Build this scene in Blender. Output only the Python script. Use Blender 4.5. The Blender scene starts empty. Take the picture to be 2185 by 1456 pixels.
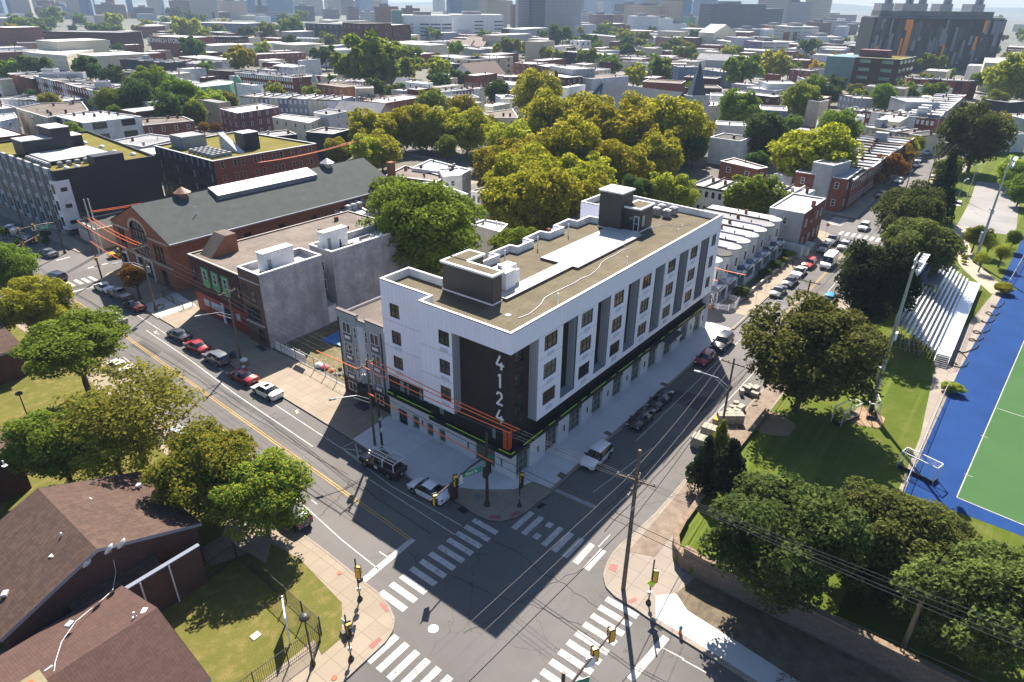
import bpy, bmesh, math, random
import numpy as np
from mathutils import Vector, Matrix
R=math.radians
sc=bpy.context.scene
COL=sc.collection
# ------------------------------------------------ camera, sky, sun, exposure
CAM=Vector((-42.719,-33.147,45.125)); YAW,PITCH,ROLL=0.657986,0.473796,0.011398; FOC=1418.73
cyw,syw,cp,sp_=math.cos(YAW),math.sin(YAW),math.cos(PITCH),math.sin(PITCH)
FW=Vector((cyw*cp,syw*cp,-sp_)); r0=Vector((syw,-cyw,0)); u0=r0.cross(FW)
RT=r0*math.cos(ROLL)+u0*math.sin(ROLL); UP=-r0*math.sin(ROLL)+u0*math.cos(ROLL)
cd=bpy.data.cameras.new('camera'); cam=bpy.data.objects.new('camera',cd); COL.objects.link(cam)
m=Matrix((RT,UP,-FW)).transposed().to_4x4(); m.translation=CAM; cam.matrix_world=m
cd.sensor_width=36; cd.lens=FOC/2185*36; cd.clip_start=.5; cd.clip_end=30000; sc.camera=cam
SUN_AZ,SUN_EL=R(34.9),R(45.4)
w=bpy.data.worlds.new('World'); sc.world=w; w.use_nodes=True
nt=w.node_tree; nt.nodes.clear()
sky=nt.nodes.new('ShaderNodeTexSky'); sky.sky_type='NISHITA'; sky.sun_disc=False
sky.sun_elevation=SUN_EL; sky.sun_rotation=math.pi/2-SUN_AZ; sky.air_density=1.0; sky.dust_density=1.0; sky.ozone_density=5
bg=nt.nodes.new('ShaderNodeBackground'); bg.inputs[1].default_value=.056
wo=nt.nodes.new('ShaderNodeOutputWorld'); nt.links.new(sky.outputs[0],bg.inputs[0]); nt.links.new(bg.outputs[0],wo.inputs[0])
sd=bpy.data.lights.new('sun','SUN'); sd.energy=5; sd.angle=R(.5); sd.color=(1,.91,.8)
so=bpy.data.objects.new('sun',sd); COL.objects.link(so)
sdir=Vector((math.cos(SUN_AZ)*math.cos(SUN_EL),math.sin(SUN_AZ)*math.cos(SUN_EL),math.sin(SUN_EL)))
so.rotation_euler=sdir.to_track_quat('Z','Y').to_euler(); so.location=(60,60,120)
sc.view_settings.view_transform='Standard'; sc.view_settings.look='None'; sc.view_settings.exposure=1.52; sc.view_settings.gamma=1
sc.render.resolution_x=1024; sc.render.resolution_y=682
sc.cycles.volume_bounces=0; sc.cycles.max_bounces=6; sc.cycles.diffuse_bounces=3; sc.cycles.transparent_max_bounces=6
sc.cycles.use_denoising=True
rnd=random.Random(7)
# ------------------------------------------------ photograph coordinates -> world points at a known height
ORG=dict(A=(0,0),B=(730,0),C=(1455,0),D=(0,480),E=(730,480),F=(1455,480),G=(0,966),H=(730,966),I=(1455,966))
OR6=dict(a=(0,0),b=(365,0),c=(730,0),d=(1095,0),e=(1460,0),f=(1820,0))
def K(c,u,v):
    if c in ORG: return ORG[c][0]+u/2.971,ORG[c][1]+v/2.971
    if c in OR6: return OR6[c][0]+u/5.942,OR6[c][1]+v/5.942
    return u,v
def ray(c,u,v):
    U,V=K(c,u,v); return RT*((U-1092.5)/FOC)-UP*((V-728)/FOC)+FW
def G(c,u,v,z=0.):
    d=ray(c,u,v); t=(z-CAM.z)/d.z; return CAM+d*t
def G2(c,u,v,z=0.):
    q=G(c,u,v,z); return (q.x,q.y)
def proj(q):
    d=Vector(q)-CAM; f=d.dot(FW); return 1092.5+FOC*d.dot(RT)/f, 728-FOC*d.dot(UP)/f
def zat(x,y,V):
    lo,hi=-5.,260.
    for _ in range(40):
        mm=(lo+hi)/2
        if proj((x,y,mm))[1]>V: lo=mm
        else: hi=mm
    return lo
# ------------------------------------------------ tags
def tag(o,label=None,cat=None,group=None,kind=None):
    if label: o['label']=label
    if cat: o['category']=cat
    if group: o['group']=group
    if kind: o['kind']=kind
    return o
def thing(name,label,cat,loc=(0,0,0),rz=0,group=None):
    o=bpy.data.objects.new(name,None); COL.objects.link(o); o.location=loc; o.rotation_euler=(0,0,rz); o.empty_display_size=.3
    return tag(o,label,cat,group)
def copy_tree(o,parent=None):
    c=o.copy(); COL.objects.link(c)
    if parent: c.parent=parent
    for ch in [x for x in o.children]: copy_tree(ch,c)
    return c
def inst(me,name,parent=None,loc=(0,0,0),rz=0,mat=None,scale=None):
    o=bpy.data.objects.new(name,me); COL.objects.link(o); o.location=loc; o.rotation_euler=(0,0,rz)
    if parent: o.parent=parent
    if scale: o.scale=scale
    if mat:
        o.material_slots[0].link='OBJECT'; o.material_slots[0].material=mat
    return o
ORDS='first second third fourth fifth sixth seventh eighth ninth tenth eleventh twelfth thirteenth fourteenth fifteenth sixteenth seventeenth eighteenth nineteenth twentieth'.split()
def ordn(i): return ORDS[i] if i<20 else 'number %d'%(i+1)
# ------------------------------------------------ mesh builder
class MB:
    def __init__(s): s.v=[];s.f=[];s.m=[]
    def quad(s,a,b,c,d,m=0):
        n=len(s.v); s.v+=[tuple(a),tuple(b),tuple(c),tuple(d)]; s.f.append((n,n+1,n+2,n+3)); s.m.append(m); return s
    def poly(s,pts,m=0):
        n=len(s.v); s.v+=[tuple(q) for q in pts]; s.f.append(tuple(range(n,n+len(pts)))); s.m.append(m); return s
    def box(s,x0,x1,y0,y1,z0,z1,m=0):
        n=len(s.v); s.v+=[(x0,y0,z0),(x1,y0,z0),(x1,y1,z0),(x0,y1,z0),(x0,y0,z1),(x1,y0,z1),(x1,y1,z1),(x0,y1,z1)]
        s.f+=[(n,n+3,n+2,n+1),(n+4,n+5,n+6,n+7),(n,n+1,n+5,n+4),(n+1,n+2,n+6,n+5),(n+2,n+3,n+7,n+6),(n+3,n,n+4,n+7)]; s.m+=[m]*6; return s
    def obox(s,c,dx,dy,z0,z1,a=0,m=0,rx=0):
        # centred box turned by a about z
        ca,sa=math.cos(a),math.sin(a); n=len(s.v)
        for z in (z0,z1):
            for x,y in((-dx/2,-dy/2),(dx/2,-dy/2),(dx/2,dy/2),(-dx/2,dy/2)): s.v.append((c[0]+x*ca-y*sa,c[1]+x*sa+y*ca,z))
        s.f+=[(n,n+3,n+2,n+1),(n+4,n+5,n+6,n+7),(n,n+1,n+5,n+4),(n+1,n+2,n+6,n+5),(n+2,n+3,n+7,n+6),(n+3,n,n+4,n+7)]; s.m+=[m]*6; return s
    def prism(s,p,z0,z1,m=0,top=True,bot=True,mt=None):
        n=len(s.v); k=len(p); s.v+=[(a[0],a[1],z0) for a in p]+[(a[0],a[1],z1) for a in p]
        for i in range(k):
            j=(i+1)%k; s.f.append((n+i,n+j,n+k+j,n+k+i)); s.m.append(m)
        if top: s.f.append(tuple(range(n+k,n+2*k))); s.m.append(m if mt is None else mt)
        if bot: s.f.append(tuple(range(n+k-1,n-1,-1))); s.m.append(m)
        return s
    def tube(s,pts,r,seg=6,m=0,r2=None,cap=True):
        pts=[Vector(q) for q in pts]; k=len(pts); n0=len(s.v)
        for i,q in enumerate(pts):
            t=(pts[min(i+1,k-1)]-pts[max(i-1,0)]).normalized()
            a=t.cross(Vector((0,0,1)) if abs(t.z)<.95 else Vector((1,0,0))).normalized(); b=t.cross(a)
            rr=r if r2 is None else r+(r2-r)*i/(k-1)
            for j in range(seg):
                th=2*math.pi*j/seg; s.v.append(tuple(q+a*math.cos(th)*rr+b*math.sin(th)*rr))
        for i in range(k-1):
            for j in range(seg):
                a=n0+i*seg+j;b=n0+i*seg+(j+1)%seg; s.f.append((a,b,b+seg,a+seg)); s.m.append(m)
        if cap:
            s.f.append(tuple(range(n0+seg-1,n0-1,-1))); s.m.append(m)
            s.f.append(tuple(range(n0+(k-1)*seg,n0+k*seg))); s.m.append(m)
        return s
    def cyl(s,x,y,z0,z1,r,seg=12,m=0,r2=None): return s.tube([(x,y,z0),(x,y,z1)],r,seg,m,r2)
    def lathe(s,x,y,prof,seg=12,m=0):
        n0=len(s.v)
        for r,z in prof:
            for j in range(seg):
                th=2*math.pi*j/seg; s.v.append((x+r*math.cos(th),y+r*math.sin(th),z))
        for i in range(len(prof)-1):
            for j in range(seg):
                a=n0+i*seg+j;b=n0+i*seg+(j+1)%seg; s.f.append((a,b,b+seg,a+seg)); s.m.append(m)
        return s
    def mesh(s,name,mats):
        me=bpy.data.meshes.new(name); me.from_pydata(s.v,[],s.f)
        for mm in (mats if isinstance(mats,(list,tuple)) else [mats]): me.materials.append(mm)
        if max(s.m)>0: me.polygons.foreach_set('material_index',s.m)
        me.update(); return me
    def build(s,name,mats,parent=None,smooth=False,world=False):
        me=s.mesh(name,mats)
        if smooth:
            me.polygons.foreach_set('use_smooth',[True]*len(me.polygons))
            try: me.set_sharp_from_angle(angle=R(35))
            except Exception: pass
        o=bpy.data.objects.new(name,me); COL.objects.link(o)
        if parent:
            o.parent=parent
            if world:
                o.matrix_parent_inverse=(Matrix.Translation(parent.location)@parent.rotation_euler.to_matrix().to_4x4()).inverted()
        return o
def inset(p,t):
    # p counter-clockwise
    k=len(p); out=[]
    for i in range(k):
        a=Vector(p[i-1]);b=Vector(p[i]);c=Vector(p[(i+1)%k])
        d1=(b-a).normalized(); d2=(c-b).normalized(); n1=Vector((-d1.y,d1.x)); n2=Vector((-d2.y,d2.x))
        bis=n1+n2; q=bis.dot(n1)
        if q<.2: q=.2
        out.append(tuple(b+bis*(t/q)))
    return out
def ccw(p):
    a=sum(p[i-1][0]*p[i][1]-p[i][0]*p[i-1][1] for i in range(len(p)))
    return list(p) if a>0 else list(p)[::-1]
# ------------------------------------------------ materials
def _new(name):
    m=bpy.data.materials.new(name); m.use_nodes=True; nt=m.node_tree
    return m,nt,nt.nodes['Principled BSDF'],nt.nodes.new,nt.links.new
def mixc(nt,fac,a,b,bt='MIX'):
    n=nt.nodes.new('ShaderNodeMix'); n.data_type='RGBA'; n.blend_type=bt
    for i,x in((0,fac),(6,a),(7,b)):
        if hasattr(x,'links'): nt.links.new(x,n.inputs[i])
        else: n.inputs[i].default_value=x if i==0 else (*x,1)
    return n.outputs[2]
def noise(nt,scale,detail=3,co='Object',rough=.55,sv=None):
    tc=nt.nodes.new('ShaderNodeTexCoord'); n=nt.nodes.new('ShaderNodeTexNoise'); n.inputs['Scale'].default_value=scale; n.inputs['Detail'].default_value=detail; n.inputs['Roughness'].default_value=rough
    src=tc.outputs[co]
    if sv:
        mp=nt.nodes.new('ShaderNodeMapping'); mp.inputs['Scale'].default_value=sv; nt.links.new(src,mp.inputs[0]); src=mp.outputs[0]
    nt.links.new(src,n.inputs['Vector']); return n.outputs['Fac']
def ramp(nt,src,a,b,c0=0.,c1=1.):
    n=nt.nodes.new('ShaderNodeMapRange'); n.inputs['From Min'].default_value=a; n.inputs['From Max'].default_value=b; n.inputs['To Min'].default_value=c0; n.inputs['To Max'].default_value=c1
    nt.links.new(src,n.inputs[0]); return n.outputs[0]
def wallvec(nt):
    # (x+y, z) so that patterns run along walls of either direction
    tc=nt.nodes.new('ShaderNodeTexCoord'); s=nt.nodes.new('ShaderNodeSeparateXYZ'); nt.links.new(tc.outputs['Object'],s.inputs[0])
    a=nt.nodes.new('ShaderNodeMath'); a.operation='ADD'; nt.links.new(s.outputs[0],a.inputs[0]); nt.links.new(s.outputs[1],a.inputs[1])
    c=nt.nodes.new('ShaderNodeCombineXYZ'); nt.links.new(a.outputs[0],c.inputs[0]); nt.links.new(s.outputs[2],c.inputs[1]); return c.outputs[0]
def brickn(nt,vec,bw,bh,mortar,c1,c2,cm,off=.5,freq=2):
    b=nt.nodes.new('ShaderNodeTexBrick'); nt.links.new(vec,b.inputs['Vector']); b.inputs['Scale'].default_value=1
    b.inputs['Brick Width'].default_value=bw; b.inputs['Row Height'].default_value=bh; b.inputs['Mortar Size'].default_value=mortar; b.inputs['Mortar Smooth'].default_value=.056
    b.inputs['Color1'].default_value=(*c1,1); b.inputs['Color2'].default_value=(*c2,1); b.inputs['Mortar'].default_value=(*cm,1); b.offset=off; b.offset_frequency=freq
    return b
def M(name,col,rough=.8,var=.18,scale=.6,metal=0,spec=.4,stain=0,bump=0,fine=6):
    m,nt,bs,N,L=_new(name)
    a=noise(nt,scale,5); b=noise(nt,scale*fine,3)
    c=mixc(nt,ramp(nt,a,.3,.7),tuple(x*(1-var) for x in col),tuple(min(1,x*(1+var)) for x in col))
    c=mixc(nt,ramp(nt,b,.35,.65,0,.5),c,tuple(x*(1-var*1.2) for x in col))
    if stain:
        d=noise(nt,.35,6,sv=(1,1,.25)); c=mixc(nt,ramp(nt,d,.5,.75,0,stain),c,tuple(x*.45 for x in col))
    L(c,bs.inputs['Base Color']); bs.inputs['Roughness'].default_value=rough; bs.inputs['Metallic'].default_value=metal; bs.inputs['Specular IOR Level'].default_value=spec
    if bump:
        bp=N('ShaderNodeBump'); bp.inputs['Strength'].default_value=bump; bp.inputs['Distance'].default_value=.05; L(b,bp.inputs['Height']); L(bp.outputs[0],bs.inputs['Normal'])
    return m
def Mbrick(name,c1,c2,cm,bw=.42,bh=.14,mo=.012,var=.25):
    m,nt,bs,N,L=_new(name); b=brickn(nt,wallvec(nt),bw,bh,mo,c1,c2,cm)
    n=noise(nt,.5,5); c=mixc(nt,ramp(nt,n,.3,.75,0,var*2),b.outputs[0],tuple(x*.6 for x in c1)); L(c,bs.inputs['Base Color']); bs.inputs['Roughness'].default_value=.9
    bs.inputs['Specular IOR Level'].default_value=.2; return m
def Mrib(name,col,period=.4,dark=.8,width=.09,rough=.5,var=.06,bumpd=.03,vert=True,metal=0):
    # board-and-batten / standing seam: thin vertical seams with real relief in the shading
    m,nt,bs,N,L=_new(name); v=wallvec(nt); s=N('ShaderNodeSeparateXYZ'); L(v,s.inputs[0])
    a=N('ShaderNodeMath'); a.operation='PINGPONG'; L(s.outputs[0 if vert else 1],a.inputs[0]); a.inputs[1].default_value=period/2
    r=ramp(nt,a.outputs[0],0,period*width)
    n=noise(nt,.4,5); c=mixc(nt,ramp(nt,n,.3,.7),tuple(x*(1-var) for x in col),tuple(min(1,x*(1+var)) for x in col))
    c=mixc(nt,r,tuple(x*dark for x in col),c); L(c,bs.inputs['Base Color']); bs.inputs['Roughness'].default_value=rough; bs.inputs['Metallic'].default_value=metal; bs.inputs['Specular IOR Level'].default_value=.3
    bp=N('ShaderNodeBump'); bp.inputs['Strength'].default_value=.6; bp.inputs['Distance'].default_value=bumpd; L(r,bp.inputs['Height']); L(bp.outputs[0],bs.inputs['Normal'])
    return m
def Mslab(name,col,gx=1.5,gy=1.5,var=.12,line=.6,rot=0,stain=.3):
    # jointed concrete
    m,nt,bs,N,L=_new(name); tc=N('ShaderNodeTexCoord'); mp=N('ShaderNodeMapping'); mp.inputs['Rotation'].default_value=(0,0,rot); L(tc.outputs['Object'],mp.inputs[0])
    b=brickn(nt,mp.outputs[0],gx,gy,.018,tuple(x*(1-var) for x in col),tuple(min(1,x*(1+var)) for x in col),tuple(x*line for x in col),0,1)
    n=noise(nt,.25,6); n2=noise(nt,9,3); c=mixc(nt,ramp(nt,n,.45,.75,0,stain),b.outputs[0],tuple(x*.6 for x in col)); c=mixc(nt,ramp(nt,n2,.4,.7,0,.25),c,tuple(x*.8 for x in col))
    L(c,bs.inputs['Base Color']); bs.inputs['Roughness'].default_value=.9; bs.inputs['Specular IOR Level'].default_value=.2; return m
def Masph(name,base=.1,patch=.25,tint=(1,.97,.95)):
    m,nt,bs,N,L=_new(name); b0=tuple(base*t for t in tint)
    a=noise(nt,.06,6); b=noise(nt,.5,6); f=noise(nt,14,2); st=noise(nt,.3,4,sv=(.06,1,1))
    c=mixc(nt,ramp(nt,a,.35,.65),tuple(x*.72 for x in b0),tuple(x*1.2 for x in b0))
    c=mixc(nt,ramp(nt,b,.5,.75,0,patch),c,tuple(x*.55 for x in b0)); c=mixc(nt,ramp(nt,f,.35,.7,0,.5),c,tuple(x*1.35 for x in b0))
    c=mixc(nt,ramp(nt,st,.5,.7,0,.25),c,tuple(x*1.25 for x in b0))
    # cracks
    tc=N('ShaderNodeTexCoord'); vo=N('ShaderNodeTexVoronoi'); vo.feature='DISTANCE_TO_EDGE'; vo.inputs['Scale'].default_value=.11
    nz=N('ShaderNodeTexNoise'); nz.inputs['Scale'].default_value=.6; nz.inputs['Detail'].default_value=5; L(tc.outputs['Object'],nz.inputs['Vector'])
    ad=N('ShaderNodeVectorMath'); ad.operation='MULTIPLY_ADD'; L(nz.outputs['Color'],ad.inputs[0]); ad.inputs[1].default_value=(3,3,0); L(tc.outputs['Object'],ad.inputs[2]); L(ad.outputs[0],vo.inputs['Vector'])
    cr=ramp(nt,vo.outputs['Distance'],.0,.0045,.75,0); c=mixc(nt,cr,c,tuple(x*.4 for x in b0))
    o_=noise(nt,.9,2); c=mixc(nt,ramp(nt,o_,.7,.78,0,.6),c,tuple(x*.35 for x in b0)); g2=noise(nt,.22,7,sv=(1,.35,1)); c=mixc(nt,ramp(nt,g2,.52,.72,0,.35),c,tuple(x*1.5 for x in b0))
    L(c,bs.inputs['Base Color']); bs.inputs['Roughness'].default_value=.85; bs.inputs['Specular IOR Level'].default_value=.25; return m
def Mpaint(name,col,under):
    m,nt,bs,N,L=_new(name); a=noise(nt,2.2,6,rough=.75); b=noise(nt,.35,4); f=noise(nt,25,2)
    c=mixc(nt,ramp(nt,b,.3,.7),col,tuple(x*.72 for x in col)); c=mixc(nt,ramp(nt,a,.53,.66,0,.85),c,under); c=mixc(nt,ramp(nt,f,.55,.75,0,.5),c,under)
    L(c,bs.inputs['Base Color']); bs.inputs['Roughness'].default_value=.8; bs.inputs['Specular IOR Level'].default_value=.2; return m
def Mgrass(name,c1,c2,c3,stripe=0,scale=.5):
    m,nt,bs,N,L=_new(name); a=noise(nt,scale*.3,5); b=noise(nt,scale*2,6); f=noise(nt,12,4,rough=.7)
    c=mixc(nt,ramp(nt,a,.35,.65),c1,c2); c=mixc(nt,ramp(nt,b,.48,.72,0,.8),c,c3); c=mixc(nt,ramp(nt,f,.35,.65,0,.55),c,tuple(x*.5 for x in c1))
    L(c,bs.inputs['Base Color']); bs.inputs['Roughness'].default_value=1; bs.inputs['Specular IOR Level'].default_value=.056
    bp=N('ShaderNodeBump'); bp.inputs['Strength'].default_value=.8; bp.inputs['Distance'].default_value=.08; L(f,bp.inputs['Height']); L(bp.outputs[0],bs.inputs['Normal']); return m
def Mleaf(name,c1,c2,c3,trans=.5):
    m,nt,bs,N,L=_new(name); oi=N('ShaderNodeObjectInfo'); tc=N('ShaderNodeTexCoord')
    ad=N('ShaderNodeVectorMath'); ad.operation='ADD'; L(tc.outputs['Object'],ad.inputs[0]); L(oi.outputs['Random'],ad.inputs[1])
    n=N('ShaderNodeTexNoise'); n.inputs['Scale'].default_value=2.6; n.inputs['Detail'].default_value=3; L(ad.outputs[0],n.inputs['Vector'])
    f=N('ShaderNodeTexNoise'); f.inputs['Scale'].default_value=22; f.inputs['Detail'].default_value=1; L(ad.outputs[0],f.inputs['Vector'])
    c=mixc(nt,ramp(nt,n.outputs['Fac'],.38,.64),c1,c2); c=mixc(nt,ramp(nt,f.outputs['Fac'],.45,.7,0,.75),c,c3)
    hs=N('ShaderNodeHueSaturation'); L(c,hs.inputs['Color']); L(ramp(nt,oi.outputs['Random'],0,1,.475,.525),hs.inputs['Hue']); L(ramp(nt,oi.outputs['Random'],0,1,.8,1.15),hs.inputs['Value'])
    nt.nodes.remove(bs); d=N('ShaderNodeBsdfDiffuse'); t=N('ShaderNodeBsdfTranslucent'); mx=N('ShaderNodeMixShader'); mx.inputs[0].default_value=trans
    L(hs.outputs[0],d.inputs[0]); L(hs.outputs[0],t.inputs[0]); L(d.outputs[0],mx.inputs[1]); L(t.outputs[0],mx.inputs[2])
    L(mx.outputs[0],nt.nodes['Material Output'].inputs[0]); return m
def Mroof(name,col,seam=.7,patch=.5,sx=2.4,sy=1.1):
    m,nt,bs,N,L=_new(name); tc=N('ShaderNodeTexCoord'); oi=N('ShaderNodeObjectInfo'); ad=N('ShaderNodeVectorMath'); ad.operation='MULTIPLY_ADD'; L(oi.outputs['Random'],ad.inputs[0]); ad.inputs[1].default_value=(31,17,5); L(tc.outputs['Object'],ad.inputs[2])
    b=brickn(nt,ad.outputs[0],sx*3,sy*1.5,.035,tuple(x*.93 for x in col),tuple(min(1,x*1.07) for x in col),tuple(x*seam for x in col))
    def nz(s,d): n=N('ShaderNodeTexNoise'); n.inputs['Scale'].default_value=s; n.inputs['Detail'].default_value=d; L(ad.outputs[0],n.inputs['Vector']); return n.outputs['Fac']
    c=mixc(nt,ramp(nt,nz(.22,6),.42,.68,0,patch),b.outputs[0],tuple(x*.42 for x in col)); c=mixc(nt,ramp(nt,nz(1.3,5),.5,.7,0,patch*.8),c,tuple(x*.62 for x in col)); c=mixc(nt,ramp(nt,nz(.5,3),.6,.66,0,.4),c,tuple(min(.8,x*1.25) for x in col))
    hs=N('ShaderNodeHueSaturation'); L(c,hs.inputs['Color']); L(ramp(nt,oi.outputs['Random'],0,1,.8,1.12),hs.inputs['Value']); L(hs.outputs[0],bs.inputs['Base Color']); bs.inputs['Roughness'].default_value=.85; bs.inputs['Specular IOR Level'].default_value=.2; return m
def Mgloss(name,col,rough=.15,metal=0,coat=0,spec=.5):
    m,nt,bs,N,L=_new(name); n=noise(nt,3,3); c=mixc(nt,ramp(nt,n,.3,.7),tuple(x*.92 for x in col),tuple(min(1,x*1.05) for x in col)); L(c,bs.inputs['Base Color'])
    bs.inputs['Roughness'].default_value=rough; bs.inputs['Metallic'].default_value=metal; bs.inputs['Coat Weight'].default_value=coat; bs.inputs['Coat Roughness'].default_value=.05; bs.inputs['Specular IOR Level'].default_value=spec; return m
def Mtower(name,wall,win,bw,bh,mo,off=0,band=False):
    # far tower facade: window openings read as a grid at this distance
    m,nt,bs,N,L=_new(name); b=brickn(nt,wallvec(nt),bw,bh,mo,win,tuple(x*1.5 for x in win),wall,off,2)
    n=noise(nt,.03,3); c=mixc(nt,ramp(nt,n,.35,.65,0,.3),b.outputs[0],tuple(x*.8 for x in wall)); L(c,bs.inputs['Base Color']); bs.inputs['Roughness'].default_value=.6; return m
MT={}
def C(key,*a,**k):
    if key not in MT: MT[key]=M(key,*a,**k)
    return MT[key]
brick_red=Mbrick('red_brick',(.17,.055,.04),(.22,.075,.05),(.2,.13,.1)); brick_dk=Mbrick('dark_brick',(.07,.03,.025),(.1,.04,.032),(.09,.06,.05)); brick_or=Mbrick('orange_brick',(.27,.1,.055),(.33,.13,.07),(.25,.16,.11)); brick_br=Mbrick('brown_brick',(.075,.04,.03),(.1,.052,.038),(.08,.055,.045)); brick_pk=Mbrick('pink_brick',(.32,.17,.13),(.36,.2,.15),(.35,.25,.2))
brick_panel=Mbrick('brown_panel_brick',(.05,.038,.034),(.065,.048,.042),(.035,.028,.025),.4,.12,.02)
W_=dict(red=brick_red,dk=brick_dk,orr=brick_or,brn=brick_br,pk=brick_pk,
 wht=M('white_stucco',(.72,.72,.72),stain=.25),gry=M('grey_stucco',(.34,.35,.37),stain=.3),lgr=M('light_grey_render',(.52,.53,.55),stain=.25),tan=M('tan_stucco',(.5,.42,.31),stain=.3),crm=M('cream_stucco',(.62,.56,.42),stain=.2),
 blu=M('blue_grey_siding',(.16,.2,.28)),blk=M('charcoal_siding',(.03,.033,.04)),nav=Mrib('navy_siding',(.02,.023,.034),.3,.7),grn=M('green_stucco',(.14,.33,.24)),yel=M('yellow_stucco',(.6,.47,.2)),blo=M('weathered_block',(.33,.33,.355),var=.32,stain=1.0,scale=.4),teal=M('teal_glass',(.1,.2,.2),rough=.3),brd=M('maroon_siding',(.14,.05,.06)))
R_=dict(w=Mroof('white_roof',(.57,.57,.57),.75,.45),s=Mroof('silver_roof',(.37,.38,.41),.7,.5),g=Mroof('grey_roof',(.24,.24,.25),.7,.5),d=Mroof('dark_roof',(.07,.068,.066),.7,.4),t=Mroof('tan_gravel_roof',(.145,.12,.1),.8,.6),b=M('brown_shingle',(.12,.075,.058),fine=12),k=M('slate_roof',(.05,.065,.09),rough=.35,fine=10))
glass=Mgloss('window_glass',(.025,.03,.036),.08); glass_lt=Mgloss('pale_window_glass',(.2,.25,.27),.12); fr_w=M('white_trim',(.7,.7,.7),.5,.05); fr_d=M('dark_trim',(.03,.03,.032),.5,.1); metal=M('grey_metal',(.35,.36,.38),.45,.1,metal=.6); metal_d=M('dark_metal',(.03,.028,.027),.5,.1); steel=M('galvanised_steel',(.42,.44,.46),.4,.12,metal=.5)
wood_pole=M('weathered_pole_wood',(.15,.115,.08),.9,.3,scale=2,bump=.3); concrete=M('concrete',(.5,.48,.44),.9,.15); conc_y=M('yellowed_concrete',(.46,.41,.32),.9,.2); black=M('black_rubber',(.012,.012,.012),.8,.1)
white_p=M('white_paint',(.8,.8,.78),.6,.1); yellow_s=M('signal_yellow',(.75,.42,.03),.4,.08); orange_w=M('orange_plastic',(.9,.17,.03),.5,.08); chimney_m=W_['red']
# ================================================ GROUND, ROADS, PAVEMENTS
asph=Masph('asphalt',.108,tint=(1.02,.96,.92)); asph_l=Masph('side_asphalt',.1); paint_w=Mpaint('worn_white_paint',(.52,.51,.48),(.13,.125,.12)); paint_y=Mpaint('worn_yellow_paint',(.5,.32,.08),(.12,.11,.1))
slab_new=Mslab('new_pavement',(.6,.59,.58),3.1,3.1,.05,.6,0,.12); slab_old=Mslab('old_pavement',(.27,.225,.17),1.5,1.5,.06,.5,0,.4); slab_side=Mslab('side_pavement',(.26,.225,.19),1.6,1.6,.08,.45,0,.5)
kerb_m=M('kerb_stone',(.26,.225,.185),.9,.2,scale=1.5); lawn_l=Mgrass('dry_lawn',(.12,.125,.03),(.16,.15,.04),(.26,.2,.08)); lawn_r=Mgrass('green_lawn',(.075,.11,.014),(.105,.135,.022),(.15,.145,.045),scale=.3)
yard=M('yard_ground',(.13,.125,.1),1,.35,scale=.12,fine=8); far_g=M('far_ground',(.1,.105,.085),1,.4,scale=.01,fine=12)
_nt=lawn_r.node_tree; _bs=_nt.nodes['Principled BSDF']; _src=_bs.inputs['Base Color'].links[0].from_socket; _st=noise(_nt,.55,3,sv=(.05,1.6,1)); _nt.links.new(mixc(_nt,ramp(_nt,_st,.5,.66,0,.45),_src,(.16,.2,.04)),_bs.inputs['Base Color'])
def struct(mb,name,mat,kind='structure'):
    o=mb.build(name,mat); o['kind']=kind; return o
NX=9000
mb=MB().poly([(-NX,-NX,-.3),(NX,-NX,-.3),(NX,NX,-.3),(-NX,NX,-.3)]); struct(mb,'ground',far_g)
mb=MB().poly([(-120,-140,0),(700,-140,0),(700,240,0),(-120,240,0)]); struct(mb,'road',asph)
def flat(name,pts,z,mat,kind='structure'):
    mb=MB().prism(ccw(pts),-.28,z); return struct(mb,name,mat,kind)
def sheet(name,pts,z,mat,kind='structure'):
    mb=MB().poly([(a[0],a[1],z) for a in ccw(pts)]); return struct(mb,name,mat,kind)
def arc(cx,cy,r,a0,a1,n=8): return [(cx+r*math.cos(R(a0+(a1-a0)*i/n)),cy+r*math.sin(R(a0+(a1-a0)*i/n))) for i in range(n+1)]
def kerb(name,pts,closed=False,w=.18,z=.15):
    mb=MB()
    for i in range(len(pts)-1):
        a=Vector(pts[i]);b=Vector(pts[i+1]); d=(b-a).normalized(); n=Vector((-d.y,d.x))*w
        mb.prism(ccw([a,b,b+n,a+n]),-.25,z)
    return struct(mb,name,kerb_m)
# --- block with the white corner building (street B kerb on its west, street A kerb on its south)
cornN=[(-5.0,12),(-5.75,3.5)]+[G2('H',u,v) for u,v in((700,300),(780,352),(850,400),(930,433),(1010,442),(1100,418),(1180,372),(1235,325))]+[(2.2,-3.6)]
blkN=cornN+[(108,-3.3),(112,-1.5),(114,3),(114,88),(6.5,95.2),(1.8,94.6),(-.8,91.5),(-1.7,88),(-2.1,65),(-3.4,45),(-4.3,21)]
flat('pavement',blkN,.13,slab_old); kerb('kerb',[blkN[i] for i in range(0,len(cornN)+2)]); kerb('kerb',blkN[-7:]+[blkN[0]])
sheet('lot_ground',[(3.3,20),(112,4),(112,86),(6,94),(4.6,76),(2.8,46)],.136,yard)
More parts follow.
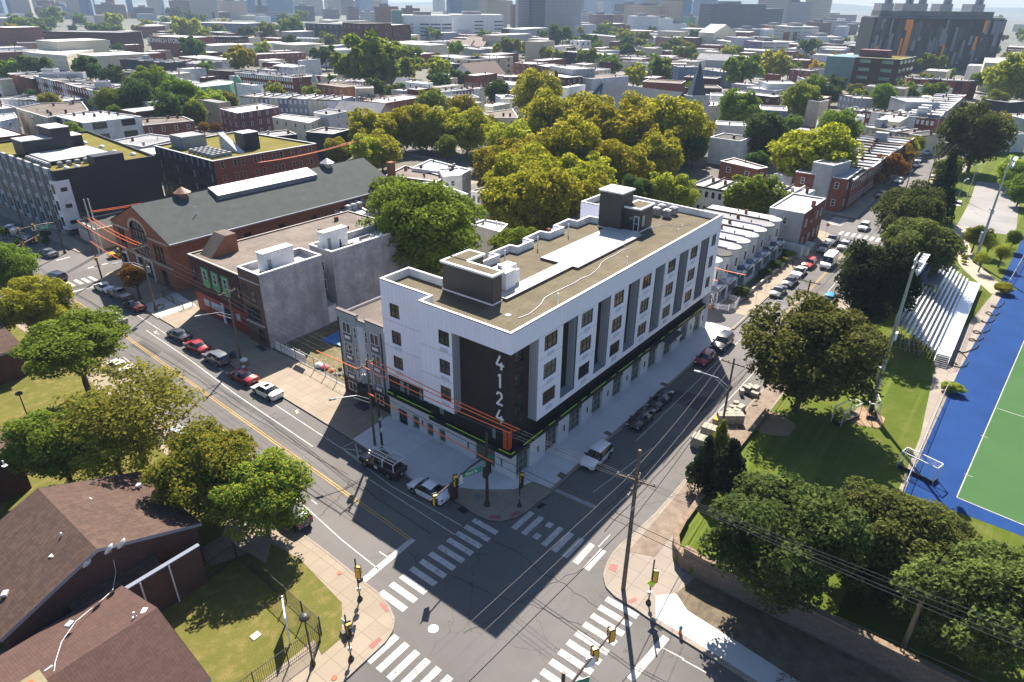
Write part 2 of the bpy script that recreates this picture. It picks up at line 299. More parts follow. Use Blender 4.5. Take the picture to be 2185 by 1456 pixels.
# fresh concrete round the corner building
newp=[(1.62,19.9),(-4.35,19.5),(-4.75,12),(-5.1,8.3),(-2.1,2.7),(.4,-.35),(2.6,-1.1),(2.9,-3.2),(55.2,-3.1),(56.4,-1.0),(51.5,2.6),(51.5,4),(1.6,4)]
sheet('new_pavement',newp,.142,slab_new)
sheet('pavement_strip',[(-2.2,68.4),(4.2,68.6),(4.9,76.6),(-1.8,75)],.141,M('patch_concrete',(.43,.42,.4),.9,.1))
sheet('vacant_lot_ground',[(3.4,22.2),(24,22.5),(24,45.2),(3.6,45.3)],.142,Mgrass('scrub',(.2,.16,.1),(.1,.11,.04),(.33,.27,.19),scale=1.2))
for pts in ([G2('F',125,600,.15),G2('F',125,640,.15)],): pass
# ramps with red tactile plates
def plate(c,a,b,cc,d,mat,z=.147): sheet('ramp_plate',[G2(c,*a,z),G2(c,*b,z),G2(c,*cc,z),G2(c,*d,z)],z,mat)
tact=M('red_tactile',(.27,.1,.09),.8,.1); brownp=M('brown_plate',(.17,.12,.085),.9,.15)
plate('H',(935,395),(1010,400),(1000,432),(925,420),tact); plate('H',(1065,390),(1120,367),(1145,385),(1090,418),tact)
plate('H',(250,945),(300,1000),(285,1015),(235,960),tact); plate('H',(168,1222),(235,1170),(252,1185),(190,1245),tact)
plate('H',(1685,735),(1700,705),(1750,712),(1735,762),tact); plate('H',(1800,945),(1860,915),(1868,935),(1815,965),tact)
for p in (((1357,147),(1385,122),(1427,142),(1395,170)),((-1,-1),)):
    if len(p)==4: plate('H',*p,brownp)
plate('E',(1655,1320),(1675,1305),(1718,1323),(1700,1343),brownp); plate('E',(2012,1010),(2030,997),(2075,1012),(2055,1030),brownp)
# --- school block, west
blkW=[(-17.55,2.6),(-17.6,.4),(-18.0,-1.3),(-18.6,-2.6),(-19.4,-3.2),(-20.4,-3.5),(-24.6,-3.6),(-90,-3.6),(-90,95),(-13.4,95),(-12.2,92),(-13.2,60),(-14.4,48),(-17.3,17),(-17.3,8)]
flat('pavement',blkW,.13,slab_old); kerb('kerb',blkW[:8]+[]); kerb('kerb',blkW[-4:]+[blkW[0]])
sheet('school_lawn',[(-88,.9),(-22.6,.9),(-22.1,1.7),(-20.2,3.2),(-19.9,6),(-21.4,10.2),(-21.8,14),(-20,20),(-17,60),(-17,90),(-88,90)],.145,lawn_l)
sheet('footpath',[(-24.6,14.2),(-22,13.2),(-18,18),(-18,21),(-22,17),(-24.6,17)],.152,slab_old)
sheet('lawn_strip',[G2('G',1720,580),G2('G',1900,680),G2('G',2169,960),G2('G',2169,1180),G2('G',2040,1290),G2('G',1920,1040),G2('G',1680,760)],.15,lawn_l)
# --- school field block, south east: pavement, raised lawn
cornE=[G2('H',u,v) for u,v in((1990,388),(1860,520),(1775,590),(1720,650),(1683,720),(1667,790),(1683,855),(1735,910),(1860,985))]
blkE=[(112,-13.6),(6.5,-13.6)]+cornE[1:]+[(-5.3,-19),(-5.6,-25),(-6.3,-34),(-7,-60),(-7,-110),(560,-110),(560,-12),(128,-13.6)]
flat('pavement',blkE,.13,slab_side); kerb('kerb',[(112,-13.6),(6.5,-13.6)]+cornE[1:]+[(-5.3,-19),(-5.6,-25),(-6.3,-34),(-7,-60)],w=-.18)
sheet('new_pavement',[(-5.1,-19.3),(-3.0,-18.2),(-1.7,-19.5),(-2.75,-21),(-3.2,-26),(-4.0,-34),(-4.6,-60),(-6.6,-60),(-6.0,-34),(-5.35,-25)],.143,M('bright_concrete',(.45,.45,.43),.9,.06))
sheet('dirt_verge',[(-1.7,-19.5),(-2.75,-21),(-3.2,-26),(-4.0,-34),(-4.6,-60),(1.38,-60),(1.2,-34),(.9,-20)],.15,M('dirt',(.13,.105,.07),1,.4,scale=1))
sheet('worn_path',[(0,-13.9),(8,-13.9),(35,-13.6),(45,-13.5),(45,-15.6),(20,-15.9),(8,-16.1),(1,-16.1)],.144,M('worn_asphalt_path',(.2,.155,.12),.95,.3,scale=1.2))
LZ=1.0
lawnP=[(1.5,-60)]+[(1.2,-24),(1.0,-19.5),(1.5,-17.9),(3,-16.9),(6,-16.6),(20,-16.4),(60,-16.2),(112,-15.5),(140,-15.5),(200,-17),(560,-18),(560,-108),(1.5,-108)]
mb=MB().prism(ccw(lawnP),-.2,LZ); struct(mb,'lawn',lawn_r)
turf_b=M('blue_turf',(.014,.047,.16),.95,.14,scale=.25,fine=40,spec=.08); turf_g=M('green_turf',(.05,.115,.042),.95,.1,scale=.2,fine=40,spec=.08)
bl=[(24,-32.0),(50,-32.6),(108,-34.6),(200,-38),(200,-108),(24,-108)]
sheet('blue_turf',bl,LZ+.006,turf_b)
e0=G('I',1745,285,LZ+.01); e1=G('I',2169,460,LZ+.01); e2=G('F',2169,740,LZ+.01)
dA=(e2-e0).normalized(); dB=(e1-e0).normalized()
gp=[e0,e0+dB*55,e0+dB*55+dA*91,e0+dA*91]; sheet('green_pitch',gp,LZ+.012,turf_g)
def line(mb,a,b,w,z):
    a=Vector((a[0],a[1]));b=Vector((b[0],b[1])); d=(b-a).normalized(); n=Vector((-d.y,d.x))*w/2
    mb.poly([(*(a+n),z),(*(a-n),z),(*(b-n),z),(*(b+n),z)][::1]); return mb
mb=MB(); line(mb,e0,e0+dB*55,.09,LZ+.018); line(mb,e0-dB*.04,e0+dA*91,.09,LZ+.0185)
q1=G('F',1995,1162,LZ); line(mb,q1,q1+dB*55,.075,LZ+.019)
for q in (G('F',1893,1335,LZ),G('I',1790,135,LZ)): line(mb,q,q+dB*.75,.07,LZ+.02)
o=struct(mb,'pitch_marking',paint_w)
sheet('terrace_path',[(24,-31.7),(36,-31.7),(57,-30.2),(93,-33.9),(96,-35.3),(57,-33),(24,-32.2)],LZ+.009,slab_side)
pth=[(91.5,-33.5),(96,-31.2),(101,-28.6),(105.3,-27),(115,-25),(126,-23.2),(134,-22.6),(134,-25.4),(127,-25.6),(118,-27.4),(108,-29.8),(104,-31.4),(98,-34.2),(94,-35.5)]
sheet('footpath',pth,LZ+.01,M('pale_path',(.33,.28,.22),.9,.1))
sheet('car_park',[G2('C',1730,1456,LZ),G2('C',1820,1290,LZ),G2('C',1870,1150,LZ),G2('C',2150,1180,LZ),G2('C',2120,1456,LZ),G2('F',2120,70,LZ),G2('F',1740,20,LZ)],LZ+.008,Masph('car_park_asphalt',.2))
# worn earth under trees
for c,u,v,r in (('F',1180,1225,2.2),('F',1000,640,3),('F',600,1270,2.5)):
    q=G(c,u,v,LZ); sheet('bare_earth',[(q.x+r*(1+.2*math.sin(3*t))*math.cos(t),q.y+r*(1+.25*math.cos(2*t))*math.sin(t)) for t in [i*.4189 for i in range(15)]],LZ+.012,M('bare_earth',(.3,.2,.12),1,.3))
# --- further blocks along street A
for x0,x1 in ((128,243),(256,366),(380,560)):
    y0=-3.4+max(0,(x0-150))*.026
    flat('pavement',[(x0,y0),(x1,y0+(x1-x0)*.026),(x1,96),(x0,96)],.13,slab_side); sheet('lot_ground',[(x0+3,y0+4),(x1-3,y0+6),(x1-3,94),(x0+3,94)],.136,yard)
for x0,x1,y0,y1 in ((3,112,110,200),(126,243,110,200),(-110,-16,110,235),(-12,-2,126,128)):
    flat('pavement',[(x0,y0),(x1,y0),(x1,y1),(x0,y1)],.13,slab_side); sheet('lot_ground',[(x0+3,y0+3),(x1-3,y0+3),(x1-3,y1-3),(x0+3,y1-3)],.136,yard)
sheet('city_ground',[(-400,200),(700,200),(700,1200),(-400,1200)],-.1,yard)
# ------------------------------------------------ painted markings
ZP=.008
def dash(name,pts,w,mat=paint_w,z=ZP):
    mb=MB()
    for i in range(len(pts)-1): line(mb,pts[i],pts[i+1],w,z)
    return struct(mb,name,mat)
def Gs(c,*uv): return [G2(c,*t) for t in uv]
yl=[(-7.1,88.5),(-7.6,75),(-8.5,57),(-9.75,30),(-10.55,13.7),(-11.1,2.9)]
dash('centre_line',yl,.11,paint_y); dash('centre_line',[(x-.28,y) for x,y in yl],.11,paint_y)
dash('lane_line',[(-3.6,72.3),(-5.1,38.6),(-6.1,19.1),(-7.1,10),(-6.9,.4)],.11)
dash('lane_line',[(-5.3,66),(-6.0,52),(-7.1,38.6),(-7.9,22)],.12); dash('lane_line',[(-7.8,12.6),(-8.2,.2)],.1)
dash('lane_line',[(-11.4,60),(-11.9,50)],.11); dash('lane_line',[(-12.4,33),(-14,20),(-15.3,7.9),(-15.6,2.6)],.11)
for (a,b) in (((1975,300),(2010,328)),((1240,625),(1290,665))):
    dash('lane_dash',[G2('G' if a[0]>1900 else 'H',*a) if a[0]>1900 else G2('H',235,628),G2('G',*b) if a[0]>1900 else G2('H',285,660)],.12)
dash('stop_line',[G2('H',135,812),G2('H',450,548)],.62)
dash('stop_line',[G2('H',2055,1170),G2('H',1825,1440)],.62); dash('lane_line',[G2('H',2035,1240),G2('H',2169,1310)],.1); dash('lane_line',[G2('I',0,1310),G2('I',155,1395)],.1)
dash('stop_line',[G2('H',1350,235),G2('H',1610,350)],.55,M('faded_paint',(.3,.3,.29),.8,.3,scale=2))
dash('lane_line',[G2('H',1625,598),G2('H',1700,520)],.1)
dash('parking_line',[(5.2,-6.9),(16,-8.1)],.1); 
dash('parking_line',[(16,-6.0),(50,-5.7),(95,-3.9)],.1); dash('parking_line',[(20,-10.9),(58.9,-10.9),(85,-10.7),(110,-10.7)],.1)
for k in (0,.25): dash('centre_line',[(60,-8.2+k),(100,-7.8+k),(111,-7.8+k)],.1,paint_y)
dash('parking_line',[G2('F',165,628),G2('F',225,590)],.12)
dash('bus_hatching',[G2('D',0,0)]*2,.01) if 0 else None
mb=MB(); hp=lambda u,v:G2('x',700+u/5.942,800+v/5.942)
for a,b in (((165,925),(340,845)),((340,845),(390,1070)),((390,1070),(165,925)),((185,935),(430,970))): line(mb,hp(*a),hp(*b),.13,ZP)
struct(mb,'kerbside_marking',paint_w)
def bars(name,cs,dx,dy,skip=()):
    mb=MB()
    for i,(x,y) in enumerate(cs):
        if i in skip:
            mb.obox((x-dx*.3,y),dx*.25,dy,.0,ZP); mb.obox((x+dx*.36,y-.05),dx*.24,dy,.0,ZP); continue
        mb.poly([(x-dx/2,y-dy/2,ZP),(x+dx/2,y-dy/2,ZP),(x+dx/2,y+dy/2,ZP),(x-dx/2,y+dy/2,ZP)])
    return struct(mb,name,paint_w)
bars('crosswalk',[(-5.55-1.165*i,-1.4+.035*i) for i in range(11)],.6,3.0)
bars('crosswalk',[(-2.6,-3.75-1.17*i) for i in range(8)],3.0,.6,skip=(2,))
bars('crosswalk',[(-5.8-1.12*i,-16.55+.04*i) for i in range(10)],.6,3.0)
bars('crosswalk',[(-20.9,-3.9-1.15*i) for i in range(7)],3.0,.6)
bars('crosswalk',[(114.3,-3.6-1.25*i) for i in range(7)],3.0,.6); bars('crosswalk',[(120+1.2*i,-.6+0*i) for i in range(6)],.6,3.0)
cw=[G2('D',u,v) for u,v in((400,388),(447,376),(497,362),(545,352),(588,341))]
bars('crosswalk',cw,.6,3.0); dash('stop_line',[G2('D',405,440),G2('D',640,380)],.5)
bars('crosswalk',[G2('D',400,215),G2('D',600,265),G2('D',640,255)],2.4,.5)
# bike symbol and arrow
mb=MB(); a=G2('D',975,675);b=G2('D',1010,695); line(mb,a,b,.12,ZP); c1=G2('D',975,675)
mb.poly([(*G2('D',1000,672),ZP),(*G2('D',972,676),ZP),(*G2('D',985,694),ZP)][::-1]); struct(mb,'lane_arrow',paint_w)
mb=MB()
for (u,v) in ((1068,738),(1066,722)):
    q=G('D',u,v)
    for i in range(10):
        t0,t1=i*.628,(i+1)*.628; line(mb,(q.x+.33*math.cos(t0),q.y+.33*math.sin(t0)),(q.x+.33*math.cos(t1),q.y+.33*math.sin(t1)),.07,ZP)
a=G2('D',1066,722);b=G2('D',1068,738); line(mb,a,b,.07,ZP); line(mb,G2('D',1045,720),G2('D',1062,728),.07,ZP); struct(mb,'bicycle_marking',paint_w)
# manholes, drains, patches
def manhole(c,u,v,r,mat,label,z=ZP+.004,cat='manhole cover'):
    q=G(c,u,v,z); o=MB().lathe(0,0,[(0,.012),(r*.82,.012),(r*.85,.004),(r,.012),(r*1.05,-.02)],24).build('manhole_cover',mat); o.location=(q.x,q.y,z); tag(o,label,cat)
iron_w=M('pale_iron',(.6,.6,.57),.6,.2,scale=5); iron=M('iron_cover',(.05,.045,.042),.6,.2); rust=M('rusty_cover',(.3,.1,.05),.7,.2)
manhole('H',578,1117,.42,iron_w,'round pale manhole cover in the middle of the sunlit intersection')
manhole('H',862,282,.5,M('grey_iron',(.17,.16,.15),.7,.2),'round grey manhole cover in the corner pavement beside the signal pole',.15)
manhole('G',2150,765,.2,rust,'small rusty round cover in the pavement beside the lawn strip',.15)
manhole('G',2118,1428,.22,rust,'small rusty round cover in the pavement below the black lawn fence',.15)
manhole('D',45,820,.01,rust,'x') if 0 else None
def drain(pts,c,label):
    q=[G(c,*t,0.01) for t in pts]; mb=MB().prism(ccw([(a.x,a.y) for a in q]),-.05,.02); o=mb.build('storm_drain',M('drain_iron',(.015,.014,.013),.8,.2)); tag(o,label,'drain'); 
drain(((727,360),(760,340),(808,365),(770,388)),'H','dark storm drain grate at the kerb below the leaning traffic signal arm')
drain(((1230,345),(1262,318),(1295,330),(1250,358)),'H','dark storm drain grate at the kerb beside the slim signal pole')
drain(((1985,1105),(2005,1085),(2045,1110),(2022,1132)),'H','small storm drain grate at the kerb beside the fire hydrant')
drain(((1290,680//1),(1300,672),(1312,680),(1300,690)),'x','x') if 0 else None
o=sheet('drain_pit',[G2('D',1615,770,.15),G2('D',1655,760,.15),G2('D',1695,790,.15),G2('D',1665,805,.15)],.149,iron); 
for pts,c in () if 1 else ((((1040,415),(1090,440),(1110,480),(1050,470),(985,445)),'H'),(((885,580),(990,590),(1080,560),(1010,620),(930,630)),'H'),(((1090,540),(1170,545),(1150,580)),'H'),):
    sheet('tar_patch',[G2(c,*t) for t in pts],.004,Masph('tar_patch',.035))
sheet('road_patch',[(26.5,-4.0),(29.5,-4.0),(30.2,-9.5),(26.6,-9.5)],.0035,Masph('road_patch_asphalt',.06))
sheet('road_patch',[(59,1),(58.5,4.5),(54,5.5),(52.5,3)],.141,Masph('forecourt_asphalt',.13))
# side drive between the corner building and the bay-windowed houses
sheet('side_drive',[(51.6,-.2),(51.6,86),(57.2,86),(57.4,-1),(57.9,-3.7),(51.5,-3.7)],.1455,asph_l)
dash('parking_line',[G2('F',255,538,.15),G2('F',380,458,.15)],.12,z=.15); 

def wl_(x0,y0,x1,y1,n,amp,seed):
    q=random.Random(seed); a=Vector((x0,y0));b=Vector((x1,y1)); d=(b-a).normalized(); nn=Vector((-d.y,d.x)); o=0; out=[]
    for i in range(n+1): o=o*.85+q.uniform(-amp,amp); out.append(tuple(a+(b-a)*i/n+nn*o))
    return out
tar=M('crack_sealant',(.03,.03,.03),.95,.2,spec=.05)
for i,(a,w_) in enumerate((((1,-10.9,60,-10.4),.09),((14,-10.3,75,-9.6),.07),((3,-9.4,34,-9.2),.06),((-9.6,2,-7.6,62),.07),((-13.2,5,-10.4,60),.06),((-8.6,15,-7.9,45),.05),((-16,-8,-3,-12),.05),((-12,-3,-9,-16),.05),((-15,12,-9,14),.05),((-14.5,30,-6.3,31.5),.05),((-12,52,-4,53),.05),((-7,-16,-6.5,-3),.05))):
    dash('crack_sealant',wl_(*a,34,.16,i),w_,tar,z=.0045+.0002*i)
for i,(x,y,sx_,sy_,c_) in enumerate(((-9.0,33,1.1,2.6,.13),(62,-7.2,4,1.2,.13),(-8.2,60,1.0,3,.065))):
    sheet('utility_patch',[(x-sx_,y-sy_),(x+sx_,y-sy_*.9),(x+sx_*.95,y+sy_),(x-sx_,y+sy_)],.0028+.0001*i,Masph('patch_asphalt_%d'%i,c_))
# ================================================ WALLS WITH REAL OPENINGS
def wallgrid(mb,P,d,L,z0,z1,holes=(),depth=.14,m=0,reveal=True):
    P=Vector(P);d=Vector(d).normalized();n=Vector((d.y,-d.x))
    us=sorted({0,L,*[h[0] for h in holes],*[h[1] for h in holes]}); zs=sorted({z0,z1,*[h[2] for h in holes],*[h[3] for h in holes]})
    def Q(u,z,dep=0): q=P+d*u-n*dep; return (q.x,q.y,z)
    for i in range(len(us)-1):
        for j in range(len(zs)-1):
            uc=(us[i]+us[i+1])/2; zc=(zs[j]+zs[j+1])/2
            if any(h[0]<uc<h[1] and h[2]<zc<h[3] for h in holes): continue
            mb.quad(Q(us[i],zs[j]),Q(us[i+1],zs[j]),Q(us[i+1],zs[j+1]),Q(us[i],zs[j+1]),m)
    if reveal:
        for a,b,c,e in holes:
            D=depth
            mb.quad(Q(a,c),Q(b,c),Q(b,c,D),Q(a,c,D),m); mb.quad(Q(a,e,D),Q(b,e,D),Q(b,e),Q(a,e),m)
            mb.quad(Q(a,c,D),Q(a,e,D),Q(a,e),Q(a,c),m); mb.quad(Q(b,c),Q(b,e),Q(b,e,D),Q(b,c,D),m)
    return mb
_wm={}
def winmesh(w,h,cols=2,rows=2,fr=.07):
    k=(round(w,2),round(h,2),cols,rows,fr)
    if k not in _wm:
        mb=MB(); mb.box(0,w,-.02,.06,0,fr); mb.box(0,w,-.02,.06,h-fr,h); mb.box(0,fr,-.02,.06,fr,h-fr); mb.box(w-fr,w,-.02,.06,fr,h-fr)
        for i in range(1,cols): x=w*i/cols; mb.box(x-fr*.4,x+fr*.4,-.01,.05,fr,h-fr)
        for i in range(1,rows): z=h*i/rows; mb.box(fr,w-fr,-.005,.045,z-fr*.35,z+fr*.35)
        g=MB().quad((fr*.5,.04,fr*.5),(w-fr*.5,.04,fr*.5),(w-fr*.5,.04,h-fr*.5),(fr*.5,.04,h-fr*.5))
        _wm[k]=(mb.mesh('window_frame',fr_d),g.mesh('pane',glass))
    return _wm[k]
def window(parent,P,d,u,z,w,h,cols=2,rows=2,mat=None,gm=None,dep=.0,fr=.07,name='window'):
    dep=dep if dep>0 else min(dep,-.07); P=Vector(P);d=Vector(d).normalized();n=Vector((d.y,-d.x)); q=P+d*u-n*dep; a=math.atan2(d.y,d.x)
    fm,g=winmesh(w,h,cols,rows,fr)
    o=inst(fm,name,parent,(q.x-parent.location.x,q.y-parent.location.y,z-parent.location.z),a-parent.rotation_euler.z,mat or fr_d)
    inst(g,'pane',o,mat=gm or glass); return o
def flatwin(parent,P,d,u,z,w,h,mat=None,gm=None,cols=1,rows=2): # slightly proud, for walls without a modelled opening
    return window(parent,P,d,u,z,w,h,cols,rows,mat or fr_w,gm,dep=-.03,fr=.09)
# ================================================ THE WHITE CORNER BUILDING
sid=Mrib('white_board_and_batten',(.85,.84,.93),.62,.86,.07,.5,.03); sid_g=Mrib('corrugated_metal',(.5,.52,.56),.3,.72,.4,.4,.05,metal=.2); blk=Mrib('black_board_and_batten',(.016,.017,.02),.4,.45,.1,.6,.1); blk2=Mrib('dark_bronze_batten',(.055,.052,.05),.42,.5,.12,.5,.1)
cream=M('cream_masonry',(.62,.61,.61),.85,.06,fine=10); lime=M('lime_strip',(.5,.85,.04),.5,.05); sedum=Mgrass('sedum_roof',(.15,.128,.09),(.195,.168,.12),(.09,.085,.055),scale=1.8); bronze=Mgloss('bronze_glass',(.05,.045,.04),.12); blind=M('drawn_blind',(.2,.17,.14),.6,.25,scale=2); bronze2=Mgloss('bronze_glass_warm',(.11,.07,.045),.1); olive=Mgloss('storefront_glass',(.075,.085,.08),.15)
deckm=Mslab('roof_pavers',(.43,.43,.41),.6,.6,.04,.8,0,.1)
HB=18.15
root=thing('apartment_building','white five storey corner apartment building with brown brick panel and tall white house number','building')
X1,X2=49.2,50.6
# --- white siding, front along street A (y = 0), windows and niches
wx=[5.45+6.77*k for k in range(6)]; nx=[8.7+6.77*k for k in range(6)]; rowsz=((14.0,15.7),(10.72,12.5),(7.55,9.22))
holes=[]; wins=[]
for x in wx:
    for z0,z1 in rowsz: holes.append((x-4.45,x-4.45+2.3,z0,z1)); wins.append((x-4.45,z0,2.3,z1-z0))
for z0,z1 in rowsz: holes.append((46.4-4.45,47.9-4.45,z0,z1)); wins.append((46.4-4.45,z0,1.5,z1-z0))
niche=[(x-4.45,x-4.45+2.75,6.95,15.9) for x in nx]
mb=MB(); wallgrid(mb,(4.45,0),(1,0),X1-4.45,6.25,HB,holes,.12); 
mb2=MB() # re-make with niches cut through
mb=MB(); L=X1-4.45
us=sorted({0,L,*[h[0] for h in holes],*[h[1] for h in holes],*[n[0] for n in niche],*[n[1] for n in niche]})
wallgrid(mb,(4.45,0),(1,0),L,6.25,15.9,holes+niche,.12); 
wallgrid(mb,(0,0),(1,0),X1,15.9,HB)
# east side, band on the west, volume on the west
wallgrid(mb,(X1,0),(X2-X1,19.45),math.hypot(X2-X1,19.45),6.25,HB)
wallgrid(mb,(0,11.9),(0,-1),11.9,15.9,HB)
hb_=[]; wb=[]
for z0,z1 in ((14.15,15.75),(10.8,12.45),(7.7,9.28)): hb_.append((11.9-9.25,11.9-7.78,z0,z1))
wallgrid(mb,(0,11.9),(0,-1),11.9-7.4,6.35,15.9,hb_,.1)
hl=[(19.45-18.15,19.45-16.65,z0,z1) for z0,z1 in ((13.95,15.6),(10.65,12.3),(7.5,9.1))]
wallgrid(mb,(1.63,19.45),(0,-1),19.45-11.9,6.2,HB,hl,.1)
mb.quad((1.63,11.9,6.2),(0,11.9,6.2),(0,11.9,HB),(1.63,11.9,HB)) # step face
# undersides
mb.quad((4.45,0,6.25),(4.45,1.2,6.25),(X1,1.2,6.25),(X1,0,6.25)); mb.quad((0,0,15.9),(0,1.2,15.9),(X1,1.2,15.9),(X1,0,15.9)); mb.quad((0,1.2,15.9),(0,11.9,15.9),(1.7,11.9,15.9),(1.7,1.2,15.9))
mb.quad((0,7.4,6.35),(0,11.9,6.35),(1.7,11.9,6.35),(1.7,7.4,6.35))
# back walls
back=[(X2,19.45),(42.0,19.45),(42.0,13.05),(36.5,13.05),(36.35,14.5),(33.3,14.5),(33.3,15.95),(29.35,15.8),(29.45,14.45),(26.55,14.5),(26.4,15.85),(22.3,15.6),(22.4,14.35),(19.6,14.35),(19.5,15.5),(15.4,15.5),(15.5,14.3),(6.05,14.3),(6.05,19.45),(1.63,19.45)]
for i in range(len(back)-1):
    a,b=Vector(back[i]),Vector(back[i+1]); wallgrid(mb,a,b-a,(b-a).length,0.15,HB)
mb.quad((X1,0,0.15),(X2,19.45,.15),(X2,19.45,6.25),(X1,0,6.25))
# horizontal panel joints and blind AC sleeves, a few mm proud
mb.build('wall',sid,root)
mb=MB()
for z in (13.35,10.05): mb.box(4.45,8.68,-.012,-.002,z,z+.03); 
for k in range(5):
    for z in (13.35,10.05): mb.box(nx[k]+2.77,nx[k+1]-.02,-.012,-.002,z,z+.03)
for z in (13.3,10.0): mb.box(-.012,-.002,7.4,11.9,z,z+.03); mb.box(1.618,1.628,11.9,19.45,z+.1,z+.13)
mb.box(.0,X1,-.012,-.002,15.86,15.89); mb.build('panel_joint',M('joint_grey',(.32,.34,.4),.7,.05),root)  # blue-grey joint lines, darker than the boards
sleeve=MB().box(0,1.05,-.07,0,0,.42).mesh('vent_grille',sid)
def sl(P,d,u,z,mat=None):
    d=Vector(d); n=Vector((d.y,-d.x)); q=Vector(P)+d*u; inst(sleeve,'vent_grille',root,(q.x,q.y,z),math.atan2(d.y,d.x),mat)
wt=M('vent_white',(.6,.61,.66),.5,.05)
for x in wx:
    for z0,z1 in rowsz: sl((0,0),(1,0),x+.6,z0-.75,wt)
for z0 in (14.15,10.8,7.7): sl((0,9.25),(0,-1),.2,z0-.75,wt)
for z0 in (10.65,7.5): sl((1.63,18.15),(0,-1),.3,z0-.75,wt)
for i,(u,z,w_,h_) in enumerate(wins): window(root,(4.45,0),(1,0),u,z,w_,h_,3 if w_>2 else 2,2,gm=[bronze,glass,blind,bronze,bronze2][(i*7+i//3)%5],dep=.1)
for h in hb_: window(root,(0,11.9),(0,-1),h[0],h[2],1.47,h[3]-h[2],2,2,dep=.08)
for h in hl: window(root,(1.63,19.45),(0,-1),h[0],h[2],1.5,h[3]-h[2],2,2,gm=bronze,dep=.08)
# niches: corrugated right reveal, dark back and left
mb=MB(); md=MB()
for x in nx:
    a,b=x,x+2.75
    mb.quad((b,0,6.95),(b,0,15.9),(b,1.15,15.9),(b,1.15,6.95)); mb.quad((a,1.15,6.95),(a,1.15,15.9),(a,0,15.9),(a,0,6.95)); mb.quad((a,0,6.95),(b,0,6.95),(b,1.15,6.95),(a,1.15,6.95))
    md.quad((a,1.15,6.95),(b,1.15,6.95),(b,1.15,15.9),(a,1.15,15.9))
# returns of the two volumes beside the brown panel
mb.build('corrugated_reveal',sid_g,root); mb=MB()
mb.quad((4.45,1.15,6.25),(4.45,0,6.25),(4.45,0,15.9),(4.45,1.15,15.9))
mb.build('corrugated_return',sid_g,root); MB().quad((0,7.4,6.35),(1.15,7.4,6.35),(1.15,7.4,15.9),(0,7.4,15.9)).build('corrugated_return',sid_g,root); md.build('niche_back',blk,root)
for k,x in enumerate(nx):
    for z0,z1 in rowsz: window(root,(x,1.15),(1,0),.3,z0,.8,z1-z0,1,2,dep=-.03)
# brown brick panel
mb=MB(); bh=[(1.1,2.4,z0,z1) for z0,z1 in ((13.6,14.85),(10.75,12.3),(7.55,9.05))]
wallgrid(mb,(1.1,1.1),(1,0),3.5,6.35,15.9,bh,.1); wallgrid(mb,(1.1,8.0),(0,-1),6.9,6.35,15.9); mb.build('brick_panel',brick_panel,root)
for h in bh: window(root,(1.1,1.1),(1,0),h[0],h[2],1.3,h[3]-h[2],2,2,dep=.08)
for z in (12.75,9.55,6.6): sl((1.1,1.1),(1,0),1.25,z,M('vent_bronze',(.035,.028,.025),.6,.1))
# tall house number 4124 on the brown panel (faces street B)
strokes={'4':[[(.55,0),(.55,.62)],[(.8,.38),(.0,.38)],[(.0,.38),(.38,1.2)]],'1':[[(.4,0),(.4,1.2)],[(.4,1.2),(.22,1.05)]],'2':[[(.05,.95),(.15,1.15)],[(.15,1.15),(.5,1.15)],[(.5,1.15),(.6,.95)],[(.6,.95),(.6,.75)],[(.6,.75),(.05,.05)],[(.02,.06),(.68,.06)]]}
num=M('white_metal_numeral',(.85,.85,.85),.4,.03)
for ch,zc in (('4',13.2),('1',11.15),('2',9.1),('4',7.05)):
    mb=MB(); y0=2.55
    for i,(a,b) in enumerate(strokes[ch]):
        a=Vector(a)*1.22;b=Vector(b)*1.22;a.x*=.9;b.x*=.9;d=(b-a).normalized();nn=Vector((-d.y,d.x))*.095; pts=[a-nn-d*.03,b-nn+d*.03,b+nn+d*.03,a+nn-d*.03]
        xo=1.02-.004*i
        v=[(xo,y0-q.x,zc+q.y) for q in pts]; v2=[(1.1,y0-q.x,zc+q.y) for q in pts]
        mb.poly(v[::-1]); 
        for j in range(4): mb.quad(v[j],v[(j+1)%4],v2[(j+1)%4],v2[j])
    o=mb.build('house_numeral',num,root)
# black second storey
mb=MB(); h2=[(.95,2.2,4.45,5.95),(4.9,5.6,4.7,5.7)]+[(7.2+3.38*k,8.3+3.38*k,4.6,6.0) for k in range(12)]
wallgrid(mb,(1.1,1.15),(1,0),X1-1.1,4.0,6.35,h2,.1)
h2b=[(1.62,2.55,4.3,5.9),(2.75,3.35,4.3,5.9),(4.8,5.45,4.35,5.85),(6.1,6.9,4.4,5.6),(8.6,9.4,4.4,5.6),(16.1,16.75,4.5,5.9)]
wallgrid(mb,(1.78,19.45),(0,-1),7.45,4.0,6.3,[h for h in h2b if h[1]<7.4],.1); wallgrid(mb,(1.12,12.0),(0,-1),10.85,4.0,6.35,[(h[0]-7.45,h[1]-7.45,h[2],h[3]) for h in h2b if h[0]>7.4],.1)
mb.box(.72,X1+.02,.42,1.15,3.42,4.05); mb.box(.72,1.14,1.15,12.0,3.42,4.05); mb.box(1.3,1.8,12.0,19.44,3.42,4.05)
mb.build('black_siding',blk,root)
for h in h2: window(root,(1.1,1.15),(1,0),h[0],h[2],h[1]-h[0],h[3]-h[2],2 if h[1]-h[0]>1 else 1,1,dep=.08,gm=glass)
for h in h2b: window(root,(1.78 if h[1]<7.4 else 1.12,19.45),(0,-1),h[0],h[2],h[1]-h[0],h[3]-h[2],1,1,dep=.08,gm=glass_lt)
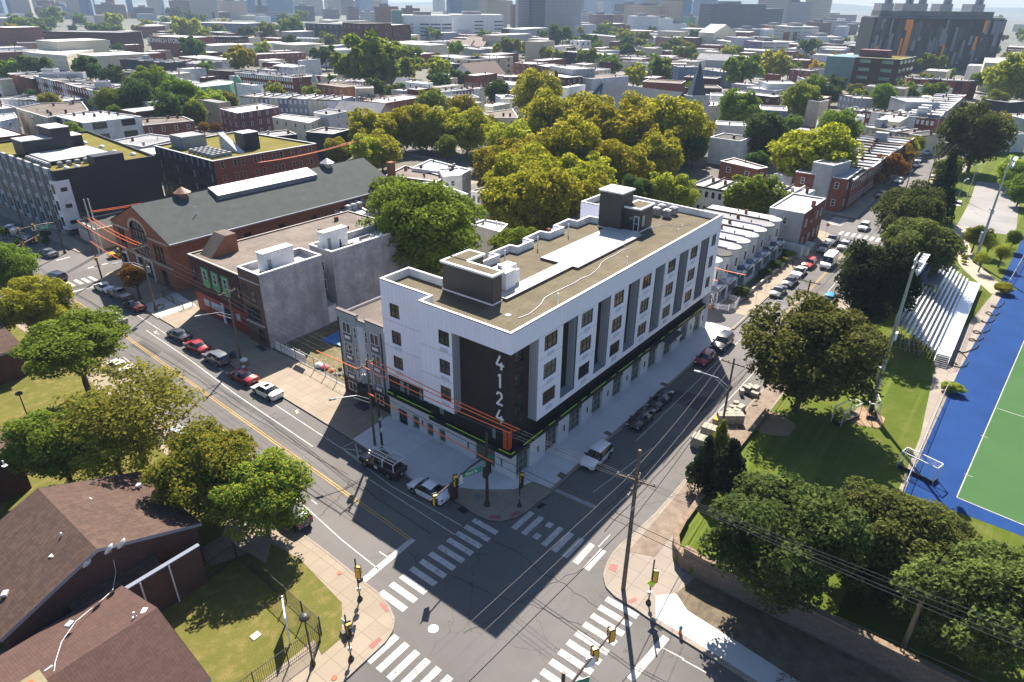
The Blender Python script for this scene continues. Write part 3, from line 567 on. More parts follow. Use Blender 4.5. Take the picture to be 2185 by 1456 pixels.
# lime light strips
for a,b in ((.7,1.35),(2.85,6.25),(7.4,8.55),(9.7,13.0),(13.9,15.0),(16.0,19.4),(20.6,21.8),(22.6,26.2),(27.6,28.8),(29.6,30.8),(34.0,35.1),(36.5,37.8),(39.4,43.0),(45.0,48.9)):
    MB().box(a,b,.36,.42,3.98,4.05).build('lime_strip',lime,root)
for xx,a,b in ((.66,.45,1.95),(.66,3.8,9.3),(.66,11.2,12.0),(1.24,12.05,17.6),(1.24,18.3,19.4)): MB().box(xx,xx+.06,a,b,3.98,4.05).build('lime_strip',lime,root)
# orange perforated corner panel
op=M('perforated_orange',(.62,.085,.02),.5,.05); mb=MB().box(.98,1.1,1.0,1.62,4.06,6.3).box(.98,1.62,.98,1.1,4.06,6.3)
mb.build('corner_panel',op,root); mb=MB()
for k in range(2):
    for j in range(17): 
        mb.box(.97,.98,1.2+.22*k,1.24+.22*k,4.2+.12*j,4.25+.12*j); mb.box(1.2+.2*k,1.24+.2*k,.965,.98,4.2+.12*j,4.25+.12*j)
mb.build('perforation',black,root)
# ground floor: masonry piers and storefronts
bays=[(1.95,4.3),(7.2,9.65),(11.9,14.5),(16.9,19.3),(21.8,24.2),(26.6,29.0),(31.3,33.8),(35.9,38.4),(41.2,43.6),(45.9,48.3)]
mb=MB(); wallgrid(mb,(1.62,.63),(1,0),X1-1.62,0,3.45,[(a-1.62,b-1.62,.13,2.75) for a,b in bays],.3)
bb=[(1.42,2.9,.13,2.05),(3.8,4.85,.3,2.1),(6.1,7.1,.3,2.0),(8.0,9.0,.3,2.0),(13.45,16.2,.3,2.6)]
wallgrid(mb,(1.62,19.45),(0,-1),18.82,0,3.45,bb,.25); mb.build('ground_floor_wall',cream,root)
mb=MB()
for a,b in bays: mb.box(a-.01,b+.01,.615,.64,2.75,3.42)
mb.build('transom_panel',M('bronze_panel',(.075,.068,.062),.6,.05),root)
sfr=M('pale_green_mullion',(.32,.36,.3),.4,.05)
for a,b in bays: window(root,(a,.63),(1,0),0,.13,b-a,2.62,3,3,mat=sfr,gm=olive,dep=.28,fr=.06,name='storefront_window')
for i,h in enumerate(bb): window(root,(1.62,19.45),(0,-1),h[0],h[2],h[1]-h[0],h[3]-h[2],2 if h[1]-h[0]>1.2 else 1,1,mat=sfr if i else metal_d,gm=M('olive_panel',(.12,.125,.09),.6,.1) if i else M('steel_door_blue',(.07,.08,.1),.5,.1),dep=.2,fr=.06,name='storefront_window' if i else 'service_door')
pl=MB().box(0,.04,-.12,0,0,.75).box(-.12,.16,-.09,-.03,.7,.76).box(-.06,.1,-.09,-.03,.35,.39).mesh('wall_lamp',metal_d)
for x in (5.75,10.8,15.7,20.5,25.3,30.1,39.8,44.7,48.9): inst(pl,'wall_lamp',root,(x,.62,1.35))
for y in (17.1,14.0,7.0,2.3): inst(pl,'wall_lamp',root,(1.61,y,1.2),-math.pi/2)
# entrance canopy
MB().box(34.9,38.9,-.75,.6,3.25,3.55).build('canopy',M('zinc_canopy',(.13,.14,.15),.35,.1,metal=.4),root); MB().box(36.6,38.2,-.79,-.755,3.3,3.5).build('canopy_sign',num,root)
# --- roof
rp=[(0,0),(X1,0)]+back+[(1.63,11.9),(0,11.9)]
MB().poly([(x,y,17.25) for x,y in inset(rp,.24)]).build('roof',sedum,root)
ins=inset(rp,.28); mb=MB(); mc=MB()
for i in range(len(rp)):
    a,b,c,d=rp[i],rp[(i+1)%len(rp)],ins[(i+1)%len(rp)],ins[i]
    mb.quad((*d,17.2),(*c,17.2),(*c,HB),(*d,HB)); mb.quad((*a,HB),(*b,HB),(*c,HB),(*d,HB))
mb.build('parapet',W_['wht'],root)
out=inset(rp,-.03)
for i in range(len(rp)):
    a,b,c,d=out[i],out[(i+1)%len(rp)],rp[(i+1)%len(rp)],rp[i]
    mc.quad((*a,HB-.09),(*b,HB-.09),(*b,HB+.006),(*a,HB+.006)); mc.quad((*a,HB+.006),(*b,HB+.006),(*c,HB+.006),(*d,HB+.006))
mc.build('coping',M('black_coping',(.02,.02,.025),.5,.1),root)
dk=[(7.0,6.05),(7.0,7.9),(19.4,7.9),(19.4,10.7),(35.3,10.7),(35.3,5.3),(19.4,5.3),(19.4,6.05)]
MB().prism(ccw(dk),17.26,17.55,1,mt=0).build('roof_deck',[deckm,M('deck_edge',(.11,.08,.065),.9,.2)],root)
def pent(name,x0,x1,y0,y1,z1,mat,rm,trim=True):
    MB().box(x0,x1,y0,y1,17.2,z1).build(name,mat,root)
    if trim:
        mb=MB().box(x0-.18,x1+.18,y0-.18,y1+.18,z1,z1+.22); o=mb.build('roof_trim',M('white_flashing',(.8,.8,.8),.4,.05),root)
        MB().poly([(x0+.1,y0+.1,z1+.23),(x1-.1,y0+.1,z1+.23),(x1-.1,y1-.1,z1+.23),(x0+.1,y1-.1,z1+.23)]).build('penthouse_roof',rm,root)
        MB().box(x0-.06,x1+.06,y0-.06,y1+.06,17.25,17.42).build('base_flashing',W_['wht'],root)
pent('stair_penthouse',5.25,6.75,6.5,13.4,20.35,blk2,sedum); pent('stair_penthouse',6.75,9.6,11.4,13.4,20.35,blk2,sedum)
pent('lift_penthouse',35.3,38.4,8.9,12.3,22.3,blk2,R_['w']); pent('roof_lobby',36.2,39.9,6.5,8.9,20.4,blk2,sedum)
window(root,(36.2,8.3),(0,-1),.15,17.9,.75,1.5,1,1,dep=-.07); window(root,(36.2,8.3),(0,-1),1.0,17.45,.75,2.1,1,2,mat=M('pale_door_frame',(.6,.65,.75),.4,.05),dep=-.1,name='roof_door'); window(root,(36.4,6.5),(1,0),.3,17.9,1.2,1.7,1,1,gm=glass_lt,dep=-.07)
mb=MB().box(8.7,10.4,7.5,8.3,17.56,19.5).box(8.9,11.6,8.3,9.6,17.56,19.6).box(9.6,11.6,7.9,8.5,17.56,19.1); mb.build('rooftop_unit',W_['wht'],root); MB().cyl(9.3,8.8,19.6,20.05,.28,14).build('exhaust_stack',steel,root)
acb=MB().box(-.45,.45,-.45,.45,0,.85).cyl(0,0,.85,.95,.33,14,1).mesh('condenser_unit',[M('condenser_grey',(.2,.21,.23),.5,.15),M('fan_grille',(.5,.5,.5),.4,.1)])
def condenser(x,y,z,label,group,s=1.0):
    o=inst(acb,'condenser_unit',None,(x,y,z),rnd.uniform(-.1,.1),scale=(s,s,s)); return tag(o,label,'air conditioner',group)
for i,(x,y,d) in enumerate(((45.4,8.6,'back left'),(47.3,8.7,'back right'),(45.4,6.9,'front left'),(47.3,6.8,'front right'))): condenser(x,y,17.4,'grey cylindrical topped condenser, %s one of four on the white building roof'%d,'condensers on the white building roof',1.15)
for x,y in ((15.7,13.2),(22.3,13.2),(29.2,13.2),(9.0,1.0),(23.1,1.0),(36.5,1.0)): MB().cyl(x,y,17.2,18.9,.07,8).build('vent_pipe',fr_w,root)
MB().box(4.2,4.7,3.6,4.1,17.2,17.32).build('roof_hatch',W_['wht'],root)
# loose pale cables across the roof
def cable(name,pts,label,r=.035,mat=None,parent=None):
    o=MB().tube(pts,r,5).build(name,mat or fr_w,parent)
    if not parent: tag(o,label,'cable')
    return o
def wig(a,b,n,amp,z,seed):
    q=random.Random(seed); a=Vector(a);b=Vector(b); d=(b-a).normalized(); nn=Vector((-d.y,d.x)); out=[];o=0
    for i in range(n+1):
        o=o*.6+q.uniform(-amp,amp); p_=a+(b-a)*i/n+nn*(o if 0<i<n else 0); out.append((p_.x,p_.y,z))
    return out
cable('roof_cable',wig((36,6.5),(19,4.2),14,.5,17.6,3)[:6]+wig((30,4.4),(4.5,2.6),18,.35,17.31,4),'thin pale cable lying along the planted roof of the white building beside the deck')
cable('roof_cable',wig((38.5,6.2),(44,2.5),9,.6,17.32,5),'thin pale cable snaking over the planted roof near the four condensers')
# ================================================ GENERIC BUILDINGS
cam2=Vector((CAM.x,CAM.y))
def building(name,label,cat,fp,z,wall='gry',roof='g',group=None,par=.35,win=None,cop=None,z0=0.,detail=True,wmats=None,skip=()):
    # fp: footprint; win=(floors,spacing,w,h[,frame,glass]) on the sides one can see from the street side
    fp=ccw(fp); c=Vector((sum(a[0] for a in fp)/len(fp),sum(a[1] for a in fp)/len(fp)))
    t=thing(name,label,cat,(c.x,c.y,z0),0,group); fpl=[(a[0]-c.x,a[1]-c.y) for a in fp]; h=z-z0; W=W_[wall] if isinstance(wall,str) else wall; RF=R_[roof] if isinstance(roof,str) else roof
    k=len(fpl); ins=inset(fpl,.22); mb=MB(); zr=h-par
    for i in range(k):
        a,b=fpl[i],fpl[(i+1)%k]; mi=0
        mb.quad((*a,-.2),(*b,-.2),(*b,h),(*a,h),wmats.get(i,0) if wmats and isinstance(wmats,dict) else 0)
        a2,b2=ins[i],ins[(i+1)%k]; mb.quad((*a2,zr),(*b2,zr),(*b2,h),(*a2,h)) if False else mb.quad((*b2,zr),(*a2,zr),(*a2,h),(*b2,h))
    mb.build('wall',W if not isinstance(W,list) else W,t)
    MB().poly([(*a,zr) for a in ins]).build('roof',RF,t)
    mc=MB(); o1=inset(fpl,-.05); o2=inset(fpl,.26)
    for i in range(k):
        j=(i+1)%k; mc.quad((*o1[i],h+.01),(*o1[j],h+.01),(*o2[j],h+.01),(*o2[i],h+.01)); mc.quad((*o1[i],h-.14),(*o1[j],h-.14),(*o1[j],h+.01),(*o1[i],h+.01))
    mc.build('coping',cop or fr_w,t)
    if win:
        nf,sp,ww,hh=win[:4]; fm=win[4] if len(win)>4 else fr_w; gm=win[5] if len(win)>5 else glass
        for i in range(k):
            if i in skip: continue
            a,b=Vector(fp[i]),Vector(fp[(i+1)%k]); d=b-a; L=d.length
            if L<2: continue
            d/=L; n=Vector((d.y,-d.x))
            if n.dot(cam2-(a+b)/2)<=0: continue
            nc=max(1,int((L-1)/sp)); s=L/nc; fh=h/nf
            for f in range(nf):
                for q in range(nc): flatwin(t,a,d,s*(q+.5)-ww/2,z0+fh*f+fh*.34,ww,min(hh,fh*.55),fm,gm)
    return t,c
def part(mb,name,mat,t,c=None): # local coordinates of a thing's base
    return mb.build(name,mat,t)
def roofstuff(t,fp,z,n,seed,kinds=('chimney','vent')):
    q=random.Random(seed); fp=ccw(fp); xs=[a[0] for a in fp]; ys=[a[1] for a in fp]; cx=sum(xs)/len(xs); cy=sum(ys)/len(ys)
    for i in range(n):
        a,b,c_=[Vector(fp[q.randrange(len(fp))]) for _ in range(3)]; u=q.random();v=q.random()*(1-u); w_=1-u-v; p_=(a*u+b*v+c_*w_); p_=p_*.75+Vector((cx,cy))*.25
        x,y=p_.x-t.location.x,p_.y-t.location.y; zz=z-t.location.z
        if q.random()<.5: MB().box(x-.3,x+.3,y-.25,y+.25,zz-.4,zz+.75).build('chimney',q.choice([W_['red'],W_['dk'],R_['d'],W_['gry']]),t)
        else: MB().cyl(x,y,zz-.4,zz+.45,.14,8).build('roof_vent',q.choice([steel,fr_w,metal_d]),t)
def quadfp(c,z,*uv): return [G2(c,u,v,z) for u,v in uv]
def rect(x0,x1,y0,y1): return [(x0,y0),(x1,y0),(x1,y1),(x0,y1)]
# ================================================ NEIGHBOURS ALONG STREET B
# grey three storey apartment house
t,c=building('apartment_house','grey three storey apartment house with stepped brown parapet beside the empty lot','building',rect(2.1,17,20.0,28.4),11.1,'gry','t',cop=M('brown_coping',(.05,.035,.035),.6,.1),par=.25)
o=t.location; P0=(2.1,28.4); D0=(0,-1)
mb=MB()
for a,b,zz in ((0,3.6,11.75),(3.6,5.2,11.3),(5.2,8.4,11.75)): mb.box(2.02-o.x,2.4-o.x,28.4-b-o.y,28.4-a-o.y,11.1-.15,zz)
mb.build('stepped_parapet',W_['gry'],t); mb=MB()
for a,b,zz in ((0,3.6,11.75),(3.6,5.2,11.3),(5.2,8.4,11.75)): mb.box(1.97-o.x,2.45-o.x,28.4-b-o.y-.03,28.4-a-o.y+.03,zz,zz+.16)
mb.build('parapet_cap',M('brown_coping2',(.045,.03,.03),.6,.1),t)
pan=M('slate_panel',(.1,.1,.115),.7,.1); whp=M('white_panel',(.55,.57,.6),.7,.08)
for z in (9.0,6.2,3.5):
    for u in (.9,5.9):
        window(t,P0,D0,u,z,1.5,1.45,2,1,fr_w,dep=-.04); q=MB().box(2.06-o.x,2.1-o.x,28.4-u-1.5-o.y,28.4-u-o.y,z-1.1,z-.08); q.build('spandrel_panel',pan,t)
        MB().box(2.03-o.x,2.06-o.x,28.4-u-1.25-o.y,28.4-u-.25-o.y,z-.75,z-.35).build('vent_grille',fr_w,t)
    for u in (2.95,4.95): window(t,P0,D0,u,z-.3,.5,1.6,1,2,fr_w,dep=-.04)
MB().box(2.05-o.x,2.1-o.x,28.4-4.85-o.y,28.4-3.55-o.y,2.7,10.6).build('centre_panel',whp,t)
MB().box(2.04-o.x,2.11-o.x,20.02-o.y,28.38-o.y,0,2.5).build('brown_brick_base',brick_br,t)
for u in (.9,5.9): window(t,P0,D0,u,.9,1.5,1.3,2,1,fr_w,dep=-.09)
MB().poly([(1.0-o.x,24.9-o.y,2.35),(1.0-o.x,22.9-o.y,2.35),(2.1-o.x,22.9-o.y,3.0),(2.1-o.x,24.9-o.y,3.0)]).build('door_awning',M('black_canvas',(.012,.012,.014),.8,.1),t)
MB().box(2.0-o.x,2.1-o.x,23.3-o.y,24.4-o.y,0.1,2.2).build('front_door',fr_d,t); MB().box(.4-o.x,2.1-o.x,22.9-o.y,25.0-o.y,0,.22).build('door_step',M('dark_step',(.06,.055,.065),.8,.1),t)
for y in (20.6,28.2): MB().box(1.98-o.x,2.1-o.x,y-.06-o.y,y+.06-o.y,.2,10.8).build('drain_pipe',fr_d,t)
MB().box(9-o.x,10.2-o.x,22.5-o.y,23.5-o.y,10.7,11.1).build('roof_hatch',W_['wht'],t)
# two tall weathered block buildings
def blockhouse(fp,z,label,bulk,front):
    t,c=building('block_building',label,'building',fp,z,'blo','w',par=1.0); o=t.location
    x0,x1,y0,y1=bulk; MB().box(x0-o.x,x1-o.x,y0-o.y,y1-o.y,z-1.0,z+1.9).build('roof_bulkhead',W_['wht'],t); MB().box(x0-.12-o.x,x1+.12-o.x,y0-.12-o.y,y1+.12-o.y,z+1.9,z+2.02).build('bulkhead_roof',R_['w'],t)
    window(t,(x0,y0),(1,0),.4,z-.9,.8,2.0,1,1,fr_w,glass_lt,dep=-.04,name='roof_door'); return t
t=blockhouse(rect(2.9,13.4,45.9,51.0),11.5,'weathered grey concrete block building with brown brick street front and white bulkhead',(5.0,9.9,47.5,49.1),1); o=t.location
MB().box(2.8-o.x,2.9-o.x,45.92-o.y,50.98-o.y,.1,11.3).build('brick_front',Mbrick('dusty_brick',(.13,.075,.055),(.17,.1,.07),(.16,.12,.1)),t)
MB().box(2.74-o.x,2.8-o.x,46-o.y,50.9-o.y,9.9,10.1).build('stone_band',concrete,t)
window(t,(2.8,50.9),(0,-1),.5,8.3,.9,.8,1,1,fr_d,dep=-.03); window(t,(2.8,50.9),(0,-1),2.3,6.8,1.3,1.9,1,2,fr_d,dep=-.03); window(t,(2.8,50.9),(0,-1),.8,3.9,3.2,2.0,3,1,fr_d,dep=-.03); window(t,(2.8,50.9),(0,-1),3.0,1.0,1.2,1.9,1,2,fr_d,dep=-.03); MB().box(2.6-o.x,2.8-o.x,46.2-o.y,50.6-o.y,3.4,3.6).build('shop_ledge',concrete,t)
t=blockhouse([(15.2,45.8),(34.5,45.8),(34.5,51.2),(15.2,51.2)],11.5,'weathered grey concrete block building set back behind a narrow light well','x' and (14.6+1.6,20.6,48.6,50.0),0); o=t.location
for z in (7.9,4.9,1.5): window(t,(15.2,50.4),(0,-1),1.0,z,1.5,1.6,2,1,fr_w,dep=-.04)
b2=MB().box(13.4-o.x,15.2-o.x,46.2-o.y,51-o.y,0,2.9).build('lean_to',W_['lgr'],t)
# roof clutter: chairs, table, umbrellas
fold=MB().box(-.25,.25,-.25,.25,.4,.45).box(-.25,.25,.22,.27,.4,.95).box(-.25,-.21,-.25,-.2,0,.42).box(.21,.25,-.25,-.2,0,.42).box(-.25,-.21,.2,.25,0,.42).box(.21,.25,.2,.25,0,.42)
fm=fold.mesh('garden_chair',fr_d)
for i,(x,y) in enumerate(((4.0,47.4),(4.2,46.9),(4.4,46.5))): tag(inst(fm,'garden_chair',None,(x,y,10.5),.4*i+1),'%s of three black garden chairs on the near block building roof terrace'%('leftmost','middle','rightmost')[i],'chair','chairs on the block building terrace')
for x,y,d in ((17.6,46.6,'short'),(27.5,49.8,'tall')):
    mb=MB().cyl(0,0,0,2.3 if d=='tall' else 1.9,.03,6).lathe(0,0,[(.05,2.2),(.16,1.5),(.2,.7),(.1,.65)],8); o_=mb.build('folded_parasol',M('navy_canvas',(.02,.03,.06),.9,.1)); o_.location=(x,y,10.5); tag(o_,'%s folded navy parasol on the rear block building roof'%d,'parasol')
sf=MB().box(0,2.0,0,.8,.0,.42).box(0,2.0,.65,.85,.42,.8); 
for x,y,l in ((18.6,46.5,'pale roof sofa beside the short folded parasol on the block building'),(22.6,47.6,'pale roof sofa facing the low wall further along the block building')):
    o_=sf.build('outdoor_sofa',M('sofa_grey',(.25,.24,.24),.8,.1)); o_.location=(x,y,10.5); tag(o_,l,'sofa')
# brick commercial building with green patched windows
t,c=building('brick_shop','dark brick commercial building with green painted upper windows and red shop front','building',[(3.7,51.1),(35,51.3),(35,66.2),(3.7,66.6)],9.6,'dk','t',par=.2,cop=M('stone_coping',(.32,.3,.27),.8,.2)); o=t.location
gp=M('green_paint_patch',(.12,.42,.17),.8,.25,scale=2); rdp=M('red_shop_paint',(.3,.04,.03),.6,.15)
for u in (3.6,6.4,9.2):
    MB().poly([(3.66-o.x,66.6-u+.3-o.y,8.3),(3.66-o.x,66.6-u+.45-o.y,5.4),(3.66-o.x,66.6-u-.6-o.y,4.9),(3.66-o.x,66.6-u-1.6-o.y,5.3),(3.66-o.x,66.6-u-1.6-o.y,8.2)]).build('green_patch',gp,t)
    window(t,(3.64,66.6),(0,-1),u+.25,6.3,.95,1.6,1,2,fr_w,dep=-.03)
window(t,(3.64,66.6),(0,-1),.7,5.6,.9,1.9,1,2,fr_d); window(t,(3.64,66.6),(0,-1),12.8,5.6,.9,1.9,1,2,fr_d)
MB().box(3.55-o.x,3.7-o.x,51.3-o.y,66.3-o.y,.1,3.6).build('shop_front',rdp,t)
for y0,y1,m_ in ((62.5,64.0,whp),(59,62,whp),(56.2,58.2,glass),(54,55,whp)): MB().box(3.48-o.x,3.55-o.x,y0-o.y,y1-o.y,.6 if m_ is glass else 1.8,2.9).build('shop_sign' if m_ is whp else 'shop_window',m_,t)
MB().box(3.44-o.x,3.56-o.x,58.3-o.y,58.9-o.y,.1,3.5).build('white_column',fr_w,t)
mb=MB(); zb=9.4
pr=[(5.0,zb),(9.8,zb),(9.8,zb+2.9),(8.0,zb+2.9)]
for y in (62.2,65.4): mb.poly([(x-o.x,y-o.y,z) for x,z in (pr if y<63 else pr[::-1])])
for i in range(4): a,b=pr[i],pr[(i+1)%4]; mb.quad((a[0]-o.x,62.2-o.y,a[1]),(a[0]-o.x,65.4-o.y,a[1]),(b[0]-o.x,65.4-o.y,b[1]),(b[0]-o.x,62.2-o.y,b[1]),1 if i in (2,3) else 0)
mb.build('sloping_bulkhead',[brick_or,R_['t']],t); roofstuff(t,[(12,53),(33,53),(33,65),(12,65)],9.4,9,5)
# brick market hall
t=thing('market_hall','long orange brick hall with grey gable roof, arched front window and ridge skylight','building',(5.2,86.2,0)); ox,oy=5.2,86.2
x0,x1,y0,y1,ze,zr=0,51,-10.0,10.0,8.9,13.2
mb=MB(); hs=[(6.5+7.3*k,7.9+7.3*k,4.9,7.0) for k in range(6)]
wallgrid(mb,(x0,y0),(1,0),x1,-.1,ze,hs,.2); wallgrid(mb,(x1,y0),(0,1),20,-.1,ze); wallgrid(mb,(x1,y1),(-1,0),x1,-.1,ze)
fh=[(.9+1.2,1.9+1.2,4.6,8.0),(3.3,4.3,4.6,8.0),(14.6,15.5,4.3,7.6),(15.8,16.7,4.3,7.6),(17.0,17.9,4.3,7.6),(7.2,12.8,4.4,8.8),(1.0,3.2,.1,3.2),(7.5,12.5,.1,3.8),(15.5,17.5,.1,3.2)]
wallgrid(mb,(x0,y1),(0,-1),20,-.1,ze,fh,.25)
# gable with round-arched head to the window
arch=[(0,10-(7.2+2.8)+2.8*math.cos(a),8.8+1.9*math.sin(a)) for a in [math.pi*i/10 for i in range(11)]]
for i in range(10):
    a,b=arch[i],arch[i+1]; top=lambda y:ze+(zr-ze)*(1-abs(y)/10)
    mb.quad((0,a[1],a[2]),(0,b[1],b[2]),(0,b[1],top(b[1])),(0,a[1],top(a[1])))
mb.quad((0,10,ze),(0,2.8,8.8),(0,2.8,ze+(zr-ze)*.72),(0,10,ze)); mb.quad((0,-2.8,8.8),(0,-10,ze),(0,-10,ze),(0,-2.8,ze+(zr-ze)*.72)); mb.poly([(x1,y0,ze),(x1,y1,ze),(x1,0,zr)])
mb.build('wall',brick_or,t)
g_=MB(); g_.poly([(.2,a[1],a[2]) for a in arch]); g_.quad((.2,2.8,4.4),(.2,-2.8,4.4),(.2,-2.8,8.8),(.2,2.8,8.8)); g_.build('arched_window',glass,t)
mb=MB()
for y in (-1.6,-.5,.6,1.7): mb.box(.08,.16,y-.05,y+.05,4.4,10.3)
for z in (5.9,7.4,8.8): mb.box(.08,.16,-2.8,2.8,z-.06,z+.06)
mb.build('window_bars',fr_d,t)
mb=MB(); pv=[(-.06,a[1]*1.22,8.8+(a[2]-8.8)*1.25) for a in arch]; pi=[(-.06,a[1],a[2]) for a in arch]
for i in range(10): mb.quad(pi[i],pi[i+1],pv[i+1],pv[i])
mb.build('arch_trim',conc_y,t)
for (a,b) in ((10,3.4),(-3.4,-10)): MB().box(-.1,.02,b,a,8.2,8.5).build('stone_band',conc_y,t)
MB().box(-.12,.02,-10,10,4.0,4.3).build('stone_band',conc_y,t)
for i,h in enumerate(fh):
    if h[0]!=7.2: window(t,(ox,oy+10),(0,-1),h[0],h[2],h[1]-h[0],h[3]-h[2],2,2,fr_d,dep=.2)
for h in hs: window(t,(ox,oy-10),(1,0),h[0],h[2],1.4,2.1,1,2,fr_d,dep=.15)
for u0,u1 in ((.7,1.0),(3.2,3.5),(7.1,7.5),(12.5,12.9)): MB().box(-.15,0,10-u1,10-u0,.1,3.9).build('portal_trim',fr_w,t)
MB().box(-.15,0,6.8,9.3,3.2,3.5).build('portal_trim',fr_w,t); MB().box(-.15,0,-2.9,2.9,3.8,4.0).build('portal_trim',fr_w,t)
mb=MB(); e=.7
for s in (-1,1):
    q=[(-.1,s*(10+e),ze-.3),(x1+.2,s*(10+e),ze-.3),(x1+.2,0,zr),(-.1,0,zr)]; mb.poly([(a,b,c_+.12) for a,b,c_ in (q if s<0 else q[::-1])]); mb.poly([(a,b,c_-.05) for a,b,c_ in (q[::-1] if s<0 else q)])
mb.build('roof',M('grey_shingles',(.075,.085,.082),.95,.16,fine=20,spec=.1),t)
MB().box(-.1,x1+.2,-10.95,-10.7,ze-.45,ze-.2).build('gutter',R_['s'],t); MB().box(-.1,x1+.2,-10.7,-9.2,ze-.02,ze+.02).build('flashing',R_['g'],t) if 0 else None
mb=MB(); mb.prism([(12,-5.3),(36,-5.3),(36,-.2),(12,-.2)],11,11.1); 
a=[(14,-3.2,12.75),(36,-3.2,12.75),(36,-.1,13.75),(14,-.1,13.75)]; mb=MB().poly(a).build('skylight',Mrib('white_ribbed_sheet',(.6,.6,.6),.5,.6,.1,.5,.05),t)
mb=MB().poly([(14,-3.2,11.7),(36,-3.2,11.7),(36,-3.2,12.75),(14,-3.2,12.75)]).poly([(14,-.1,13.75),(14,-.1,13.1),(14,-3.2,11.7),(14,-3.2,12.75)]).poly([(36,-3.2,11.7),(36,-.1,13.1),(36,-.1,13.75),(36,-3.2,12.75)]).poly([(36,-.1,13.1),(14,-.1,13.1),(14,-.1,13.75),(36,-.1,13.75)]).build('skylight_side',R_['g'],t)
for x in (9.0,41.0): MB().lathe(x if x<20 else x,-.3,[(.7,12.4),(.7,13.9),(1.5,13.9),(.02,14.9)],14).build('roof_ventilator',M('copper_brown',(.22,.11,.07),.6,.15) if x<20 else steel,t)
for x,y in ((8.3,-5.4),(13,-1.6)): MB().cyl(x,y,10.5,12.4,.08,6).build('vent_pipe',fr_w,t)
MB().box(49.6,50.9,-10.6,-9.3,5,13.9).build('chimney',brick_or,t)
zz=ze
# iron fence and sidewall steps beside the hall
def ironfence(name,pts,h,label,sp=.3,mat=metal_d,z=.14,cat='fence',group=None):
    L=[Vector((*p_,0)) for p_ in pts]; base=L[0]; t=thing(name,label,cat,(base.x,base.y,z),0,group); mr=MB(); mp=MB(); mk=MB()
    for i in range(len(L)-1):
        a,b=L[i]-base,L[i+1]-base; d=b-a; n=max(1,int(d.length/sp)); ang=math.atan2(d.y,d.x); mid=(a+b)/2
        for zz_ in (.15,h-.12): mr.obox((mid.x,mid.y),d.length,.035,zz_,zz_+.04,ang)
        for k in range(1,n): q=a+d*k/n; mk.obox((q.x,q.y),.022,.022,0,h,ang)
        m=max(1,int(d.length/2.4))
        for k in range(m+1):
            q=a+d*k/m; mp.obox((q.x,q.y),.08,.08,0,h+.1,ang)
    mr.build('rail',mat,t); mk.build('pickets',mat,t); mp.build('posts',mat,t); return t
ironfence('iron_fence',[(4.6,75.7),(2.4,75.6),(2.1,68.6),(3.6,68.5)],1.2,'low black iron fence between the brick hall and the dark brick shop')
ironfence('lot_fence',[(3.2,45.2),(3.0,36),(2.7,28.6)],2.0,'broken chain fence with posts along the empty lot pavement',1.1,steel)
for i,(y0,y1) in enumerate(((43.2,44.3),(39.9,42.9),(37.4,39.6))): tag(MB().box(2.72,2.78,y0,y1,.7,2.0).build('fence_banner',fr_w),'%s white banner on the empty lot fence'%('leftmost short','long middle','rightmost')[i],'banner')
mb=MB(); q=random.Random(3)
def junk(x,y,r,mat,label,name='rubbish_bag',s=3):
    mb=MB().lathe(0,0,[(.01,0),(r,r*.2),(r*1.1,r*.6),(r*.7,r*1.1),(.02,r*1.35)],8); o=mb.build(name,mat,smooth=True); o.location=(x,y,.14); o.rotation_euler=(0,0,s); tag(o,label,'rubbish')
junk(3.9,36.2,.55,fr_w,'large white rubbish bag at the left end of the empty lot verge'); junk(4.1,35.2,.5,M('pink_plastic',(.7,.13,.16),.5,.1),'pink plastic heap lying behind the empty lot fence','pink_bag')
for i in range(9): junk(3.9+q.random()*1.4,33.9-i*.55,.22+.15*q.random(),q.choice([black,fr_w,orange_w,R_['s'],metal_d]),'small rubbish among weeds behind the empty lot fence, %s counted from the pink heap'%ordn(i),'rubbish')
tp=MB(); n0=6
for i in range(7):
    for j in range(5):
        pass
tarp=bpy.data.meshes.new('tarpaulin'); vs=[];fs=[]; q=random.Random(8)
for i in range(9):
    for j in range(7): vs.append((i*.8,j*.6,.1+.25*q.random()))
for i in range(8):
    for j in range(6): a=i*7+j; fs.append((a,a+7,a+8,a+1))
tarp.from_pydata(vs,[],fs); tarp.materials.append(M('blue_tarp',(.04,.14,.42),.5,.1)); tt=bpy.data.objects.new('tarpaulin',tarp); COL.objects.link(tt); tt.location=(9.5,38.5,.15); tt.rotation_euler=(0,0,.2); tag(tt,'crumpled blue tarpaulin on the ground of the empty lot','tarpaulin')
tag(MB().box(0,2.4,0,1.2,0,.18).build('pallet',metal_d),'dark flat pallet on the grass of the empty lot','pallet').location=(7.6,34.8,.15)
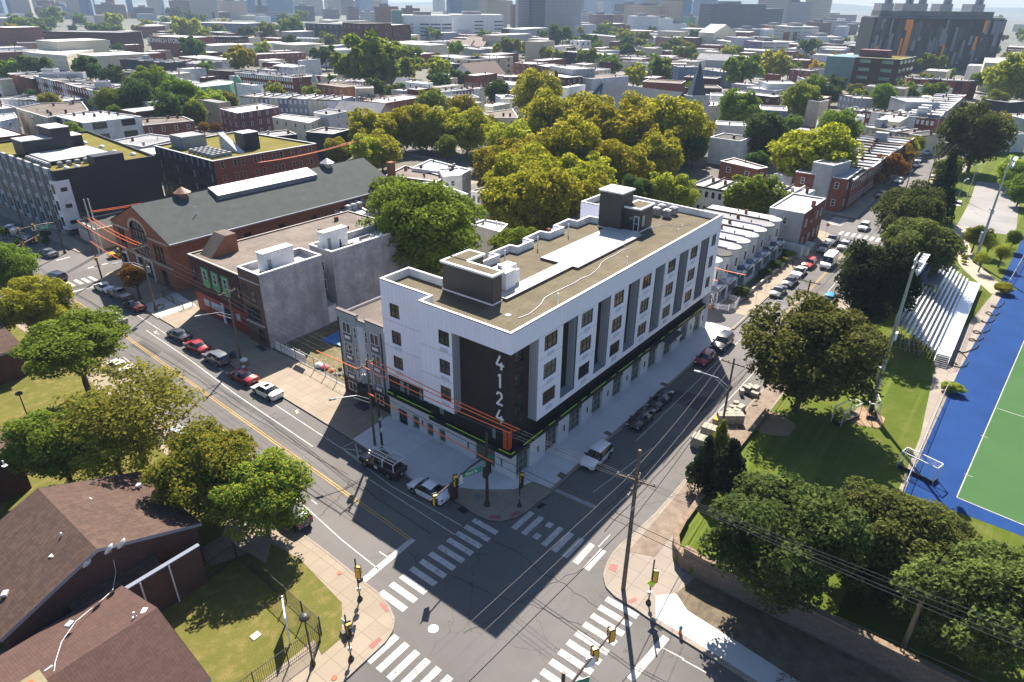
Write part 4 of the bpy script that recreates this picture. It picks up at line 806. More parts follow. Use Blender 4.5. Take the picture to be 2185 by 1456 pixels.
# ================================================ ROW WITH ROUND BAYS
def bayhouse(x,wallm,roofm,label,trim,porch):
    t=thing('row_house',label,'house',(x,4.6,0),0,'bay fronted row houses'); w=4.22
    mb=MB(); mb.box(0.01,w-.01,0,13,-.1,7.3); mb.build('wall',wallm,t)
    # bow: half round, full height above the porch
    n=12; cx,r=w*.47,1.62; pts=[(cx+r*math.cos(math.pi+math.pi*i/n),-.0+1.75*math.sin(math.pi+math.pi*i/n)) for i in range(n+1)]
    mb=MB()
    for i in range(n): a,b=pts[i],pts[i+1]; mb.quad((*a,3.3),(*b,3.3),(*b,7.25),(*a,7.25))
    mb.poly([(*a,3.3) for a in pts[::-1]]); mb.build('bow_front',trim,t,smooth=True)
    p2=[(cx+(r+.18)*math.cos(math.pi+math.pi*i/n),(1.95)*math.sin(math.pi+math.pi*i/n)) for i in range(n+1)]
    mb=MB(); rp=p2+[(w-.05,0),(w-.05,13),(.05,13),(.05,0)]; mb.prism(ccw(rp),7.3,7.5); mb.build('roof',roofm,t)
    mb=MB().box(-.05,.2,-.2,13,7.5,7.78); mb.build('party_wall_cap',R_['d'] if porch%2 else R_['s'],t)
    for i,th in enumerate((1.12,1.38,1.64,1.9)):
        a=math.pi*th; px,py=cx+(r+.02)*math.cos(a),1.77*math.sin(a); ww=MB().box(-.28,.28,-.03,.03,0,1.7)
        o=ww.build('window',fr_w,t); o.location=(px,py,4.3); o.rotation_euler=(0,0,a+math.pi/2); g_=MB().quad((-.21,-.045,.1),(.21,-.045,.1),(.21,-.045,1.6),(-.21,-.045,1.6)).build('pane',glass,o)
        g2=MB().quad((-.21,.045,.1),(-.21,.045,1.6),(.21,.045,1.6),(.21,.045,.1)).build('pane',glass,o)
    mb=MB(); mb.poly([(0,-2.9,3.0),(w,-2.9,3.0),(w,0,3.5),(0,0,3.5)]); mb.poly([(0,-2.9,2.85),(0,0,3.3),(w,0,3.3),(w,-2.9,2.85)]); mb.quad((0,-2.9,2.85),(w,-2.9,2.85),(w,-2.9,3.0),(0,-2.9,3.0)); mb.build('porch_roof',[R_['g'],R_['s'],M('green_shingle',(.06,.09,.08),.9,.15),M('slate_blue_shingle',(.12,.15,.21),.9,.15)][porch%4],t)
    mb=MB(); mb.poly([(.3,-3.0,2.98),(w-.3,-3.0,2.98),(w/2,-3.0,3.75)]); mb.poly([(w-.3,-3.0,2.98),(.3,-3.0,2.98),(w/2,-1.2,3.3)][::1]); mb.build('porch_gable',fr_w,t)
    for px in (.12,w-.12): MB().box(px-.1,px+.1,-2.85,-2.65,.2,2.9).build('porch_post',fr_w,t)
    MB().box(0,w,-2.9,0,0,.6).build('porch_floor',concrete,t); MB().box(0,w,-2.88,-2.8,.6,1.3).build('porch_rail',fr_w,t) if porch%2 else None
    MB().box(.5,1.4,-.06,0,.6,2.6).build('front_door',M('door_maroon',(.1,.03,.03),.5,.1),t); window(t,(x,4.6),(1,0),2.0,1.2,1.5,1.3,2,1,fr_w,dep=-.05)
    MB().box(2.0,2.45,5,5.5,7.3,8.3).build('chimney',W_['red'],t); MB().cyl(1.1,2.2,7.4,7.95,.13,8).build('roof_vent',metal_d,t); MB().cyl(3.2,7.2,7.4,7.95,.13,8).build('roof_vent',metal_d,t)
    return t
bn=['white round bayed row house nearest the white apartment building','white bayed row house with a dark weathered roof','third bayed row house, with a silver roof and dark ridge cap','fourth bayed row house, white bow under a silver roof','fifth bayed row house, with an antenna and a brick chimney','sixth bayed row house, grey bow front with blue porch','seventh bayed row house, with dark flat roof and grey bow','last bayed row house before the grey corner house']
for i in range(8):
    bayhouse(57.4+4.22*i,W_['orr'] if i==0 else W_['gry'],[R_['w'],R_['d'],R_['s'],R_['s'],R_['s'],R_['s'],R_['g'],R_['w']][i],bn[i],W_['wht'] if i not in (5,6) else W_['lgr'],i)
t=thing('sun_porch','glazed white front porch over brown brick, end of the bayed row','porch',(56.4,2.1,0)); MB().box(0,3.2,0,2.4,0,.95).build('brick_base',brick_or,t); MB().box(-.15,3.35,-.15,2.5,2.75,2.95).build('porch_roof',R_['s'],t)
window(t,(56.4,2.1),(1,0),.1,.95,3.0,1.8,4,2,fr_w,dep=.0); window(t,(56.4,4.5),(0,-1),.1,.95,2.2,1.8,3,2,fr_w,dep=.0)
t=thing('picket_fence','white picket fence curving round the corner garden','fence',(57.0,3.7,0)); pts=[(57.0,3.7),(57.05,1.2),(57.6,-.35),(59,-.75),(60.6,-.65),(61.9,-.4),(62.1,1.4)]
mb=MB(); mr=MB()
for i in range(len(pts)-1):
    a=Vector(pts[i])-Vector((57,3.7)); b=Vector(pts[i+1])-Vector((57,3.7)); d=b-a; n=int(d.length/.2); ang=math.atan2(d.y,d.x); mm=(a+b)/2
    for k in range(n): q=a+d*(k+.5)/n; mb.obox((q.x,q.y),.09,.03,.2,1.15+.08*math.sin(3.1*k/n),ang)
    for z in (.4,.9): mr.obox((mm.x,mm.y),d.length,.05,z,z+.09,ang)
    mr.obox((a.x,a.y),.13,.13,.1,1.35)
mb.build('pickets',fr_w,t); mr.build('rails',fr_w,t)
sheet('garden_bed',[(62.4,-.4),(92,-.3),(92,1.6),(62.4,1.6)],.15,M('garden_soil',(.07,.08,.04),1,.5,scale=2))
t=thing('garden_wall','low stone wall along the front gardens of the bayed houses','wall',(62.4,-.55,0)); MB().box(0,29.5,0,.3,0,.75).build('wall',conc_y,t)
t,c=building('corner_house','grey sided corner house with brick street front and white trimmed windows','house',rect(92.9,107.5,-.3,6.5),8.6,'gry','w',win=(2,3.2,.9,1.5)); o=t.location
MB().box(92.95-o.x,107.45-o.x,-.42-o.y,-.3-o.y,.1,8.4).build('brick_front',brick_red,t); MB().box(98.3-o.x,98.9-o.x,-.6-o.y,.1-o.y,6,9.9).build('chimney',brick_red,t)
for u in (1.6,5.5,9.2,12): window(t,(92.9,-.42),(1,0),u,5.4,.9,1.6,1,2,fr_w,dep=-.03); window(t,(92.9,-.42),(1,0),u,1.6,.9,1.6,1,2,fr_w,dep=-.03)
for k,(x0,x1_,y0,y1,zt) in enumerate(((91.3,92.8,-1.6,3.4,2.4),(93.2,94.8,-2.3,-.5,1.6),(97,98.4,-2.3,-.5,1.6))): 
    tag(MB().box(x0,x1_,y0,y1,0,zt).build('yard_wall' if k==0 else 'stair_block',W_['lgr']),('pale rendered yard wall with white gate left of the grey corner house','lower pale stair block in front of the brick corner house','further pale stair block in front of the brick corner house')[k],'wall')
# ================================================ DARK BUILDINGS WITH PLANTED ROOFS
grs=Mgrass('planted_roof',(.15,.14,.035),(.21,.19,.05),(.22,.15,.06),scale=.7)
t,c=building('apartment_block','near black four storey block with planted roof and white corner bay, far left','building',[(6.6,122),(27,121.5),(31,165),(6.6,165)],13.6,'nav',grs,par=.5,cop=fr_d); o=t.location
fpA=(6.6,165);
for k in range(9):
    y=123.5+k*4.6; MB().box(6.1-o.x,6.6-o.x,y-o.y,y+2.5-o.y,.1,13.0+(.9 if k%1==0 else 0)).build('grey_pilaster',W_['gry'],t)
    for f in range(4): window(t,(6.1,y+2.2),(0,-1),.4,1.2+3.1*f,1.1,2.0,1,2,fr_d,dep=-.03)
mb=MB().box(6.0-o.x,8.9-o.x,121.7-o.y,124-o.y,1.5,11.6).build('white_bay',W_['wht'],t)
for f in range(3): window(t,(6.0,121.7),(1,0),.9,2.6+3.4*f,1.2,.8,1,1,fr_d,dep=-.03); window(t,(6.0,124),(0,-1),.6,2.2+3.4*f,1.2,1.9,1,2,fr_d,dep=-.03)
wg=M('blind_window',(.35,.3,.28),.5,.1)
for u,z in ((7.9-1,10.0),(7.9-1,7.0),(14.2,10.4),(14.2,7.5),(14.2,4.4)): window(t,(6.6,122),(1,0),u,z,1.9,1.3,2,1,fr_d,wg if z!=4.4 else glass_lt,dep=-.03)
MB().box(14.5-o.x,20.5-o.x,121.6-o.y,125-o.y,13.2,15.2).build('raised_wall',W_['nav'],t); MB().box(9-o.x,22-o.x,130-o.y,143-o.y,13.2,13.9).build('roof_court_wall',W_['nav'],t); MB().poly([(9.4-o.x,130.4-o.y,13.93),(21.6-o.x,130.4-o.y,13.93),(21.6-o.x,142.6-o.y,13.93),(9.4-o.x,142.6-o.y,13.93)]).build('roof_court',deckm,t)
for b in ((9,15,143,149,16.4),(15,19,143,150,18.4),(19,22,145,150,16.0)): MB().box(b[0]-o.x,b[1]-o.x,b[2]-o.y,b[3]-o.y,13.2,b[4]).build('roof_bulkhead',W_['nav'],t); MB().box(b[0]-o.x-.1,b[1]-o.x+.1,b[2]-o.y-.1,b[3]-o.y+.1,b[4],b[4]+.15).build('bulkhead_roof',R_['w'],t)
for i in range(8): condenser(8.1,128.5+i*1.5,13.2,'%s condenser in the line along the street edge of the far left block roof'%ordn(i),'condensers on the far left dark block')
for i in range(5): condenser(10+1.7*i,127.4,13.2,'%s condenser in the cross row on the far left block roof'%ordn(i),'condensers on the far left dark block')
for i,(x,y) in enumerate(((24,150),(24.5,142),(23.8,134),(25.2,128),(10,124.5),(12,124.3))): tag(inst(MB().lathe(0,0,[(.6,0),(.6,.25),(.35,.5),(.02,.55)],10).mesh('roof_vent',fr_w),'roof_ventilator',None,(x,y,13.15)),'white domed roof vent, %s on the far left planted roof'%ordn(i),'roof vent','white vents on the far left planted roof')
t,c=building('apartment_block','dark navy and red brick block with planted roof and many condensers','building',[(34.8,111.8),(62.5,111.3),(60,141.5),(35,138.5)],12.5,'nav',grs,par=.4,cop=fr_w); o=t.location
MB().poly([(34.9-o.x,111.68-o.y,0),(62.45-o.x,111.18-o.y,0),(62.45-o.x,111.18-o.y,12.3),(34.9-o.x,111.68-o.y,12.3)]).build('red_brick_front',brick_red,t)
for f in range(4):
    for k in range(10): window(t,(34.8,111.65),(27.7,-.5),1.6+2.55*k+(.6 if k%2 else 0),1.4+3.05*f,.85,1.6,1,2,M('stone_trim',(.42,.36,.3),.7,.1),dep=-.04)
for f in range(4):
    for k in range(10): window(t,(35,138.5),(-.2,-26.7),1.5+2.6*k,1.4+3.05*f,.9,1.8,1,2,fr_d,glass if (k*f)%3 else glass_lt,dep=-.04)
MB().box(47-o.x,51-o.x,118-o.y,122-o.y,12,16).build('roof_bulkhead',W_['nav'],t); MB().box(46.9-o.x,51.1-o.x,117.9-o.y,122.1-o.y,16,16.15).build('bulkhead_roof',R_['w'],t)
mb=MB(); mb.poly([(44-o.x,116-o.y,12.2),(45.5-o.x,116-o.y,12.2),(45.5-o.x,124-o.y,16),(44-o.x,124-o.y,16)]).poly([(44-o.x,116-o.y,12.2),(44-o.x,124-o.y,16),(44-o.x,124-o.y,12.2)]).poly([(45.5-o.x,116-o.y,12.2),(45.5-o.x,124-o.y,12.2),(45.5-o.x,124-o.y,16)]); mb.build('stair_hood',R_['w'],t)
MB().box(38-o.x,44-o.x,130-o.y,136-o.y,12,15).build('roof_bulkhead',R_['g'],t)
for j in range(4):
    for i in range(6): condenser(37.4+1.35*j,116+1.9*i,12.1,'%s condenser back in the %s row, counted from the street wall of the navy block'%(ORDS[i],['outermost','second','third','innermost'][j]),'condensers on the navy and brick block')
t,c=building('low_shop','low market shop with pale poster wall at the far corner behind the brick hall','building',[(6.5,108.8),(26,108.8),(26,118),(7,118)],4.2,'tan','d',par=.2,cop=conc_y); o=t.location
MB().box(6.4-o.x,6.5-o.x,109.5-o.y,117-o.y,.8,3.2).build('poster_panel',M('faded_poster',(.5,.4,.36),.7,.3,scale=2),t)
# ================================================ SCHOOL WITH BROWN ROOFS, WEST SIDE
shing=None
def Mshing(name,c1,c2,c3,rot=0):
    m,nt,bs,N,L=_new(name); tc=N('ShaderNodeTexCoord'); mp=N('ShaderNodeMapping'); mp.inputs['Rotation'].default_value=(0,0,rot); L(tc.outputs['Object'],mp.inputs[0])
    b=brickn(nt,mp.outputs[0],.55,.2,.008,c1,c2,tuple(x*.5 for x in c1)); v=N('ShaderNodeTexVoronoi'); v.inputs['Scale'].default_value=2.2; mq=N('ShaderNodeMapping'); mq.inputs['Rotation'].default_value=(0,0,rot); mq.inputs['Scale'].default_value=(1,2.4,1); L(tc.outputs['Object'],mq.inputs[0]); L(mq.outputs[0],v.inputs['Vector'])
    sp=N('ShaderNodeSeparateColor'); L(v.outputs['Color'],sp.inputs[0]); c=mixc(nt,ramp(nt,sp.outputs[0],.5,.9,0,.6),b.outputs[0],c3); n=noise(nt,.3,5); c=mixc(nt,ramp(nt,n,.4,.7,0,.35),c,tuple(x*.65 for x in c1))
    L(c,bs.inputs['Base Color']); bs.inputs['Roughness'].default_value=.95; bs.inputs['Specular IOR Level'].default_value=.15; return m
sh_a=Mshing('brown_shingles',(.072,.047,.038),(.092,.06,.048),(.12,.08,.058),0); sh_b=Mshing('brown_shingles_turned',(.072,.047,.038),(.092,.06,.048),(.115,.077,.057),math.pi/2)
sh_r=Mshing('red_brown_shingles',(.078,.047,.04),(.09,.055,.046),(.1,.062,.052),math.pi/2); fas=M('grey_fascia',(.27,.285,.33),.6,.06); brw=Mbrick('dark_school_brick',(.09,.042,.034),(.12,.055,.042),(.12,.085,.07),.4,.13,.016)
def gable(t,x0,x1,y0,y1,ze,zr,axis,mat,wall,over=.35,cx=None,fz=True):
    # axis 'x': ridge runs along x ; 'y': along y. local coordinates
    mb=MB(); mw=MB(); mf=MB(); mw.box(x0+over,x1-over,y0+over,y1-over,-.2,ze-.05)
    if axis=='x':
        c=(y0+y1)/2 if cx is None else cx
        mb.poly([(x0,y0,ze),(x1,y0,ze),(x1,c,zr),(x0,c,zr)]); mb.poly([(x0,c,zr),(x1,c,zr),(x1,y1,ze),(x0,y1,ze)])
        for x in (x0+over,x1-over): mw.poly([(x,y0+over,ze-.06),(x,y1-over,ze-.06),(x,c,zr-.12)] if x>x0+1 else [(x,y1-over,ze-.06),(x,y0+over,ze-.06),(x,c,zr-.12)])
        for x in (x0-.02,x1+.02):
            mf.quad((x,y0,ze+.02),(x,c,zr+.02),(x,c,zr-.3),(x,y0,ze-.3)); mf.quad((x,c,zr+.02),(x,y1,ze+.02),(x,y1,ze-.3),(x,c,zr-.3))
        for y in (y0-.02,y1+.02): mf.quad((x0,y,ze+.02),(x1,y,ze+.02),(x1,y,ze-.25),(x0,y,ze-.25))
    else:
        c=(x0+x1)/2 if cx is None else cx
        mb.poly([(x0,y0,ze),(c,y0,zr),(c,y1,zr),(x0,y1,ze)]); mb.poly([(c,y0,zr),(x1,y0,ze),(x1,y1,ze),(c,y1,zr)])
        for y in (y0+over,y1-over): mw.poly([(x0+over,y,ze-.06),(x1-over,y,ze-.06),(c,y,zr-.12)])
        for y in (y0-.02,y1+.02):
            mf.quad((x0,y,ze+.02),(c,y,zr+.02),(c,y,zr-.3),(x0,y,ze-.3)); mf.quad((c,y,zr+.02),(x1,y,ze+.02),(x1,y,ze-.3),(c,y,zr-.3))
        for x in (x0-.02,x1+.02): mf.quad((x,y0,ze+.02),(x,y1,ze+.02),(x,y1,ze-.25),(x,y0,ze-.25))
    mw.build('wall',wall,t); mb.build('roof',mat,t); mf.build('fascia',fas,t)
t=thing('school_building','low brown brick school with three brown shingle gable roofs, lower left','building',(-32,14,0)); o=t.location
gable(t,-7.4,7.7,.9,12.2,4.5,7.5,'y',sh_b,brw,cx=-.1)
gable(t,-60,.3,-13.2,-.1,4.1,6.5,'x',sh_r,brw,cx=-7.1)
gable(t,-40,2.0,24,52,4.6,7.2,'y',sh_b,brw,cx=-12); gable(t,-40,-7.5,10,24.3,4.4,7.0,'x',sh_a,brw)
gable(t,-30,10.8,49.9,70,4.3,6.6,'x',sh_a,brw)
MB().poly([(-3,-.3,3.7),(3.5,-.3,3.7),(3.5,2.1,4.15),(-3,2.1,4.15)]).build('lean_to_roof',sh_a,t); MB().box(-3,3.5,-.2,2.1,0,3.7).build('lean_to_wall',brw,t)
MB().box(-.3,6.2,-1.2,-.95,-.1,4.2).build('garden_wall',brw,t); MB().box(-.35,6.3,-1.27,-.88,4.2,4.32).build('wall_coping',M('slate_blue_flashing',(.17,.19,.24),.7,.1),t)
for x in (1.3,3.6): MB().cyl(x,-1.3,.1,4.2,.07,8).build('downpipe',fr_w,t)
MB().poly([(-8.5,-13.0,4.2),(-8.5,-13,4.2),(-8.5,-13,4.2)]) 
mb=MB().box(-8.7,-7.2,-9.3,-7.7,5,7.7); mb.build('chimney',brw,t); MB().box(-8.95,-6.95,-9.55,-7.45,7.7,7.88).build('chimney_cap',M('lime_stained_cap',(.2,.17,.1),.9,.2),t); MB().box(-8.4,-7.5,-8.9,-8.1,7.88,8.15).build('flue',M('rusty_flue',(.35,.1,.03),.8,.2),t)
vent=MB().prism([(-.25,-.18),(.25,-.18),(.25,.18),(-.25,.18)],0,.22).mesh('roof_vent',R_['w']); pipe=MB().cyl(0,0,0,.6,.07,8).box(-.2,.2,-.2,.2,0,.05).mesh('vent_pipe',fr_w)
def onroof(c,u,v,z,me,nm,sz=1): 
    q=G(c,u,v,z); inst(me,nm,t,(q.x-o.x,q.y-o.y,z),rnd.uniform(0,1),scale=(sz,sz,sz))
for u,v,z in ((565,310,6.3),(715,485,6.2),(880,215,5.1),(220,468,5.7),(340,660,6.4),(395,490,6.6),(35,900,5.2)): onroof('G',u,v,z,vent,'roof_vent')
for u,v,z in ((330,460,6.1),(400,545,6.8),(860,1050,6.2),(30,85,6)): onroof('G',u,v,z,pipe,'vent_pipe')
for u,v,z in ((445,1095,5.6),(918,1013,6.1),(320,1385,5.9)): onroof('G',u,v,z,vent,'roof_vent')
window(t,(-38.6,14.0),(1,0),0,1,1,1) if 0 else None
dish=MB().lathe(0,0,[(.02,0),(.25,.05),(.42,.17),(.45,.22)],16).mesh('dish',fr_w)
for u,v,z,nm in ((575,725,6.2,'leftmost'),(712,640,7.2,'middle'),(792,605,6.7,'rightmost')):
    q=G('G',u,v,z); T=thing('satellite_dish','%s of three white satellite dishes on the brown school gable'%nm,'satellite dish',(q.x,q.y,z),0,'dishes on the school gable'); a=inst(dish,'dish',T,(0,0,.35)); a.rotation_euler=(R(65),0,R(-150)); MB().tube([(0,0,.35),(.1,.3,0),(.1,.6,-.35)],.03,6).build('dish_arm',metal,T); MB().tube([(0,0,.35),(-.28,-.2,.5)],.02,5).build('feed_horn',metal,T)
cable('roof_cable',[G('G',u,v,z) for u,v,z in ((720,680,6.0),(735,760,4.6),(715,870,4.4),(640,940,4.6),(480,1070,5.6),(390,1200,6.0),(350,1330,6.4),(335,1456,6.3))],'white cable looping over the reddish brown school roof towards the chimney',.022)
# black lawn fence, sign board, lamps
ironfence('iron_fence',[(-25.7,13.0),(-22.8,13.2),(-22.75,10.5),(-23.1,.8),(-23.6,.3),(-40,1.5)],1.9,'black iron picket fence round the school lawn at the corner',.16)
t=thing('sign_board','blue and white school sign board on two white posts on the lawn','sign',(-24.6,3.0,.14),math.atan2(1.8,1.0)); 
for x in (-1.1,1.1): MB().box(x-.06,x+.06,-.06,.06,0,2.9).build('post',fr_w,t)
MB().box(-1.1,1.1,-.04,.04,1.2,2.7).build('board',M('sign_blue',(.12,.28,.6),.5,.08),t); MB().box(-1.15,1.15,-.05,.05,2.7,2.8).build('frame',fr_w,t)
def bell_lamp(x,y,h,label):
    t=thing('path_lamp',label,'street lamp',(x,y,.13)); MB().cyl(0,0,0,h,.08,8,0,.06).build('post',metal_d,t); MB().lathe(0,0,[(.22,0),(.2,.3),(.1,.6)],10).build('post_base',metal_d,t); MB().lathe(0,0,[(.05,h-.1),(.12,h+.1),(.38,h+.18),(.36,h+.36),(.2,h+.46),(.02,h+.5)],14).build('lamp_head',metal_d,t)
bell_lamp(-25.2,-.9,4.9,'black bell topped lamp standing at the lawn fence corner'); bell_lamp(-26.1,50.6,4.3,'black bell topped lamp in the shade between the school wings')
t=thing('yard_sign','small white sign on a stake in the grass strip','sign',(-21.6,-.2,.14)); MB().box(-.02,.02,-.3,.3,.4,1.0).build('board',fr_w,t); MB().cyl(0,0,0,.5,.02,5).build('stake',metal_d,t)
tag(MB().box(-.35,.35,-.3,.3,0,.06).build('stone_slab',concrete),'small pale stone slab lying on the school lawn','slab').location=(*G2('G',1620,1160,.2),.15)
# ================================================ SOUTH EAST SIDE: WALL, FIELD, STANDS
stone=Mbrick('retaining_stone',(.16,.12,.1),(.22,.17,.14),(.12,.1,.08),.6,.25,.03); stone_c=M('mossy_coping',(.22,.16,.11),.95,.35,scale=1.5)
wl=[(1.4,-60),(1.2,-36),(1.15,-24),(.95,-20.5),(1.1,-18.6),(1.9,-17.4),(3.2,-16.7),(6,-16.35),(12,-16.15),(20,-15.95),(30,-15.9)]
t=thing('retaining_wall','curved old stone retaining wall round the corner of the school grounds','wall',(1.4,-18,0)); mb=MB(); mc=MB()
for i in range(len(wl)-1):
    a=Vector(wl[i])-Vector((1.4,-18)); b=Vector(wl[i+1])-Vector((1.4,-18)); d=(b-a).normalized(); n=Vector((d.y,-d.x)); h0=1.55 if i<7 else 1.3; h0=2.5 if i<4 else h0
    mb.prism(ccw([a,b,b+n*.42,a+n*.42]),-.2,h0); mc.prism(ccw([a-n*.06-d*.02,b-n*.06+d*.02,b+n*.5+d*.02,a+n*.5-d*.02]),h0+.002*i,h0+.14+.002*i)
mb.build('wall',stone,t); mc.build('coping',stone_c,t)
def chain(name,pts,h,label,z,mat=steel,sp=2.8):
    base=Vector(pts[0]); t=thing(name,label,'fence',(base.x,base.y,z)); mp=MB(); mr=MB(); mm=MB()
    for i in range(len(pts)-1):
        a=Vector(pts[i])-base; b=Vector(pts[i+1])-base; d=b-a; n=max(1,int(d.length/sp)); ang=math.atan2(d.y,d.x); m_=(a+b)/2
        for z_ in (.08,h): mr.obox((m_.x,m_.y),d.length,.05,z_-.05,z_,ang)
        for k in range(n+1): q=a+d*k/n; mp.cyl(q.x,q.y,0,h,.045,6)
        k=int(d.length/.35)
        for j in range(k):
            p0=a+d*j/k; p1=a+d*min(1,(j+1.6)/k)
            mm.tube([(p0.x,p0.y,.08),(p1.x,p1.y,h-.05)],.008,3,cap=False); mm.tube([(p1.x,p1.y,.08),(p0.x,p0.y,h-.05)],.008,3,cap=False)
    mp.build('posts',mat,t); mr.build('rails',mat,t); mm.build('chain_mesh',mat,t); return t
chain('field_fence',[(24,-32.1),(48,-32.4),(50,-32.6)],1.3,'low chain fence between the lawn and the blue turf',LZ); chain('field_fence',[(97,-35.4),(135,-37.6)],1.3,'further stretch of low chain fence beyond the bleachers beside blue turf',LZ)
# bleachers
t=thing('bleachers','aluminium bleachers with ten rows of benches facing the blue turf','bleachers',(58,-31.6,LZ)); al=M('aluminium',(.62,.63,.66),.35,.08,metal=.5); ald=M('dull_aluminium',(.25,.26,.28),.4,.1,metal=.5); LB=34.5
MB().box(0,LB,0,1.9,1.0,1.08).build('walkway',al,t)
for r in range(10):
    y=1.95+.58*r; z=1.15+.3*r
    MB().box(0,LB,y,y+.27,z+.28,z+.33).build('bench_seat',al,t); MB().box(0,LB,y+.28,y+.56,z-.02,z+.02).build('foot_board',ald,t)
mb=MB()
for x in [0+LB*i/16 for i in range(17)]:
    for y,z in ((.05,1),(1.9,1.1),(3.6,2.0),(5.4,2.9),(7.7,4.1)): mb.cyl(x,y,0,z,.035,5)
    mb.tube([(x,.05,.95),(x,1.9,1.05),(x,7.7,4.1)],.035,5); mb.tube([(x,7.7,.2),(x,1.9,1.0)],.025,4)
for y,z in ((1.9,.5),(5.4,1.4),(7.7,2.0),(7.7,.6)): mb.tube([(0,y,z),(LB,y,z)],.03,5)
for i in range(9): mb.tube([(0,.6*i+1.9,.1),(0,.6*i+2.5,1.2+.3*i)],.025,4)
mb.build('support_frame',M('frame_pale',(.4,.38,.33),.5,.1,metal=.3),t)
mb=MB()
for y,z in ((-.02,1.05),(7.8,4.2)):
    for i in range(18): mb.cyl(LB*i/17,y,z-.1,z+1.05,.025,5)
    for q in (.35,.7,1.05): mb.tube([(0,y,z+q),(LB,y,z+q)],.022,5)
for x in (0,LB):
    for q in (.5,1.0): mb.tube([(x,1.9,1.3+q),(x,7.8,4.2+q)],.025,5)
    for i in range(6): mb.cyl(x,1.95+1.15*i,1.2+.58*i,2.3+.58*i,.025,5)
mb.build('guard_rail',steel,t)
for i in range(6): MB().box(-2.0+.3*i,-1.7+.3*i,.1,1.6,.1+.17*i,.15+.17*i).build('stair_tread',ald,t)
for y in (.05,1.7): MB().tube([(-2.0,y,1.0),(0,y,2.1)],.03,5).tube([(-2,y,0),(-2,y,1.0)],.03,5).tube([(-2.0,y,.1),(0,y,1.05)],.04,5).build('stair_rail',steel,t)
MB().box(19,25,7.2,7.8,3.9,6.2).build('press_screen',M('navy_screen',(.05,.07,.12),.7,.2),t); MB().box(19,25,5.0,7.6,4.2,4.3).build('press_floor',ald,t)
mb=MB(); q=random.Random(5); pts=[]
for i in range(70):
    s=i/69; w_=.55+.6*math.sin(i*.37)**2; pts.append((57.5+s*31+w_*math.cos(i*.62+math.sin(i*.23))*1.5,-32.6-s*2.5+w_*.9*math.sin(i*.62+math.sin(i*.23)),LZ+.08+.03*(i%3)))
tag(MB().tube(pts,.07,5).build('drain_hose',black),'tangled black hose lying along the strip below the bleachers','hose')
# hockey goal by the fence
def goal(x,y,rz,label,z=LZ):
    t=thing('hockey_goal',label,'goal',(x,y,z),rz); mb=MB(); w,h,dp=3.66,2.14,1.3
    mb.box(0,.08,0,.08,0,h).box(w-.08,w,0,.08,0,h).box(0,w,0,.08,h-.08,h).box(0,.08,.08,dp,h-.08,h).box(w-.08,w,.08,dp,h-.08,h).box(0,w,dp-.06,dp,h-.08,h).box(0,.06,dp-.06,dp,0,h).box(w-.06,w,dp-.06,dp,0,h); mb.build('frame',fr_w,t)
    MB().box(.08,w-.08,dp-.1,dp-.06,0,.46).box(0.02,.06,.1,dp,0,.46).box(w-.06,w-.02,.1,dp,0,.46).build('back_board',fr_d,t)
    mb=MB()
    for i in range(20): x_=.1+(w-.2)*i/19; mb.tube([(x_,.1,h-.05),(x_,dp-.03,h-.05),(x_,dp-.03,.4)],.006,3,cap=False)
    for i in range(10): mb.tube([(.08,dp-.03,.45+.17*i),(w-.08,dp-.03,.45+.17*i)],.006,3,cap=False)
    mb.build('net',M('net_white',(.6,.6,.6),.8,.05),t)
q=G('I',1500,150,LZ+1); goal(28.3,-34.6,R(75),'white framed hockey goal on the blue turf near the fence'); 
q=G('F',1205,960,LZ+1); goal(39.5,-24.6,R(200),'white framed goal stored on the lawn behind the tall light pole'); goal(36.2,-24.0,R(160),'dark shaded spare goal lying on the lawn in front of the stored goal')
def lightpole(x,y,h,label,nl=6,z=LZ):
    t=thing('floodlight_pole',label,'floodlight',(x,y,z)); MB().cyl(0,0,0,h,.26,12,0,.12).build('pole',steel,t); MB().cyl(0,0,0,1.9,.33,12).build('pole_base',metal_d,t)
    MB().box(-1.6,1.6,-.06,.06,h-.25,h-.1).box(-1.3,1.3,-.06,.06,h-1.25,h-1.1).build('cross_bar',steel,t)
    for i in range(nl):
        row=i%2; x_=-1.35+2.7*(i//2)/max(1,(nl//2-1)); zz=h-.2-row
        o=MB().lathe(0,0,[(.12,0),(.2,.15),(.42,.5),(.45,.55)],12).build('lamp_head',al,t,smooth=True); o.location=(x_,-.35,zz); o.rotation_euler=(R(115),0,0)
    MB().box(-.2,.2,.25,.6,4,6).build('control_box',al,t); MB().box(1.0,1.7,-.3,.3,9.3,10.2).tube([(0,0,10.4),(1.4,0,10.0)],.05,6).build('side_box',fr_w,t)
lightpole(38.2,-25.9,20,'tall grey floodlight pole with lamp cluster beside the big lawn tree',8); lightpole(107.8,-29.3,20,'further tall grey floodlight pole near the curved footpath',8)
tag(MB().cyl(3.4,-35.8,0.9,7.3,.2,10,0,.17).build('timber_post',M('bare_timber',(.3,.23,.13),.9,.2,scale=2)),'bare leaning timber post standing among the trees inside the wall','post')
def lot_lamp(c,b,tp,label,z=LZ):
    q=G(c,*b,z); e=G(c,*tp,9.5); t=thing('street_lamp',label,'street lamp',(q.x,q.y,z)); MB().cyl(0,0,0,8.3,.11,8,0,.07).build('pole',steel,t); MB().tube([(0,0,8.2),(.6,-.1,8.9),(1.8,-.3,9.2),(3.0,-.5,9.1)],.06,6).build('lamp_arm',steel,t); MB().box(2.8,3.6,-.7,-.35,9.0,9.15).build('lamp_head',steel,t)
lot_lamp('C',(1800,1280),(1920,1110),'curved arm street lamp at the far edge of the car park'); lot_lamp('C',(1705,1400),(1830,1250),'curved arm street lamp nearer the dark conifer by the street')
